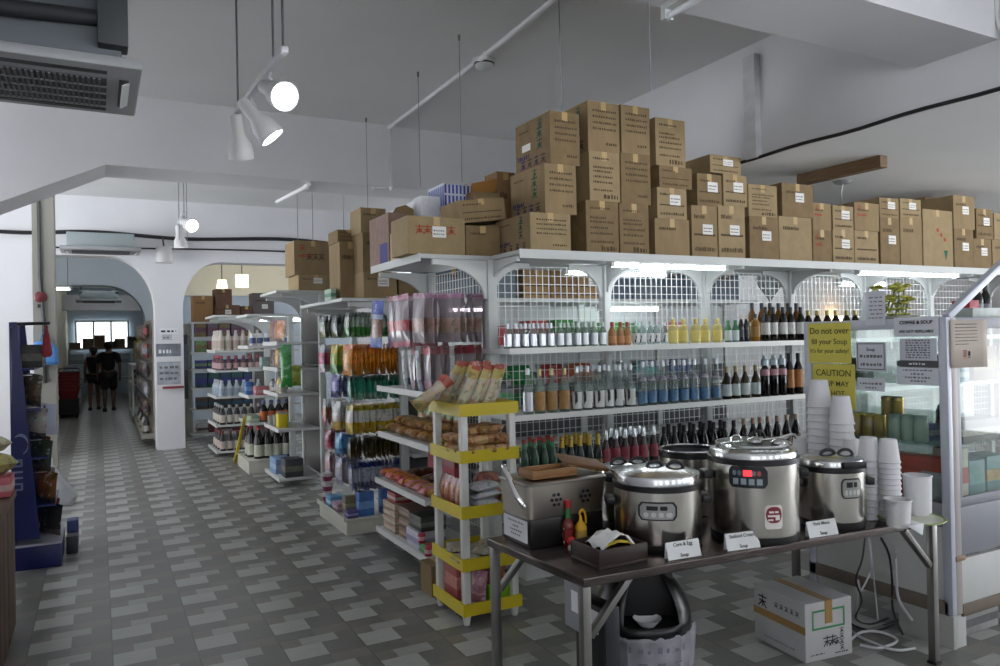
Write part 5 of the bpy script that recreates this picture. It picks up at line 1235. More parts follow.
# ------------------------------------------------------------------ end shelving with sweets (faces the aisle)
EX, EB, EY0, EY1 = 1.93, 2.40, 4.64, 5.70
t = CANDY = thing('end_shelving', 'white end shelving of bagged sweets facing the aisle beside the yellow rack', 'shelving', (2.2, 5.1, 0))
for y in (EY0, EY1):
    MB().box(EB - .035, y - .03, 0, EB + .035, y + .03, DECK - .03).build('post', white, t, bev=.004)
    MB().prism([(q[0], q[1]) for q in bracket_pts(EB - .035, DECK - .035, -1, .40, .26)], 'Y', y - .014, y + .014).build('arched_bracket', white, t, smooth=False)
grid_panel(EY0 + .03, EY1 - .03, .25, DECK - .06, EB, axis='Y').build('wire_grid', grid_m, t, smooth=False)
SZ = (1.24, .885, .53, .15)
for k, z in enumerate(SZ):
    e = -.03 if k > 1 else 0
    MB().box(EX + e, EY0 + .02, z - .03, EB - .04, EY1 - .02, z).build('shelf', white, t, bev=.004)
    MB().box(EX + e - .012, EY0 + .02, z - .034, EX + e - .001, EY1 - .02, z + .008).build('price_strip', M('cfcfcd', .35), t)
MB().box(EX - .045, EY0 - .0, DECK - .03, EB + .03, EY1 - .06, DECK).build('top_deck', white, t, bev=.004)
MB().box(EX - .057, EY0 - .0, DECK - .05, EX - .045, EY1 - .06, DECK + .004).build('deck_lip', white, t)
for y in (EY0 + .06, EY1 - .05): MB().box(EX + .1, y - .015, .0, EB - .04, y + .015, .05).build('foot', white, t)
hookm = M('b9bbbd', .3, .8)
def hook(parent, x0, x1, y, z): MB().tube([(x1, y, z), (x0 + .01, y, z), (x0, y, z + .015)], .004, 6).build('hook', hookm, parent)
def hook_row(proto, parent, x0, x1, y, z, n, fmt, group, upto=None, tilt=.0):
    hook(parent, x0 - .02, x1, y, z - .008)
    for i in range(n):
        x = x0 + (x1 - .03 - x0) * i / max(1, (upto or n) - 1)
        put(proto, (x, y + random.uniform(-.006, .006), z + .004), (random.uniform(-.05, .05), tilt + random.uniform(-.05, .05), -PI / 2 + random.uniform(-.28, .22)), fmt.format(o=ORD[i]), group)
clearbag = GLASS('e6e0e6', .45, .12)
GC = 'bags on the sweets end shelving'
p = packet_proto(.20, .34, .055, ['c48cb0', GLASS('cfc6cc', .5, .12), 'b49a8c', 'a8546a'], [(.14, 0), (.45, 1), (.8, 2), (1, 1)], 'sweet_bag', 'bag')
hook_row(p, t, 1.93, 2.40, 4.80, 1.91, 8, '{o} pink headed clear bag from the aisle, nearest hook of the top row', GC)
p = packet_proto(.22, .37, .05, ['c88aa0', GLASS('cfc6cc', .5, .12), 'b84a54', 'c26a78'], [(.10, 0), (.5, 1), (.72, 2), (.88, 1), (1, 3)], 'sweet_bag', 'bag')
hook_row(p, t, 1.90, 2.40, 5.08, 1.915, 4, '{o} clear bag with red sweets from the aisle, middle hook of the top row', GC, 5)
hook_row(p, t, 1.90, 2.40, 5.30, 1.915, 4, '{o} clear bag with red sweets from the aisle, far hook of the top row', GC, 5)
p = packet_proto(.17, .36, .05, ['2c50b8', 'a8b4d4', '8a6a58', '3a5cb4'], [(.3, 0), (.42, 1), (.8, 2), (1, 3)], 'sweet_bag', 'bag')
hook_row(p, t, 1.90, 2.40, 5.56, 1.90, 3, '{o} blue topped bag from the aisle at the far end of the top row', GC, 5)
p = packet_proto(.15, .30, .03, ['b8505c', GLASS('c8c0c4', .5, .1), 'a87a8c'], [(.16, 0), (.8, 1), (1, 2)], 'sweet_bag', 'bag')
hook_row(p, t, 1.98, 2.40, 4.80, 1.55, 6, '{o} red headed clear bag from the aisle, nearest hook of the second row', GC)
hook_row(p, t, 1.98, 2.40, 5.05, 1.55, 4, '{o} red headed clear bag from the aisle, middle hook of the second row', GC, 6)
# slim silver sticks standing on the first shelf, tilted
p = packet_proto(.05, .30, .03, ['c4c6cc', 'd4d4d8', '9aa0ac'], [(.2, 0), (.7, 1), (1, 2)], 'stick_packet', 'packet')
for k in range(7):
    put(p, (1.97 + .012 * (k % 3), 4.96 + .045 * k, SZ[0] + .282), (.05 * (k % 3 - 1), -.22 - .03 * (k % 2), -PI / 2 + .2), ORD[k] + ' silver stick packet leaning on the top sweets shelf, counted from the yellow rack', GC)
def pillow(w, d, h, cols, name='snack_bag', cat='bag', printed=True):
    """a filled bag lying flat: w x d, height h"""
    g = MB(); n = 9; vs = []; fs = []; ms = []
    for s in (-1, 1):
        for j in range(n):
            for i in range(n):
                u, v = i / (n - 1) * 2 - 1, j / (n - 1) * 2 - 1
                b = max(0, (1 - abs(u) ** 3) * (1 - abs(v) ** 3)) ** .6
                vs.append((u * w / 2, v * d / 2, h / 2 + s * h / 2 * b + s * .0006))
    N = n * n
    for s in (0, 1):
        for j in range(n - 1):
            for i in range(n - 1):
                a = s * N + j * n + i; fs.append((a, a + 1, a + n + 1, a + n)); ms.append(0 if abs(j + .5 - (n - 1) / 2) < 1.6 else (1 if abs(i + .5 - (n - 1) / 2) < 2.6 else 2))
    g.add(vs, fs, ms); o = g.build(name, [foil(c) if isinstance(c, str) else c for c in cols], None, local=True); WM[o.name] = Matrix()
    return tag(o, 'x', cat)
def heap(proto, spots, fmt, group):
    for i, (x, y, z, rz, tilt) in enumerate(spots): put(proto, (x, y, z), (tilt, random.uniform(-.1, .1), rz), fmt.format(o=ORD[i]), group)
p = pillow(.20, .15, .07, ['a8783c', 'b88a50', '8a5a30'])
heap(p, [(2.04 + .02 * (k % 2), 4.80 + .125 * k, SZ[1] + .002, .2 * (k % 3) - .2, 0) for k in range(7)], '{o} golden snack bag from the yellow rack, bottom layer of the second sweets shelf', GC)
heap(p, [(2.08, 4.86 + .15 * k, SZ[1] + .066, .3 * (k % 3) - .3, .08) for k in range(5)], '{o} golden snack bag from the yellow rack, upper layer of the second sweets shelf', GC)
p = packet_proto(.13, .19, .05, ['7a9a54', 'b87a3c', 'a8502c'], [(.25, 0), (.75, 1), (1, 2)], 'snack_bag', 'bag')
for k in range(6): put(p, (2.24, 4.90 + .135 * k, SZ[1] + .19), (.05, -.1, -PI / 2), ORD[k] + ' green topped bag standing behind the golden bags, counted from the yellow rack', GC)
p = pillow(.17, .13, .07, ['c43c34', 'd8a03c', 'b4502c'])
heap(p, [(2.0, 5.62 - .14 * k, SZ[2] + .002, .2 * (k % 3), 0) for k in range(4)], '{o} red and yellow biscuit packet from the far end, third sweets shelf', GC)
p = pillow(.18, .14, .065, ['d47a8c', 'c8a050', 'b0643c'])
heap(p, [(2.0, 5.06 - .14 * k, SZ[2] + .002, .2 * (k % 2), 0) for k in range(3)], '{o} pink and gold packet before the dark tray on the third sweets shelf', GC)
p = pillow(.20, .26, .08, ['4a3020', '5c3c28', '3a2418'])
heap(p, [(2.2, 5.45, SZ[2] + .002, PI / 2, 0), (2.2, 5.15, SZ[2] + .002, PI / 2, 0)], '{o} dark brown chocolate bag from the far end, back of the third shelf', GC)
goods('box', 'crimson box with white round motifs at the back of the third sweets shelf', 'box', 2.26, 5.0, SZ[2] + .001, 2.34, 5.5, SZ[2] + .20, '8c2430', 'a83644')
# bottom shelf boxes
z = SZ[3] + .001
for k in range(4): goods('carton', ORD[k] + ' pale printed pack stacked upward at the far end of the lowest sweets shelf', 'box', 1.93, 5.36, z + .055 * k, 2.12, 5.62, z + .053 + .055 * k, 'a8907c', 'b8aca0')
goods('carton', 'red topped pack on the pale packs at the far end of the lowest shelf', 'box', 1.95, 5.40, z + .221, 2.1, 5.58, z + .29, '9c3440', 'b8aca0')
for k in range(3): goods('carton', ORD[k] + ' brown pack stacked upward in the middle of the lowest sweets shelf', 'box', 1.95, 5.12, z + .075 * k, 2.14, 5.33, z + .073 + .075 * k, '6c5448', '9a8474')
goods('carton', 'white and violet checked pack on the lowest sweets shelf', 'box', 1.92, 4.86, z, 2.12, 5.10, z + .12, 'b4b2bc', '8c88a8')
goods('carton', 'black and grey box on the checked pack of the lowest shelf', 'box', 1.94, 4.87, z + .121, 2.13, 5.09, z + .22, '343832', '5c6058')
goods('carton', 'green box at the near end of the lowest sweets shelf', 'box', 1.925, 4.74, z, 2.1, 4.85, z + .06, '2c8a3c', '3ca04c')
rc = thing('can', 'x', 'can')
MB().lathe((0, 0, 0), [(.024, 0), (.026, .003), (.026, .062), (.023, .066)], 16).build('can_body', M('b0304a', .35), rc, local=True)
MB().lathe((0, 0, 0), [(.0265, .02), (.0265, .045)], 16, caps=False).build('label', M('d4a8b0', .5), rc, local=True)
for k in range(3): put(rc, (1.93 + .03 * (k % 2), 4.835 - .058 * k, z + .061 if k == 0 else z), (0, 0, k), ORD[k] + ' small red can from the green box on the lowest sweets shelf', 'red cans')
carton(1.80, 1.97, 4.36, .18, .001, .19, 'plain brown carton on the floor between the sweets shelving and the yellow rack', 'none', card2)

# cartons on the end deck
GE = 'cartons over the end shelving'
def zt_(px, py, y): return OY(px, py, y).z
yN = 4.66
x0, x1 = OY(408, 240, yN).x, OY(465, 240, yN).x
carton(x0, x1, yN, .32, DECK + .001, zt_(437, 217, yN), 'wide open carton with red brush lettering at the front of the end deck', 'none', card3, ('redtext', 'label'), GE)
x0b, x1b = x1 + .006, OY(500, 240, yN).x
carton(x0b, x1b, yN, .34, DECK + .001, zt_(482, 226, yN), 'plain brown carton beside the red lettered one on the end deck', 'plain', card2, (), GE)
z = zt_(482, 226, yN) + .035
carton(x1 - .03, OY(507, 210, yN).x, yN + .01, .30, z, z + .155, 'tilted brown carton resting on two cartons of the end deck', 'small', card, (), GE, (0, -.13, .0))
g = MB(); xa, xb = OY(444, 195, 5.12).x, OY(474, 195, 5.12).x; za, zb = DECK + .001, zt_(459, 184, 5.12)
g.box(xa, 5.12, za, xb, 5.42, zb)
for k in range(8): g.box(xa + (xb - xa) * (k + .15) / 8, 5.118, za + .02, xa + (xb - xa) * (k + .65) / 8, 5.1195, zb - .09, 1); g.box(xa + (xb - xa) * (k + .15) / 8, 5.118, zb - .075, xa + (xb - xa) * (k + .65) / 8, 5.1195, zb - .01, 1)
for k in range(8): g.box(xa - .002, 5.12 + .3 * (k + .15) / 8, za + .02, xa - .0005, 5.12 + .3 * (k + .65) / 8, zb - .02, 1)
tag(g.build('carton', [M('c6cad4', .6), M('34489c', .6)], smooth=False, fix=False), 'blue and white striped carton standing behind the tilted carton', 'carton', GE)
t = thing('carton', 'open carton with raised orange flaps behind the tilted carton', 'carton', (2.3, 5.0, DECK + .22))
xa, xb = OY(474, 190, 4.98).x, OY(500, 190, 4.98).x; za, zb = DECK + .001, zt_(487, 192, 4.98)
MB().box(xa, 4.98, za, xb, 5.22, zb).build('box', card, t)
MB().ob(((xa + xb) / 2 - .02, 4.99, zb + .035), (xb - xa, .006, .10), R=Matrix.Rotation(-.25, 3, 'Y') @ Matrix.Rotation(.6, 3, 'X')).build('flap', M('a8783c', .8), t)
MB().ob(((xa + xb) / 2 + .03, 5.2, zb + .04), (xb - xa, .006, .09), R=Matrix.Rotation(.2, 3, 'Y') @ Matrix.Rotation(-.5, 3, 'X')).build('flap', M('b08a50', .8), t)
xa, xb = OY(497, 190, 5.0).x, OY(515, 190, 5.0).x
carton(xa, xb, 5.0, .2, DECK + .001, zt_(505, 172, 5.0), 'tall dark brown carton against the plum printed stack', 'plain', M('86684a', .85), (), GE)
xa, xb = OY(421, 205, 5.2).x, OY(441, 205, 5.2).x
goods('packet', 'white paper wrapped packet standing before the striped carton', 'packet', xa, 5.2, DECK + .001, xb, 5.36, zt_(430, 196, 5.2), 'cfd0d4')
xa, xb = OY(392, 210, 5.35).x, OY(424, 210, 5.35).x; zb = zt_(408, 215, 5.35)
t = thing('carton', 'brown carton with peaked open flaps behind the red lettered one', 'carton', (xa, 5.35, DECK))
MB().box(xa, 5.35, DECK + .001, xb, 5.6, zb).build('box', card2, t)
g = MB().prism([(xa, zb), (xb, zb), (xb - .06, zb + .035), ((xa + xb) / 2 - .02, zb + .075), (xa + .03, zb + .05)], 'Y', 5.35, 5.356); g.build('flap', card2, t, smooth=False)
for (pxa, pxb, yt, lab, col) in ((390, 400, 232, 'slim pale carton at the deck edge beside the purple one', 'c2a888'), (400.5, 412, 228, 'slim cream carton at the deck edge next to the red lettered one', 'b8a07c')):
    X = EX - .04; y1 = OX(pxa, 240, X).y; y0 = OX(pxb, 240, X).y; zt = OX((pxa + pxb) / 2, yt, X).z
    goods('carton', lab, 'carton', X, y0 + .004, DECK + .001, X + .22 if lab[5] == 'p' else 2.0 - .11, y1 - .004, zt, col)
X = EX - .04; y0 = OX(389, 240, X).y + .004; zt = OX(380, 216, X).z
g = MB().box(X, y0, DECK + .001, X + .16, EY1 - .0, zt)
h = zt - DECK
g.box(X + .03, y0 - .0012, DECK + .01, X + .155, y0, DECK + h * .42, 1); g.box(X - .0012, y0 + .03, DECK + .01, X, y0 + .2, DECK + h * .42, 1)
g.box(X + .05, y0 - .0012, DECK + h * .62, X + .12, y0, DECK + h * .8, 2)
tag(g.build('carton', [M('8c7468', .8, noise=.1, nscale=20), M('3c3c7c', .7), M('3a2c30', .8)], smooth=False, fix=False), 'purple brown carton with dark blue patches at the aisle corner of the end deck', 'carton', GE)

# ------------------------------------------------------------------ yellow rimmed rack with bread
RX0, RX1, RY0, RY1 = 1.765, 2.13, 3.815, 4.24
ye = M('c8b41e', .4, noise=.05, nscale=9); rwhite = M('d4d4d0', .5)
t = RACK = thing('bakery_rack', 'white rack with five yellow rimmed tiers of bread and snacks', 'rack', (1.95, 4.03, 0))
TZS = (1.185, .925, .615, .325, .075)
for z in TZS:
    s = MB().box(RX0, RY0, z, RX1, RY1, z + .012).build('tier', rwhite, t)
    b = MB()
    for q in ((RX0 - .004, RY0 - .004, RX1 + .004, RY0 + .008), (RX0 - .004, RY1 - .008, RX1 + .004, RY1 + .004), (RX0 - .004, RY0 + .008, RX0 + .008, RY1 - .008), (RX1 - .008, RY0 + .008, RX1 + .004, RY1 - .008)): b.box(q[0], q[1], z - .02, q[2], q[3], z + .048)
    b.build('yellow_rim', ye, s, smooth=False)
for x, y in ((RX0 + .03, RY0 + .03), (RX1 - .03, RY0 + .03), (RX0 + .03, RY1 - .03), (RX1 - .03, RY1 - .03)):
    MB().box(x - .021, y - .021, .05, x + .021, y + .021, 1.19).build('post', rwhite, t, bev=.004)
    MB().cyl((x, y, 0), (x, y, .056), .017, .026, 12).build('foot', rwhite, t)
GB = 'packets on the yellow rimmed rack'
# top tier: long packs leaning
p = packet_proto(.055, .27, .035, ['c8b46a', 'd0c8b0', 'b8a87c', 'b4584a'], [(.12, 3), (.3, 0), (.75, 1), (1, 2)], 'bread_stick_packet', 'packet')
for k in range(6): put(p, (1.90 + .036 * k, 3.86 + .02 * (k % 2), 1.195 + .25), (.30, .34 - .03 * k, .1 * (k % 3)), ORD[k] + ' cream bread stick packet from the aisle leaning in the top tier', GB)
for k in range(5): put(p, (1.90 + .045 * k, 4.08 + .02 * (k % 2), 1.20 + .26), (.25, .40 - .03 * k, .1), ORD[k] + ' bread stick packet from the aisle in the rear of the top tier', GB)
p = packet_proto(.06, .26, .04, ['c4563c', 'c8b8a0', 'b8a470'], [(.15, 0), (.7, 1), (1, 2)], 'bread_packet', 'packet')
for k in range(5): put(p, (1.735 + .02 * k, 3.86 + .06 * k, 1.235 + .14), (.2, .95 - .06 * k, -.3), ORD[k] + ' long packet lying aslant over the aisle corner of the top tier', GB)
p = pillow(.12, .085, .055, ['b88a58', 'd0a87c', '94683e'], 'pastry_bag')
heap(p, [(1.82 + .075 * (k % 4), 3.87 + .10 * (k // 4), TZS[1] + .014, .9 * (k % 3) - .7, .15 * (k % 2)) for k in range(12)], '{o} pastry bag in the bottom layer of the second tier', GB)
heap(p, [(1.84 + .075 * (k % 4), 3.89 + .10 * (k // 4), TZS[1] + .066, .8 - .9 * (k % 3), .2 - .2 * (k % 3)) for k in range(12)], '{o} pastry bag in the middle layer of the second tier', GB)
heap(p, [(1.87 + .08 * (k % 3), 3.93 + .11 * (k // 3), TZS[1] + .118, .5 + .9 * (k % 3), .25 - .2 * (k % 3)) for k in range(6)], '{o} pastry bag in the top layer of the second tier', GB)
p = packet_proto(.11, .17, .05, ['b8908c', 'b87a5c', 'a0604c'], [(.2, 0), (.7, 1), (1, 2)], 'bread_packet', 'packet')
for k in range(4): put(p, (1.80 + .006 * k, 3.90 + .09 * k, TZS[2] + .185), (0, .12, -PI / 2), ORD[k] + ' standing pink brown packet along the aisle side of the third tier', GB)
p = pillow(.19, .14, .05, ['c4c4c8', 'd0d0d4', 'b4b4bc'], 'white_packet')
heap(p, [(1.95, 3.92, TZS[2] + .014 + .047 * k, .1 * k, 0) for k in range(3)], '{o} white packet counting upward in the third tier', GB)
p = pillow(.16, .12, .09, ['9c5a50', 'b8806c', '8a4a40'], 'bread_packet')
heap(p, [(2.05, 4.06, TZS[2] + .014, .4, 0), (2.04, 4.04, TZS[2] + .10, -.3, 0)], '{o} reddish bun packet counting upward beside the white packets', GB)
p = pillow(.17, .13, .04, ['b4aa90', 'a8a294', '96907c'], 'flat_bread_packet')
heap(p, [(1.84 + .11 * (k % 3), 3.91 + .14 * (k // 3), TZS[3] + .014 + .02 * (k % 2), .4 * (k % 4), .05) for k in range(6)], '{o} flat bread packet in the fourth tier, front row first', GB)
goods('box', 'tall red printed box at the aisle corner of the lowest tier', 'box', 1.80, 3.98, TZS[4] + .013, 1.86, 4.16, TZS[4] + .235, '9c4a44', 'b8786c')
p = packet_proto(.10, .19, .07, ['b87c8c', 'c08a98', '9c6474'], [(.2, 0), (.7, 1), (1, 2)], 'snack_bag', 'bag')
put(p, (1.90, 3.88, TZS[4] + .205), (0, .1, -.9), 'pink pouch standing at the front of the lowest tier', GB)
t = thing('basket', 'lime green plastic basket in the lowest tier of the yellow rimmed rack', 'basket', (2.02, 4.0, TZS[4]))
lime = M('7cb41e', .4)
x0, x1, y0, y1, z = 1.94, 2.105, 3.86, 4.16, TZS[4] + .013
g = MB().box(x0, y0, z, x1, y1, z + .006)
for q in ((x0, y0, x1, y0 + .006), (x0, y1 - .006, x1, y1), (x0, y0, x0 + .006, y1), (x1 - .006, y0, x1, y1)): g.box(q[0], q[1], z, q[2], q[3], z + .10)
g.build('tub', lime, t, smooth=False)
g = MB()
for q in ((x0 - .006, y0 - .006, x1 + .006, y0 + .006), (x0 - .006, y1 - .006, x1 + .006, y1 + .006), (x0 - .006, y0, x0 + .006, y1), (x1 - .006, y0, x1 + .006, y1)): g.box(q[0], q[1], z + .095, q[2], q[3], z + .107)
g.build('rim', lime, t, smooth=False)
p = packet_proto(.11, .18, .05, ['a86a4c', '9c5c40', 'b88464'], [(.2, 0), (.7, 1), (1, 2)], 'bread_packet', 'packet')
for k in range(4): put(p, (2.02, 3.90 + .065 * k, z + .195), (.08, 0, .05 * k), ORD[k] + ' brown packet from the front standing in the lime basket', GB)

# ------------------------------------------------------------------ rack of hanging packets (second row of shelving)
D2 = 1.955
def end_unit(name, label, X0, XB_, y0, y1, zs, deck=None, base=None, lip=True, grid=None, post_h=None):
    """shelving whose shelves face the aisle (towards -X)"""
    t = thing(name, label, 'shelving', ((X0 + XB_) / 2, (y0 + y1) / 2, 0)); ph = post_h or (deck or 2.0)
    for y in (y0, y1): MB().box(XB_ - .035, y - .03, 0, XB_ + .035, y + .03, ph - .03).build('post', white, t, bev=.004)
    for z in zs:
        MB().box(X0, y0 + .02, z - .03, XB_ - .04, y1 - .02, z).build('shelf', white, t, bev=.004)
        MB().box(X0 - .012, y0 + .02, z - .034, X0 - .001, y1 - .02, z + .008).build('price_strip', M('cfcfcd', .35), t)
    if grid: grid_panel(y0 + .03, y1 - .03, grid, ph - .04, XB_, axis='Y').build('wire_grid', grid_m, t, smooth=False)
    else: MB().box(XB_ - .01, y0 + .03, .1, XB_ + .01, y1 - .03, ph - .05).build('back_panel', M('62605e', .7), t)  # dark colour stands in for the shade deep between the shelves
    if deck:
        MB().box(X0 - .02, y0 - .03, deck - .03, XB_ + .05, y1 + .03, deck).build('top_deck', white, t, bev=.004)
        for y in (y0, y1): MB().prism(bracket_pts(XB_ - .035, deck - .035, -1, XB_ - X0 - .08, .24), 'Y', y - .014, y + .014).build('arched_bracket', white, t, smooth=False)
    if base:
        MB().box(X0 - .03, y0 - .02, 0, XB_ - .04, y1, base - .012).build('base', cream_white, t, bev=.006)
        MB().box(X0 - .045, y0 - .035, base - .014, XB_ - .04, y1, base).build('base_tray', cream_white, t, bev=.004)
    return t
t = RK = end_unit('packet_rack', 'white rack crowded with hanging snack packets facing the aisle, blue boxes at its foot', 1.79, 2.30, 6.12, 7.50, (), D2, None, grid=.2)
MB().box(1.775, 6.09, 0, 2.26, 6.95, .115).build('base', cream_white, t, bev=.006)
MB().box(1.76, 6.075, .115, 2.26, 6.95, .13).build('base_tray', cream_white, t, bev=.004)
MB().box(1.752, 6.07, .118, 1.762, 6.95, .155).build('tray_lip', cream_white, t)
GH = 'packets hanging on the rack'
rows_ = [  # z top, height, [(y, desc, count, cols, bands, width)]
 (1.835, .21, [(6.20, 'green footed silver', 12, ['7a8480', 'b4c0b4', '4a9440'], [(.15, 0), (.55, 1), (1, 2)], .15),
               (6.62, 'dark silver', 7, ['3a4048', '98a09c', '6a7048'], [(.4, 0), (.75, 1), (1, 2)], .16), (7.05, 'grey green', 5, ['4a5058', 'a0a89c', '7a7c50'], [(.3, 0), (.7, 1), (1, 2)], .16)]),
 (1.566, .26, [(6.20, 'orange', 13, ['d8772a', 'e89a30', 'cc8424'], [(.15, 0), (.6, 1), (1, 2)], .16), (6.62, 'yellow and green', 6, ['d8c430', 'a0b848', '5a9448'], [(.3, 0), (.7, 1), (1, 2)], .15), (7.05, 'pink and white', 4, ['b0b0b8', 'c45c7c', 'c8c0c4'], [(.3, 0), (.7, 1), (1, 2)], .14)]),
 (1.30, .205, [(6.20, 'teal', 11, ['3a7866', '3a9478', '7ab09c'], [(.2, 0), (.7, 1), (1, 2)], .15), (6.60, 'violet', 6, ['5a4a9a', '8a86c4', '3a3470'], [(.3, 0), (.7, 1), (1, 2)], .15)]),
 (1.06, .245, [(6.20, 'white and yellow', 13, ['bca93c', 'd4d6d2', 'd0b02c'], [(.16, 0), (.6, 1), (1, 2)], .16), (6.60, 'white and gold', 4, ['ccccd0', 'c4bcb0', 'c8a03c'], [(.5, 0), (.7, 1), (1, 2)], .16), (6.98, 'white and rust', 5, ['c4c0bc', 'b4785c', 'a4484c'], [(.3, 0), (.7, 1), (1, 2)], .15)]),
 (.79, .19, [(6.20, 'dark olive', 11, ['3a3420', '4c4426', '5c502c'], [(.3, 0), (.7, 1), (1, 2)], .15), (6.55, 'sky blue', 4, ['4a8cc4', '6ab0dc', '3a7ab4'], [(.2, 0), (.7, 1), (1, 2)], .14), (6.90, 'crimson', 5, ['8a3044', 'b0506a', 'c4a4ac'], [(.6, 0), (.85, 1), (1, 2)], .14)]),
 (.58, .24, [(6.20, 'navy headed silver', 13, ['34448c', 'b0b6c4', '7a80a0'], [(.2, 0), (.7, 1), (1, 2)], .14), (6.55, 'pale lilac', 5, ['7a7ea8', 'c4c0cc', 'a49cb4'], [(.2, 0), (.8, 1), (1, 2)], .15), (6.92, 'white and rose', 6, ['c8c0c4', 'c898a4', 'd0ccd0'], [(.3, 0), (.7, 1), (1, 2)], .16)]),
]
rn = ('top', 'second', 'third', 'fourth', 'fifth', 'lowest')
for ri, (zt, h, hooks) in enumerate(rows_):
    for y, desc, n, cols, bands, w in hooks:
        pr = packet_proto(w, h, .046, cols, bands)
        hook_row(pr, RK, 1.85, 2.30, y, zt, n, '{o} ' + desc + ' packet from the aisle in the ' + rn[ri] + ' row of the packet rack', GH, max(n, 10))
# boxes standing on the base tray
z = .131
goods('box', 'blue box with a pale streak standing on the rack base, nearer the front corner', 'box', 1.90, 6.14, z, 2.03, 6.24, z + .20, '3a66a4', '6a94c4')
goods('box', 'blue box with a pale streak standing on the rack base, further from the aisle', 'box', 2.10, 6.14, z, 2.24, 6.24, z + .20, '3a62a0', '6a94c4')
goods('box', 'small violet box lying at the front corner of the rack base', 'box', 1.80, 6.13, z, 1.89, 6.24, z + .06, '4a4478', '8c88b4')
goods('box', 'olive striped box between the violet box and the blue box on the rack base', 'box', 1.82, 6.27, z, 1.95, 6.36, z + .15, '6a6444', 'a09a7c')
goods('box', 'pale pink flat box on the rack base behind the violet one', 'box', 1.79, 6.40, z, 1.9, 6.58, z + .07, '9c8494', 'b4a0ac')
goods('box', 'light blue box near the far end of the rack base', 'box', 1.79, 6.62, z, 1.92, 6.78, z + .09, '5a94bc', 'a8c4d4')
p = thing('cup_noodle', 'x', 'tub')
MB().lathe((0, 0, 0), [(.035, 0), (.05, .085), (.053, .09)], 18).build('tub', M('c8c0c0', .5), p, local=True)
MB().lathe((0, 0, 0), [(.0385, .02), (.047, .065)], 18, caps=False).build('printed_band', M('8c3450', .5), p, local=True)
for k in range(3): put(p, (1.82, 6.84 - .02, z + .092 * k) if k else (1.82, 6.84 - .02, z), (0, 0, k), ORD[k] + ' tub counting upward in the stack at the far end of the rack base', 'tubs on the rack base')
# cartons on the rack deck
G2_ = 'cartons on the packet rack'
def dcarton(xl, xr, yt, y, dep, z0, lab, style='plain', feat=(), mat=card, grp=G2_):
    x0, x1 = OY(xl, yt, y).x, OY(xr, yt, y).x; z1 = OY((xl + xr) / 2, yt, y).z
    carton(x0 + .004, x1 - .004, y, dep, z0, z1, lab, style, mat, feat, grp); return z1 + .0015
yd = 6.13
za = dcarton(363, 397, 272, yd, .36, D2 + .001, 'white tagged brown carton at the front of the packet rack deck', 'plain', ('label',))
zb = dcarton(362, 391, 233, yd + .03, .32, za, 'plain carton in the middle of the three high stack over the packet rack', 'plain', (), card2)
dcarton(360, 386, 208, yd + .05, .30, zb, 'pale carton topmost of the three high stack over the packet rack', 'plain', (), card3)
dcarton(398, 432, 274, yd, .36, D2 + .001, 'brown carton with white tag seen under the end deck beside the sweets', 'plain', ('label',), card2)
zc = dcarton(339, 361.5, 242, yd + .3, .34, D2 + .001, 'tall carton at the aisle edge of the packet rack deck', 'plain', (), card)
dcarton(337, 360, 230, yd + .33, .3, zc, 'low carton with black marks on the tall carton over the packet rack', 'small', (), card2)
x = OY(338, 280, 6.40).x
goods('box', 'narrow green and white box at the aisle edge of the packet rack deck', 'box', x - .045, 6.47, D2 + .001, x + .0, 6.68, D2 + .10, 'a8c0ac', '5c8a70')

# ------------------------------------------------------------------ second row of shelving seen through the wire grid
t = thing('gondola_shelving', 'white shelving lit from below, seen through the wire grid behind the small bottles', 'shelving', (4.4, 6.5, 0))
for k in range(5): MB().box(2.42 + k - .03, 6.5, 0, 2.42 + k + .03, 6.58, D2 - .03).build('post', white, t)
MB().box(2.40, 6.53, 1.25, 6.45, 6.55, D2 - .05).build('back_panel', M('c4c9c9', .6), t); MB().box(2.40, 6.53, .1, 6.45, 6.55, 1.25).build('back_panel', M('4c4e50', .6), t)  # lower panel's dark colour stands in for the dark depth behind the bottles
MB().box(2.36, 5.98, D2 - .03, 6.45, 6.9, D2).build('top_deck', white, t)
for z in (1.53, 1.1, .62, .15): MB().box(2.36, 6.05, z - .03, 6.45, 6.5, z).build('shelf', white, t)
for k, (a, b) in enumerate(((2.66, 3.12), (4.35, 5.1))): tube_light((a, 6.12, D2 - .10), (b, 6.12, D2 - .10), ('lit tube under the second row deck behind the silver bottles', 'lit tube under the second row deck behind the yellow bottles')[k])
cols = [('9a7c50', 'brown'), ('8c6e46', 'darker brown'), ('a08050', 'tan'), ('5c6c7c', 'slate blue'), ('6c7a86', 'grey blue'), ('566674', 'dark slate'), ('707c84', 'pale slate'), ('606e7a', 'steel blue')]
for k in range(2): carton(2.55 + .42 * k, 2.95 + .42 * k, 6.02, .5, D2 + .001, D2 + .26 + .05 * k, ORD[k] + ' grey blue carton from the aisle on the second row deck behind the sweets', 'plain', M('6c7880', .8, noise=.08, nscale=12), (), 'cartons seen through the wire grid')
x = 3.45
for k, (c, nm) in enumerate(cols):
    w = .30 if k < 3 else .36
    carton(x, x + w - .012, 6.02, .5, D2 + .001, D2 + (.27 if k < 3 else .30), nm + ' carton on the second row deck seen through the wire grid', 'small' if k < 3 else 'plain', M(c, .8, noise=.08, nscale=12), ('label',) if k == 2 else (), 'cartons seen through the wire grid')
    x += w
seen = [(3.30, .22, 'a83a38', 'red'), (3.55, .2, 'b04440', 'dark red'), (3.85, .2, '3c8a44', 'leaf green'), (4.1, .22, 'b8c4bc', 'pale'), (4.35, .22, '58b44c', 'bright green'), (4.62, .2, '3a9a50', 'deep green'), (4.9, .25, 'b4ccc8', 'mint'), (5.2, .2, 'c4808c', 'rosy')]
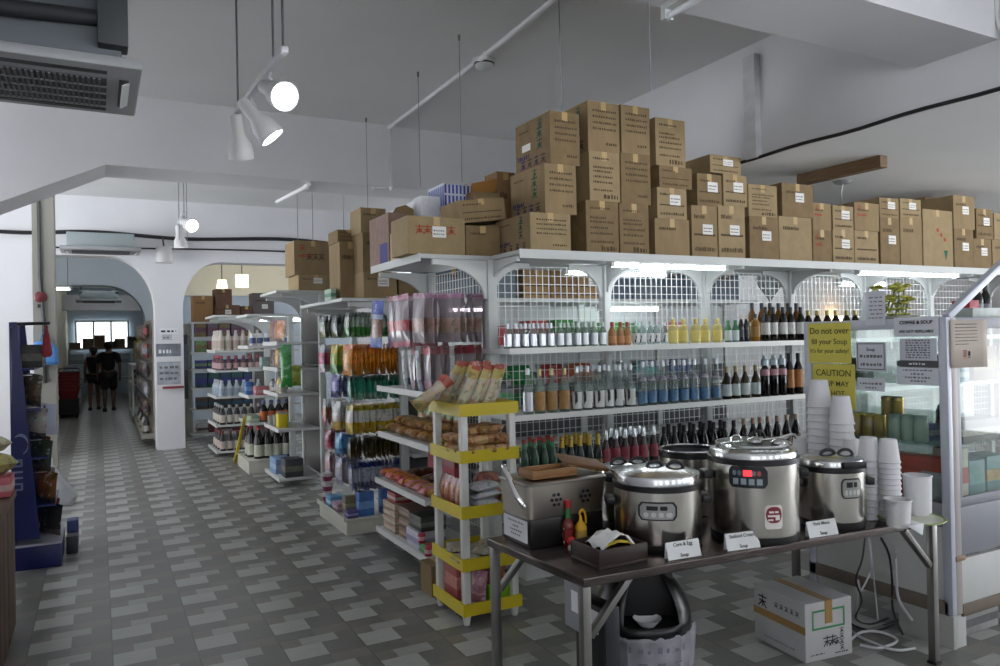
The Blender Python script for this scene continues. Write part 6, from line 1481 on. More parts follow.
for x, w, c, nm in seen: goods('box', nm + ' box on the second row shelf seen over the small bottles', 'box', x, 6.1, 1.531, x + w, 6.3, 1.531 + .17 + (x * 7 % 1) * .06, c, None, .004)
bagsx = [(2.75, '2c9a4c', 'green'), (3.05, 'c43a30', 'red'), (3.30, 'c86a34', 'orange'), (3.62, 'b0b4b8', 'white'), (3.95, '58a4a8', 'aqua'), (4.3, '3a58a8', 'blue')]
for x, c, nm in bagsx:   # bags on the far face of the wine shelving, over the middle shelf bottles
    pr = pillow(.26, .18, .09, [c, c, 'b8b8b4']); put(pr, (x, 4.93, 1.091 + .20), (.9, 0, 0), nm + ' bag lying behind the wire grid over the middle wine shelf', 'bags behind the wire grid')
    goods('box', nm + ' based box under the bag behind the wire grid', 'box', x - .1, 4.80, 1.091, x + .1, 5.0, 1.091 + .16, '6c7274', c)
# wall behind: heart shaped grille and warm wall lamp
c = OY(769, 284, 8.19)
t = thing('wall_ornament', 'dark heart shaped leaf ornament on the pale wall beyond the wire grid', 'ornament', c)
pts = []
for i in range(28):
    a = 2 * PI * i / 28; pts.append((c.x + .028 * 16 * math.sin(a) ** 3 * .62, c.z + .028 * (13 * math.cos(a) - 5 * math.cos(2 * a) - 2 * math.cos(3 * a) - math.cos(4 * a)) * .62))
MB().prism(pts, 'Y', 8.17, 8.195).build('heart', M('6c7472', .6, noise=.3, nscale=9), t, smooth=False)
g = MB()
for k in range(5): g.bar((c.x, 8.165, c.z - .2), (c.x + (k - 2) * .1, 8.165, c.z + .15), .012, .008)
g.build('veins', M('9aa2a0', .6), t)
wl = OY(836, 320, 8.1)
t = thing('wall_lamp', 'warm glowing wall lamp beyond the dark bottles', 'lamp', wl)
MB().lathe((wl.x, 8.08, wl.z - .1), [(.05, 0), (.09, .16)], 18, caps=False).build('shade', M('ffdca0', .5, emit=7.), t)
MB().box(wl.x - .03, 8.1, wl.z - .12, wl.x + .03, 8.2, wl.z - .06).build('bracket', M('5a4a3a', .5), t)
g = MB()
for k in range(13): g.box(OY(736, 300, 8.19).x, 8.185, 1.5 + k * .11, OY(792, 300, 8.19).x, 8.199, 1.5 + k * .11 + .1)
struct(g.build('trim_2', M('e4e6e6', .6), smooth=False))

# ------------------------------------------------------------------ shelving units further along the aisle
Dn = 2.17
t = U3 = end_unit('end_shelving', 'white end shelving of tins and purple packets beyond the packet rack', 1.74, 2.22, 8.45, 9.30, (1.60, 1.31, 1.03, .64, .10), Dn)
G = 'goods on the shelving beyond the packet rack'
defs = [(1.601, (('b8783c', 'orange brown', .24), ('a86a3c', 'copper', .22), ('6c3a54', 'plum', .26), ('8c6a3c', 'bronze', .23))), (1.311, (('6c3a5c', 'purple', .20), ('c8a834', 'gold and purple', .20), ('5a3044', 'maroon', .2), ('4c2c30', 'dark maroon', .2)))]
for z, its in defs:
    for k, (c, nm, h) in enumerate(its):
        pr = packet_proto(.17, h, .06, [c, c, '8c8078'], [(.2, 0), (.8, 1), (1, 2)]); put(pr, (1.80 + .01 * k, 8.56 + .19 * k, z + h), (0, .06, -PI / 2 + .3), nm + ' packet on the shelving beyond the packet rack', G)
for k, (c, nm, h) in enumerate((('c4c0b8', 'cream', .16), ('d0b070', 'amber', .2), ('8a8c90', 'grey', .15), ('3f4a68', 'navy', .12), ('a8a89c', 'stone', .14))):
    pr = bottle_proto('bottle', 'x', shape(.04, h, .018, .6, .8), M(c, .4), [('label', lab_(.0402, h * .1, h * .45), M('a09a90', .5)), ('cap', cap_(.02, h * .86, h * 1.02), M('5a5a58', .4))])
    put(pr, (1.80, 8.55 + .13 * k, 1.031), label=nm + ' bottle on the third shelf beyond the packet rack', group=G)
yt_ = thing('tin', 'bright yellow square tin on the fourth shelf beyond the packet rack', 'tin', (1.82, 8.7, .641))
MB().box(1.76, 8.62, .642, 1.87, 8.76, .80).build('can', M('d0bc20', .4), yt_, bev=.01); MB().box(1.765, 8.625, .80, 1.865, 8.755, .815).build('lid', M('b8b8b0', .3, .6), yt_)
for k, (c, nm) in enumerate((('7c7c78', 'grey'), ('5a5450', 'brown'), ('8a8c84', 'pale'))): goods('box', nm + ' box behind the yellow tin beyond the packet rack', 'box', 1.76, 8.80 + .15 * k, .641, 1.9, 8.93 + .15 * k, .641 + .13 - .02 * k, c)
goods('box', 'dark box with square emblem on the lowest shelf beyond the packet rack', 'box', 1.80, 8.5, .101, 2.0, 8.72, .30, '3c4044', '6a6a5c'); goods('box', 'pale blue packet on the lowest shelf beyond the packet rack', 'packet', 1.76, 8.80, .101, 1.95, 9.15, .27, '7c98bc', '9cb0cc')
pr = packet_proto(.12, .46, .06, ['4c9a5c', '3f9a4c', '2f8a34'], [(.2, 0), (.8, 1), (1, 2)], 'green_bag', 'bag'); put(pr, (1.795, 8.33, 1.57), (0, 0, -.3), 'long green bag hanging at the aisle edge beyond the packet rack', G)
pr = packet_proto(.14, .22, .06, ['b4b840', 'a8b43c', '8cac3c'], [(.2, 0), (.8, 1), (1, 2)], 'green_bag', 'bag'); put(pr, (1.885, 8.35, 1.34), (0, 0, -.2), 'yellow green bag hanging beneath the gold and purple packet', G)
hook(U3, 1.76, 2.22, 8.335, 1.575); hook(U3, 1.85, 2.22, 8.355, 1.345)
MB().tube([(2.22, 8.32, 1.35), (2.22, 8.45, 1.35), (2.22, 8.45, 1.58), (2.22, 8.32, 1.58)], .006).build('hook_bar', hookm, U3)
G_ = 'cartons beyond the packet rack'
zc = dcarton(298, 334, 275, 8.44, .5, Dn + .001, 'lower carton with white tag on the deck beyond the packet rack', 'plain', ('label',), card3, G_)
dcarton(293.5, 332, 241, 8.46, .45, zc, 'upper carton with black characters and a red mark beyond the packet rack', 'none', ('bigchar', 'red'), card, G_)

t = U4 = end_unit('end_shelving', 'white end shelving with big dark bottles on a white base box', 1.62, 2.12, 9.56, 10.35, (.62, .95, 1.28, 1.56), 1.95, .17)
tube_light((1.75, 9.62, 1.88), (2.35, 9.62, 1.88), 'lit tube under the deck over the big dark bottle shelving')
G = 'goods on the big bottle shelving'
p = bottle_proto('soy_bottle', 'x', shape(.058, .40, .024, .6, .8), M('191416', .15), [('label', lab_(.0583, .03, .17), M('b8baa8', .5)), ('cap', cap_(.027, .355, .405), M('a02c2c', .4))])
for k, px in enumerate((259, 268, 277, 286)): q = OY(px, 460, 9.68); put(p, (q.x, 9.68, .171), label=ORD[k] + ' big dark bottle with red cap from the aisle on the white base', group=G)
for k in range(2): put(p, (1.68, 9.86 + .14 * k, .171), label=ORD[k] + ' big dark bottle standing deeper along the aisle edge of the white base', group=G)
p = bottle_proto('soy_bottle', 'x', shape(.05, .26, .022, .55, .75), M('221a20', .2), [('label', lab_(.0503, .02, .13), M('b8602c', .5)), ('cap', cap_(.025, .215, .265), M('5a6a90', .4))])
for k, px in enumerate((264, 271.5, 279, 286.5)): q = OY(px, 426, 9.68); put(p, (q.x, 9.68, .621), label=ORD[k] + ' bottle with orange label from the aisle over the big dark bottles', group=G)
goods('box', 'pale green flat packet at the aisle end of the orange label shelf', 'packet', 1.64, 9.64, .621, 1.74, 9.9, .70, '8a9c84', 'a8b49c'); goods('packet', 'pink packet on the shelf over the orange labels', 'packet', 1.70, 9.62, .951, 1.86, 9.8, 1.06, 'b06c70', 'c49090'); goods('packet', 'white and brown packet beside the pink one over the orange labels', 'packet', 1.88, 9.62, .951, 2.08, 9.8, 1.08, 'b8b0a4', '907c6c')
goods('box', 'blue carton at the aisle end beside the pink packet', 'box', 1.63, 9.86, .951, 1.72, 10.0, 1.11, '3c6ab0', '7c9cc8'); goods('box', 'grey green box on the third shelf over the pink packet', 'box', 1.78, 9.62, 1.281, 2.0, 9.8, 1.42, '7c8a88', '8c9c98')
p = thing('jar', 'x', 'jar'); MB().lathe((0, 0, 0), [(.035, 0), (.038, .006), (.038, .12), (.03, .135)], 16).build('jar_body', M('c8ccd0', .4), p, local=True); MB().lathe((0, 0, 0), [(.0385, .03), (.0385, .10)], 16, caps=False).build('label', M('4a5c88', .5), p, local=True); MB().lathe((0, 0, 0), [(.034, .13), (.034, .155)], 16).build('lid', M('d4d6d8', .4), p, local=True)
for k in range(6): put(p, (1.68 + .085 * k, 9.64, 1.561), label=ORD[k] + ' white jar with blue label from the aisle under the lit deck', group=G)
t = thing('folding_ruler', 'yellow folding step frame leaning against the white base box', 'step frame', (1.52, 9.75, 0))
a, b = OZ(235, 463, .0), OY(244.5, 418, 9.70)
MB().bar(a, (b.x, b.y, b.z), .035, .02).build('rail', M('c8b420', .4), t); MB().bar((a.x + .03, a.y + .25, 0.0), (b.x + .005, b.y + .01, b.z), .03, .02).build('rail', M('c8b420', .4), t)
t.name = 'step_frame'; WM['step_frame'] = WM['folding_ruler']

t = U5 = end_unit('end_shelving', 'white end shelving of white labelled bottles before the arch column', 1.46, 2.15, 11.25, 12.2, (.08, .45, .85, 1.22, 1.5), 2.0)
G = 'bottles before the arch column'
spec = [(.081, '2a2224', 'b8aaa0', .27), (.451, '241e20', 'b8b0a4', .27), (.851, 'a8b0b8', '8a98a8', .22), (1.221, '5a3a44', 'b09090', .20), (1.501, 'c4bab0', 'a89c90', .28)]
for li, (z, c, lc, h) in enumerate(spec):
    pr = bottle_proto('bottle', 'x', shape(.042, h, .02, .6, .8), M(c, .35), [('label', lab_(.0423, h * .1, h * .5), M(lc, .5)), ('cap', cap_(.022, h * .86, h * 1.02), M(('7a2c34', 'a8a8a4', 'b0b4b8', 'a0384a', 'c0b8b0')[li], .4))])
    for k in range(6): put(pr, (1.54 + .10 * k, 11.33, z), label=ORD[k] + ' bottle from the aisle on the ' + ('lowest', 'second', 'third', 'fourth', 'highest')[li] + ' shelf before the arch column', group=G)
    for k in range(3): put(pr, (1.53, 11.52 + .2 * k, z), label=ORD[k] + ' bottle deeper along the aisle edge, ' + ('lowest', 'second', 'third', 'fourth', 'highest')[li] + ' shelf before the arch column', group=G)
t = thing('gondola_shelving', 'grey shelving inside the side room, seen between the column and the bottles', 'shelving', (1.9, 13.9, 0))
for x in (1.36, 2.4, 3.4): MB().box(x - .06, 13.95, 0, x + .06, 14.1, 1.95).build('post', M('a8aaa4', .5), t)
for z in (.1, .5, .86, 1.18, 1.46, 1.72, 1.97): MB().box(1.36, 13.6, z - .03, 3.4, 14.0, z).build('shelf', M('b4b6b2', .5), t)
G = 'goods in the side room'
rc_ = [('8a8c8c', '6c3038'), ('4a3c34', '3c3430'), ('2c4a60', '2c5a54'), ('3c3c80', '34346c'), ('6c8a5c', '9c5a6c'), ('7a6a4c', '6a5c6c'), ('6c4a60', '8a7a5a')]
for li, z in enumerate((.101, .501, .861, 1.181, 1.461, 1.721)):
    for k in range(5): goods('box', ORD[k] + ' box from the arch column on the ' + ('lowest', 'second', 'third', 'fourth', 'fifth', 'highest')[li] + ' side room shelf', 'box', 1.45 + .19 * k, 13.62, z, 1.45 + .19 * k + .17, 13.85, z + .14 + .05 * ((k * 3 + li) % 3), rc_[li][k % 2], rc_[(li + 1) % 7][0])
def fcarton(xl, xr, yt, y, z0, lab, mat, feat=()):
    return dcarton(xl, xr, yt, y, .4, z0, lab, 'plain', feat, mat, 'cartons in the side room')
db = M('6c5040', .85, noise=.1, nscale=10)
fcarton(193, 213, 296, 13.62, 1.971, 'brown carton nearest the arch column on the side room shelving', M('8a6844', .85))
zq = fcarton(214, 240, 305, 13.66, 1.971, 'lower dark carton in the side room under the warm lamps', db, ('label',)); fcarton(215, 232, 289, 13.66, zq, 'upper dark carton in the side room under the cone lamp', db)
fcarton(241, 252, 306, 13.7, 1.971, 'small dark carton between the two bigger ones in the side room', db); fcarton(252.5, 274, 293, 13.7, 1.971, 'grey brown carton in the side room seen below the wall pipe', M('6c6464', .85), ('label',))
tube_light((2.3, 11.32, 1.92), (2.9, 11.32, 1.92), 'lit tube seen above the jars before the side room')

# notices on the arch column
def cnotice(x0, y0, x1, y1, mat, lab, rows, pm=greyink):
    a = OY(x0, y0, 12.595); b = OY(x1, y1, 12.595)
    t = thing('poster', lab, 'poster', (a.x, 12.595, b.z)); MB().box(a.x, 12.592, b.z, b.x, 12.598, a.z).build('sheet', mat, t)
    g = MB()
    for f, w, h in rows: dashes(g, 'F', a.x + (b.x - a.x) * .1, a.x + (b.x - a.x) * (.1 + w), b.z + (a.z - b.z) * f, (a.z - b.z) * h, 0, 12.5905, .05)
    g.build('print', pm, t, fix=False)
cnotice(159, 328, 178, 334, paper, 'small white sign highest on the arch column', ((.3, .8, .35),), ink)
cnotice(162, 334.5, 172, 340, M('b0b4ba', .7), 'tiny grey emblem under the small white sign on the column', ((.3, .6, .3),))
cnotice(156, 344, 181, 356, M('707680', .6, noise=.3, nscale=9), 'dark photo print on the arch column', ((.25, .5, .3),), paper)
cnotice(157, 362, 181, 384, M('9ca2a8', .6, noise=.25, nscale=9), 'pale poster with columns of print on the arch column', ((.7, .8, .12), (.45, .8, .12), (.2, .8, .12)))
a = OY(163, 384, 12.5); b = OY(184, 386, 12.5); tag(MB().box(a.x, 12.5, b.z - .03, b.x, 12.595, b.z).build('ledge', M('8a3038', .5), bev=.004), 'thin red ledge under the poster on the arch column', 'ledge')
t = thing('cable_box', 'narrow black wall unit beside the posters on the arch column', 'wall unit', (1.2, 12.7, .9)); MB().box(1.17, 12.66, .75, 1.23, 12.9, 1.75).build('casing', M('2c3038', .5), t, bev=.006); MB().box(1.18, 12.652, 1.2, 1.22, 12.66, 1.6).build('panel', M('4a5664', .4), t)

# ------------------------------------------------------------------ down the passage
t = thing('display_wall', 'peg wall of hanging goods inside the passage beyond the column', 'display', (.9, 15, 0))
MB().box(.76, 13.1, .1, .82, 16.5, 2.0).build('peg_panel', M('9c948a', .7), t)
for k in range(3): MB().box(.58, 13.15, .12 + .0 * k, .76, 16.45, .2).build('plinth', M('8c8880', .6), t) if k == 0 else None
rnd = random.Random(21); pc = ['6a6c78', '8a8c98', '5a4a50', 'a8a8b0', '3c4a5c', '7c6a58', '9c5a60', '4a4a54', 'b0a89c', '5c6c84']
for r in range(5):
    for k in range(8):
        c = pc[rnd.randrange(10)]; pr = packet_proto(.26, .26, .10, [c, pc[rnd.randrange(10)], c], [(.3, 0), (.7, 1), (1, 2)]); put(pr, (.68, 13.35 + .40 * k, 1.95 - .31 * r), (0, 0, -PI / 2), ORD[k] + ' packet from the column in the ' + rn[r] + ' row of the passage peg wall', 'packets on the passage peg wall')
        MB().tube([(.76, 13.35 + .4 * k, 1.94 - .31 * r), (.64, 13.35 + .4 * k, 1.94 - .31 * r)], .005, 5).build('hook', hookm, t)
for r in range(2):
    for k in range(5):
        q = bottle_proto('bottle', 'x', shape(.05, .26, .024, .6, .8), M(('2a2a30', 'c4c4c0')[k % 2], .4), [('label', lab_(.0503, .03, .12), M('a8a49c', .5)), ('cap', cap_(.026, .22, .265), M('3a3a3c', .4))]); put(q, (.66, 13.3 + .5 * k, .201) if r == 0 else (.70, 17.4 + .3 * k, .801), label=ORD[k] + (' bottle from the column on the peg wall plinth' if r == 0 else ' bottle on the yellow goods stand in the passage'), group='bottles in the passage')
t = thing('goods_stand', 'white stand of yellow goods near the far end of the passage', 'stand', (.75, 18.3, 0)); 
for z in (.2, .8, 1.2): MB().box(.6, 17.3, z - .03, 1.1, 19.2, z).build('shelf', white, t)
MB().box(1.1, 17.3, 0, 1.14, 19.2, 1.9).build('back_panel', white, t)
for z in (0,): 
    for y in (17.33, 19.17): MB().box(.6, y - .02, 0, .64, y + .02, 1.2).build('post', white, t)
for k, (c, nm) in enumerate((('c8b43c', 'yellow'), ('d0c050', 'pale yellow'), ('b8a060', 'straw'), ('7a6c8c', 'mauve'))):
    pr = packet_proto(.32, .45, .1, [c, c, 'a8a8a4'], [(.2, 0), (.8, 1), (1, 2)]); put(pr, (.78, 17.6 + .42 * k, 1.70), (0, 0, -PI / 2 + .5), nm + ' packet standing on the stand down the passage')
    
# red baskets, counter, far stock
q = OZ(69, 418, 0); bk = thing('shopping_basket', 'x', 'basket'); red = M('7c1c24', .5)
secs = [(0, rrect(-.17, .17, -.24, .24, .05)), (.20, rrect(-.21, .21, -.29, .29, .06)), (.205, rrect(-.225, .225, -.305, .305, .06)), (.222, rrect(-.225, .225, -.305, .305, .06)), (.222, rrect(-.20, .20, -.28, .28, .06)), (.02, rrect(-.16, .16, -.23, .23, .05))]
loft(secs, cap=(True, True)).build('tub', red, bk, local=True); MB().tube([(-.22, 0, .21), (-.20, 0, .30), (.20, 0, .30), (.22, 0, .21)], .012, 6).build('handle', M('2a1214', .5), bk, local=True)
by = q.y + .3
tr = thing('basket_trolley', 'dark low stand carrying the pile of red shopping baskets', 'stand', (q.x, by, 0)); MB().box(q.x - .2, by - .28, .06, q.x + .2, by + .28, .42).build('box', M('241c1c', .6), tr, bev=.02)
for sx in (-.16, .16):
    for sy in (-.22, .22): MB().cyl((q.x + sx - .015, by + sy, .035), (q.x + sx + .015, by + sy, .035), .034, n=12).build('wheel', rubber, tr)
for k in range(6): put(bk, (q.x + .01 * (k % 2), by, .422 + .075 * k), (0, 0, .04 * (k % 3 - 1)), ('topmost' if k == 5 else ORD[k]) + (' red basket of the pile' if k == 5 else ' red basket counting up from the dark stand'), 'red shopping baskets')
t = thing('counter', 'white counter along the wall of the passage beyond the baskets', 'counter', (-.6, 21, 0)); MB().box(-.84, q.y + .75, 0, -.44, 24.2, .82).build('body', M('c4c8cc', .6), t, bev=.01); MB().box(-.85, q.y + .7, .82, -.42, 24.25, .86).build('worktop', M('3a3e44', .4), t)
for k in range(4): goods('box', ORD[k] + ' grey box from the near end of the passage counter', 'box', -.75, q.y + 1.0 + .8 * k, .861, -.5, q.y + 1.4 + .8 * k, 1.05 + .06 * (k % 2), '8c949c', 'a8b0b8')
t = thing('stock_shelf', 'grey stock shelf across the end of the passage under the window', 'shelf', (.3, 27, 0))
for z in (.6, 1.1, 1.52): MB().box(-.8, 26.6, z - .04, 1.45, 27.2, z).build('shelf', M('7c868c', .5), t)
for x in (-.78, .35, 1.43): MB().box(x - .03, 26.6, 0, x + .03, 26.66, 1.5).build('post', M('7c868c', .5), t)
xs = [-.78, -.42, -.1, .22, .46, .82, 1.1]
for k, (h, c) in enumerate(((.20, '6c5c4c'), (.32, '5c5046'), (.42, '6a5a48'), (.22, '4c4844'), (.30, '6a5a48'), (.36, '54504c'), (.2, '5c5248'))):
    carton(xs[k], xs[k] + .3, 26.65, .4, 1.521, 1.521 + h, ORD[k] + ' carton from the wall side on the stock shelf under the far window', 'plain', M(c, .85), (), 'cartons under the far window')
for k in range(5): goods('box', ORD[k] + ' grey bin from the wall side on the middle stock shelf', 'box', -.75 + .43 * k, 26.65, 1.101, -.40 + .43 * k, 27.0, 1.36, '8a949a', '9aa4a8')

# two walking people
def person(loc, H, rz, shirt, shorts, skin, hairc, label, fem=False, stride=.12, arm=.0):
    s = H / 1.72; t = thing('person', label, 'person', loc, None, rz); sk = M(skin, .6)
    sw = .17 if fem else .20
    J = {'pel': (0, 0, .95, .125), 'waist': (0, 0, 1.10, .115), 'chest': (0, .01, 1.30, .14), 'neck0': (0, 0, 1.44, .07), 'neck': (0, .005, 1.50, .052), 'head0': (0, .015, 1.57, .08), 'head': (0, .02, 1.64, .088), 'top': (0, .015, 1.69, .06)}
    E_ = [('pel', 'waist'), ('waist', 'chest'), ('chest', 'neck0'), ('neck0', 'neck'), ('neck', 'head0'), ('head0', 'head'), ('head', 'top')]
    for sd, n in ((-1, 'l'), (1, 'r')):
        st = stride * sd
        J.update({n + 'hip': (.09 * sd, 0, .90, .10), n + 'knee': (.095 * sd, st * .7 + .02, .50, .062), n + 'calf': (.095 * sd, st * .9 - .03, .34, .056), n + 'ank': (.095 * sd, st * 1.25 - .02, .09, .038), n + 'toe': (.10 * sd, st * 1.25 + .13, .035, .034),
                  n + 'sh': (sw * sd, 0, 1.40, .062), n + 'elb': ((sw + .045) * sd, -.03 - st * .6, 1.12, .042), n + 'wri': ((sw + .05) * sd, .05 - st * 1.1, .88, .028), n + 'hand': ((sw + .048) * sd, .07 - st * 1.1, .80, .034)})
        E_ += [('pel', n + 'hip'), (n + 'hip', n + 'knee'), (n + 'knee', n + 'calf'), (n + 'calf', n + 'ank'), (n + 'ank', n + 'toe'), ('neck0', n + 'sh'), (n + 'sh', n + 'elb'), (n + 'elb', n + 'wri'), (n + 'wri', n + 'hand')]
        for q in range(4): J[n + 'f%d' % q] = ((sw + .048) * sd, .045 - st * 1.1 + .018 * q, .735 - .006 * (q % 2), .009); E_.append((n + 'hand', n + 'f%d' % q))
        J[n + 'th'] = ((sw + .03) * sd, .10 - st * 1.1, .77, .010); E_.append((n + 'hand', n + 'th'))
    def skinobj(name, keys, edges, mat, grow=0., sub=1):
        ks = list(keys); me = bpy.data.meshes.new(name); me.from_pydata([(J[k][0] * s, J[k][1] * s, J[k][2] * s) for k in ks], [(ks.index(a), ks.index(b)) for a, b in edges], []); me.materials.append(mat)
        o = bpy.data.objects.new(name, me); COL.objects.link(o); o.parent = t
        md = o.modifiers.new('skin', 'SKIN'); md.use_smooth_shade = True
        for i, k in enumerate(ks):
            r = (J[k][3] + grow) * s; dy = .72 if k in ('pel', 'waist', 'chest') else 1
            me.skin_vertices[0].data[i].radius = (r, r); me.skin_vertices[0].data[i].use_root = (i == 0)
        sb = o.modifiers.new('sub', 'SUBSURF'); sb.levels = sub; sb.render_levels = sub
        return o
    skinobj('body', J.keys(), E_, sk, 0, 1)
    top = ['chest', 'waist', 'pel', 'neck0', 'lsh', 'rsh'] + ([] if fem else ['lelb', 'relb'])
    JJ = dict(J)
    if not fem:
        for n in 'lr': a, b = J[n + 'sh'], J[n + 'elb']; J[n + 'elb'] = tuple(a[i] + (b[i] - a[i]) * .75 for i in range(3)) + (.055,)
    skinobj('shirt', top, [e for e in E_ if e[0] in top and e[1] in top], M(shirt, .85), .022)
    J.update(JJ)
    for n in 'lr':
        a, b = J[n + 'hip'], J[n + 'knee']; f = .55 if fem else 1.0; J[n + 'knee'] = tuple(a[i] + (b[i] - a[i]) * f for i in range(3)) + (.085,)
    low = ['pel', 'lhip', 'rhip', 'lknee', 'rknee']; skinobj('shorts', low, [e for e in E_ if e[0] in low and e[1] in low], M(shorts, .85), .02)
    J.update(JJ)
    hr = MB(); hr.ball((0, -.005 * s, 1.655 * s), (.102 * s, .108 * s, .098 * s), 14, 0, 9)
    if fem: hr.ball((0, -.075 * s, 1.60 * s), (.07 * s, .05 * s, .09 * s), 12, 0, 7)
    hr.build('hair', M(hairc, .6), t, local=True)
    f = MB(); f.ball((0, .115 * s, 1.60 * s), (.016 * s, .02 * s, .022 * s), 8, 0, 5)
    f.build('nose', sk, t, local=True)
    for sd in (-1, 1):
        MB().ball((sd * .034 * s, .098 * s, 1.625 * s), (.013 * s, .01 * s, .008 * s), 8, 0, 5).build('eye', M('201a18', .3), t, local=True); MB().ball((sd * .092 * s, .01 * s, 1.60 * s), (.012 * s, .022 * s, .032 * s), 8, 0, 5).build('ear', sk, t, local=True)
        x_, y_, z_ = J[('l' if sd < 0 else 'r') + 'toe'][:3]; loft([(0, rrect(x_ * s - .048 * s, x_ * s + .048 * s, (y_ - .19) * s, (y_ + .07) * s, .04 * s)), (.03 * s, rrect(x_ * s - .05 * s, x_ * s + .05 * s, (y_ - .19) * s, (y_ + .075) * s, .045 * s)), (.085 * s, rrect(x_ * s - .045 * s, x_ * s + .045 * s, (y_ - .18) * s, (y_ + .0) * s, .04 * s))]).build('shoe', M('1c1a1c', .6), t, local=True)
    MB().ball((0, .105 * s, 1.555 * s), (.026 * s, .008 * s, .006 * s), 8, 0, 5).build('mouth', M('8a4c44', .5), t, local=True)
    return t
q = OZ(94.5, 410, 0); person((q.x, q.y, 0), 1.56, 0, '16161c', '1a1a20', '7c5a48', '17120f', 'person in a black sleeveless top and short black shorts walking away, shorter of the two', True, .10)
q = OZ(109.5, 411, 0); person((q.x, q.y, 0), 1.68, 0, '141418', '1c1a1a', '6a4a3a', '120e0c', 'person in a black T-shirt and long dark shorts walking away, taller of the two', False, .11)

# ------------------------------------------------------------------ aisle edge opposite the shelving
pm = M('8e8c84', .7, noise=.06, nscale=3)
sbox('wall_pier', -.63, 9.85, 0, -.42, 10.3, HC, mat=pm)
t = thing('fire_bell', 'round red fire bell on the pier', 'bell', (-.5, 9.8, 2.2)); c = OY(40.5, 297, 9.83)
MB().lathe((c.x, 9.85, c.z), [(.065, 0), (.065, .02), (.055, .04), (.02, .055), (.001, .056)], 20, R=Matrix.Rotation(PI / 2, 3, 'X')).build('gong', M('5c181c', .5), t); MB().box(c.x - .03, 9.83, c.z - .12, c.x + .03, 9.849, c.z - .08).build('bracket', black, t)
cable('power_cable', [(-.56, 9.83, 3.7), (-.56, 9.83, 2.4), (-.53, 9.83, 1.9), (-.53, 9.83, 1.2)], .02, M('3a3c3c', .6), 'dark conduit down the face of the pier', 'conduit')
# wooden stand
wd = M('4c3626', .6, noise=.22, nscale=7, stretch=(6, 6, 1)); wd2 = M('5c4430', .6, noise=.2, nscale=7, stretch=(6, 6, 1))
t = thing('wooden_stand', 'dark wooden plank stand at the edge of the aisle before the blue display', 'stand', (-.7, 4.6, 0))
MB().box(-1.05, 3.9, .75, -.425, 5.14, .79).build('top_board', wd2, t, bev=.004)
for k in range(6): MB().box(-.455, 3.94 + .2 * k, .03, -.435, 3.94 + .2 * k + .185, .75).build('side_plank', (wd, wd2)[k % 2], t, bev=.003)
for k in range(3): MB().box(-1.03 + .19 * k, 5.09, .03, -1.03 + .19 * k + .18, 5.11, .75).build('end_plank', wd, t, bev=.003)
for x in (-1.03, -.51):
    for y in (3.92, 5.06): MB().box(x, y, 0, x + .05, y + .05, .75).build('leg', wd, t)
goods('tub', 'pink lidded packet tub on the wooden stand', 'tub', -.58, 4.88, .791, -.43, 5.1, .90, 'b85a64', 'c8a8a4', .01)
goods('packet', 'violet packet lying under the pink tub edge on the wooden stand', 'packet', -.8, 4.7, .791, -.64, 5.0, .84, '6c6480', '8c88a0', .01)
pr = pillow(.24, .18, .12, ['a89c3c', 'b8b070', '8c8438']); put(pr, (-.54, 5.0, .902), (0, 0, .6), 'olive yellow bag lying on the pink tub'); 
pr = pillow(.2, .16, .10, ['b4aa7c', 'c0b89a', '9c926c']); put(pr, (-.55, 4.99, 1.02), (0, 0, -.3), 'cream bag lying on the olive yellow bag')
MB()
sbox('trim_3', -.98, 6.9, 0, -.72, 7.1, 2.3, mat=M('b4ae8c', .7))
# blue display
blue = M('141f5c', .4); bl2 = M('182662', .45)
t = BD = thing('display_rack', 'tall blue display rack with a slanted side panel and hanging goods', 'display', (-.42, 6.75, 0))
yb = 6.42
P_ = [OY(12, 541, yb), OY(40, 539, yb), OY(17, 322, yb), OY(11.5, 322, yb)]
poly = [(p.x, p.z) for p in P_]
MB().prism(poly, 'Y', yb, yb + .03).build('side_panel', blue, t, smooth=False); MB().prism(poly, 'Y', yb + .66, yb + .69).build('side_panel', blue, t, smooth=False)
x0 = poly[0][0]
MB().box(x0 - .004, yb, .0, -.26, yb + .69, .165).build('base', blue, t, bev=.004); MB().box(x0 - .004, yb - .004, .165, -.255, yb + .69, .18).build('base_top', M('a8aab8', .5), t)
MB().box(x0, yb + .03, .18, x0 + .02, yb + .66, poly[3][1]).build('back_panel', bl2, t)
for k, z in enumerate((.45, .8, 1.15, 1.45)):
    w = .28 * (1 - z / 2.4); MB().box(x0 + .02, yb + .03, z - .015, x0 + .04 + w, yb + .66, z).build('shelf', bl2, t)
# emblem on the side panel: ring and strokes
g = MB(); cpt = OY(20, 445, yb - .002); ring = []
for i in range(15):
    a = -1.2 + 3.4 * i / 14; ring.append((cpt.x + .05 * math.cos(a), yb - .002, cpt.z + .07 * math.sin(a)))
for i in range(14): 
    a, b = ring[i], ring[i + 1]; w0 = .004 + .010 * math.sin(PI * i / 14); w1 = .004 + .010 * math.sin(PI * (i + 1) / 14)
    g.poly([(a[0], a[1], a[2] - w0), (b[0], b[1], b[2] - w1), (b[0], b[1], b[2] + w1), (a[0], a[1], a[2] + w0)])
for k in range(3):
    zc = cpt.z - .13 - .085 * k; xc = cpt.x - .03
    for q in ((-.045, -.028, .045, -.014), (-.045, .014, .045, .028)): g.poly([(xc + q[0], yb - .002, zc + q[1]), (xc + q[2], yb - .002, zc + q[1]), (xc + q[2], yb - .002, zc + q[3]), (xc + q[0], yb - .002, zc + q[3])])
    if k != 1: g.poly([(xc + .03, yb - .002, zc - .028), (xc + .045, yb - .002, zc - .028), (xc + .045, yb - .002, zc + .028), (xc + .03, yb - .002, zc + .028)])
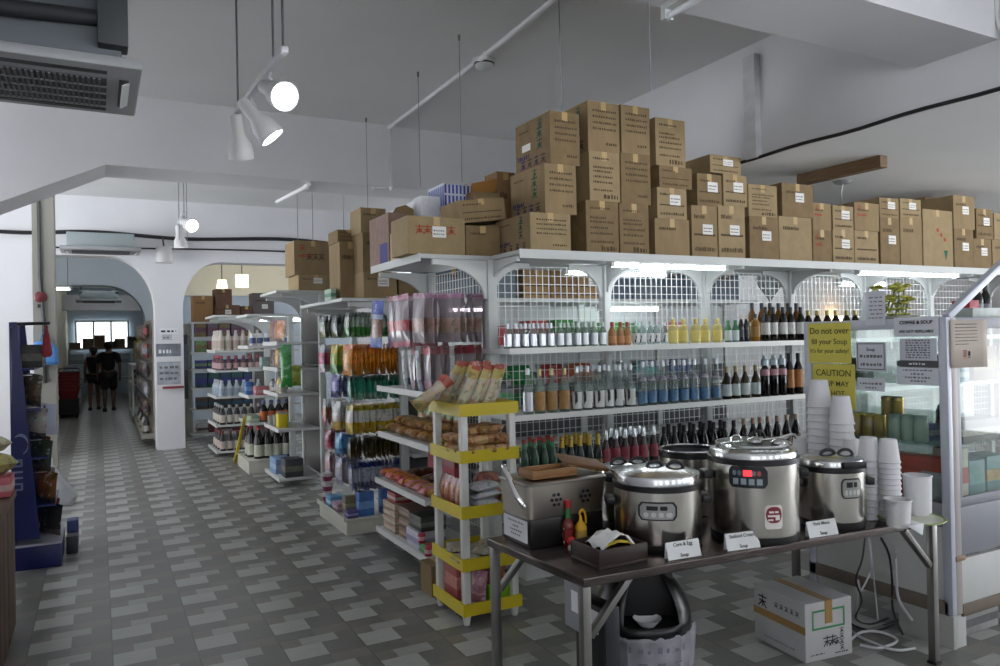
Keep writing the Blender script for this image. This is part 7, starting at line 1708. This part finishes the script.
g.build('emblem', M('8088b0', .6), t, fix=False)
# arm over the rack with a red tie
a = OY(12, 324, yb + .02); b = OY(52, 324, yb + .3)
MB().tube([(a.x, a.y, 1.2), (a.x, a.y, a.z - .03), (a.x + .03, a.y, a.z), (b.x, a.y + .02, b.z)], .012, 8).build('arm', M('26282c', .4), t)
tie = thing('red_pouch', 'red cloth pouch hanging from the arm of the blue display', 'pouch', (b.x - .06, yb, b.z - .3)); q = OY(46.5, 325, yb + .04)
g = MB(); g.lathe((q.x, q.y, q.z - .235), [(.022, 0), (.034, .02), (.03, .08), (.016, .17), (.009, .205), (.013, .225)], 14); g.build('cloth', M('8c2c34', .8, noise=.15, nscale=20), tie); MB().tube([(q.x, q.y, q.z - .02), (q.x, q.y, q.z + .005)], .005).build('string', M('6c2028', .8), tie)
lst = [('2c3030', 'charcoal'), ('a8503c', 'rust'), ('8a5a30', 'ochre'), ('c8a8a4', 'pale pink'), ('3c4a3c', 'forest'), ('7c3c34', 'brick'), ('b8b4b0', 'silver'), ('2c3c78', 'royal blue'), ('6a5c4c', 'umber'), ('343a40', 'slate black')]
xf = lambda z: x0 + .05 + .24 * (1 - z / 2.1)
for r, z in enumerate((.42, .66, .90, 1.14, 1.38)):
    for k in range(2):
        c, nm = lst[r * 2 + k]; pr = packet_proto(.20, .23, .07, [c, c, '5a5450'], [(.25, 0), (.75, 1), (1, 2)]); xx = xf(z) - .03 * k
        put(pr, (xx, yb + .14 + .3 * k, z + .02), (0, .12, -.75), nm + ' packet hung on the open side of the blue display', 'packets on the blue display'); MB().tube([(x0 + .02, yb + .14 + .3 * k, z + .015), (xx + .01, yb + .14 + .3 * k, z + .015)], .004, 5).build('hook', hookm, t)
goods('box', 'dark tall carton of goods at the upper part of the blue display', 'box', x0 + .045, yb + .05, 1.451, x0 + .20, yb + .5, 1.62, '1c1e1c', '4c4a40')
q = OY(51, 420, yb + .2); tag(MB().box(q.x - .035, yb + .2, q.z - .11, q.x + .035, yb + .206, q.z + .12).build('price_card', M('b8bcd0', .7)), 'tall white price card at the aisle side of the blue display', 'card')
goods('box', 'cream carton standing on the base of the blue display', 'box', -.38, yb + .30, .181, -.28, yb + .52, .30, 'a09c90')
# blue bag on the pier and white plastic bag
t = thing('blue_bag', 'bright blue bag hanging on the pier behind the blue display', 'bag', (-.5, 9.7, 1.5)); c = OY(45, 353, 9.72)
loft([(c.z - .13, rrect(c.x - .12, c.x + .12, 9.66, 9.80, .04)), (c.z - .10, rrect(c.x - .14, c.x + .13, 9.64, 9.82, .05)), (c.z + .05, rrect(c.x - .13, c.x + .12, 9.66, 9.82, .05)), (c.z + .12, rrect(c.x - .10, c.x + .06, 9.70, 9.82, .04)), (c.z + .13, rrect(c.x - .08, c.x + .04, 9.72, 9.81, .03))]).build('sack', M('4a84c4', .6, noise=.12, nscale=9), t)
MB().tube([(c.x - .05, 9.77, c.z + .12), (c.x - .02, 9.82, c.z + .24), (c.x + .02, 9.77, c.z + .12)], .008, 6).build('strap', M('3a6aa4', .6), t)
t = thing('plastic_bag', 'white plastic carrier bag slumped on the floor by the pier', 'bag', (-.3, 7.6, 0)); q = OZ(60, 505, 0)
loft([(.001, rrect(q.x - .14, q.x + .12, q.y - .1, q.y + .14, .05)), (.08, rrect(q.x - .17, q.x + .16, q.y - .12, q.y + .16, .07)), (.22, rrect(q.x - .15, q.x + .06, q.y - .08, q.y + .14, .06)), (.34, rrect(q.x - .13, q.x - .01, q.y - .02, q.y + .10, .04)), (.40, rrect(q.x - .12, q.x - .05, q.y + .02, q.y + .08, .02))]).build('bag_body', M('b8bcc0', .4, noise=.1, nscale=9), t)
MB().tube(smoothpts([(q.x - .11, q.y + .05, .385), (q.x - .13, q.y + .06, .46), (q.x - .07, q.y + .06, .47), (q.x - .07, q.y + .05, .385)]), .01, 6).build('handle', M('b8bcc0', .4), t)
for k, (c, nm) in enumerate((('2c2f34', 'black'), ('2a3c74', 'blue'))): goods('packet', nm + ' packet on the floor beside the base of the blue display', 'packet', -.24 - .0, yb + .3 + .2 * k, .001, -.16, yb + .44 + .2 * k, .14 + .08 * k, c, None, .01)
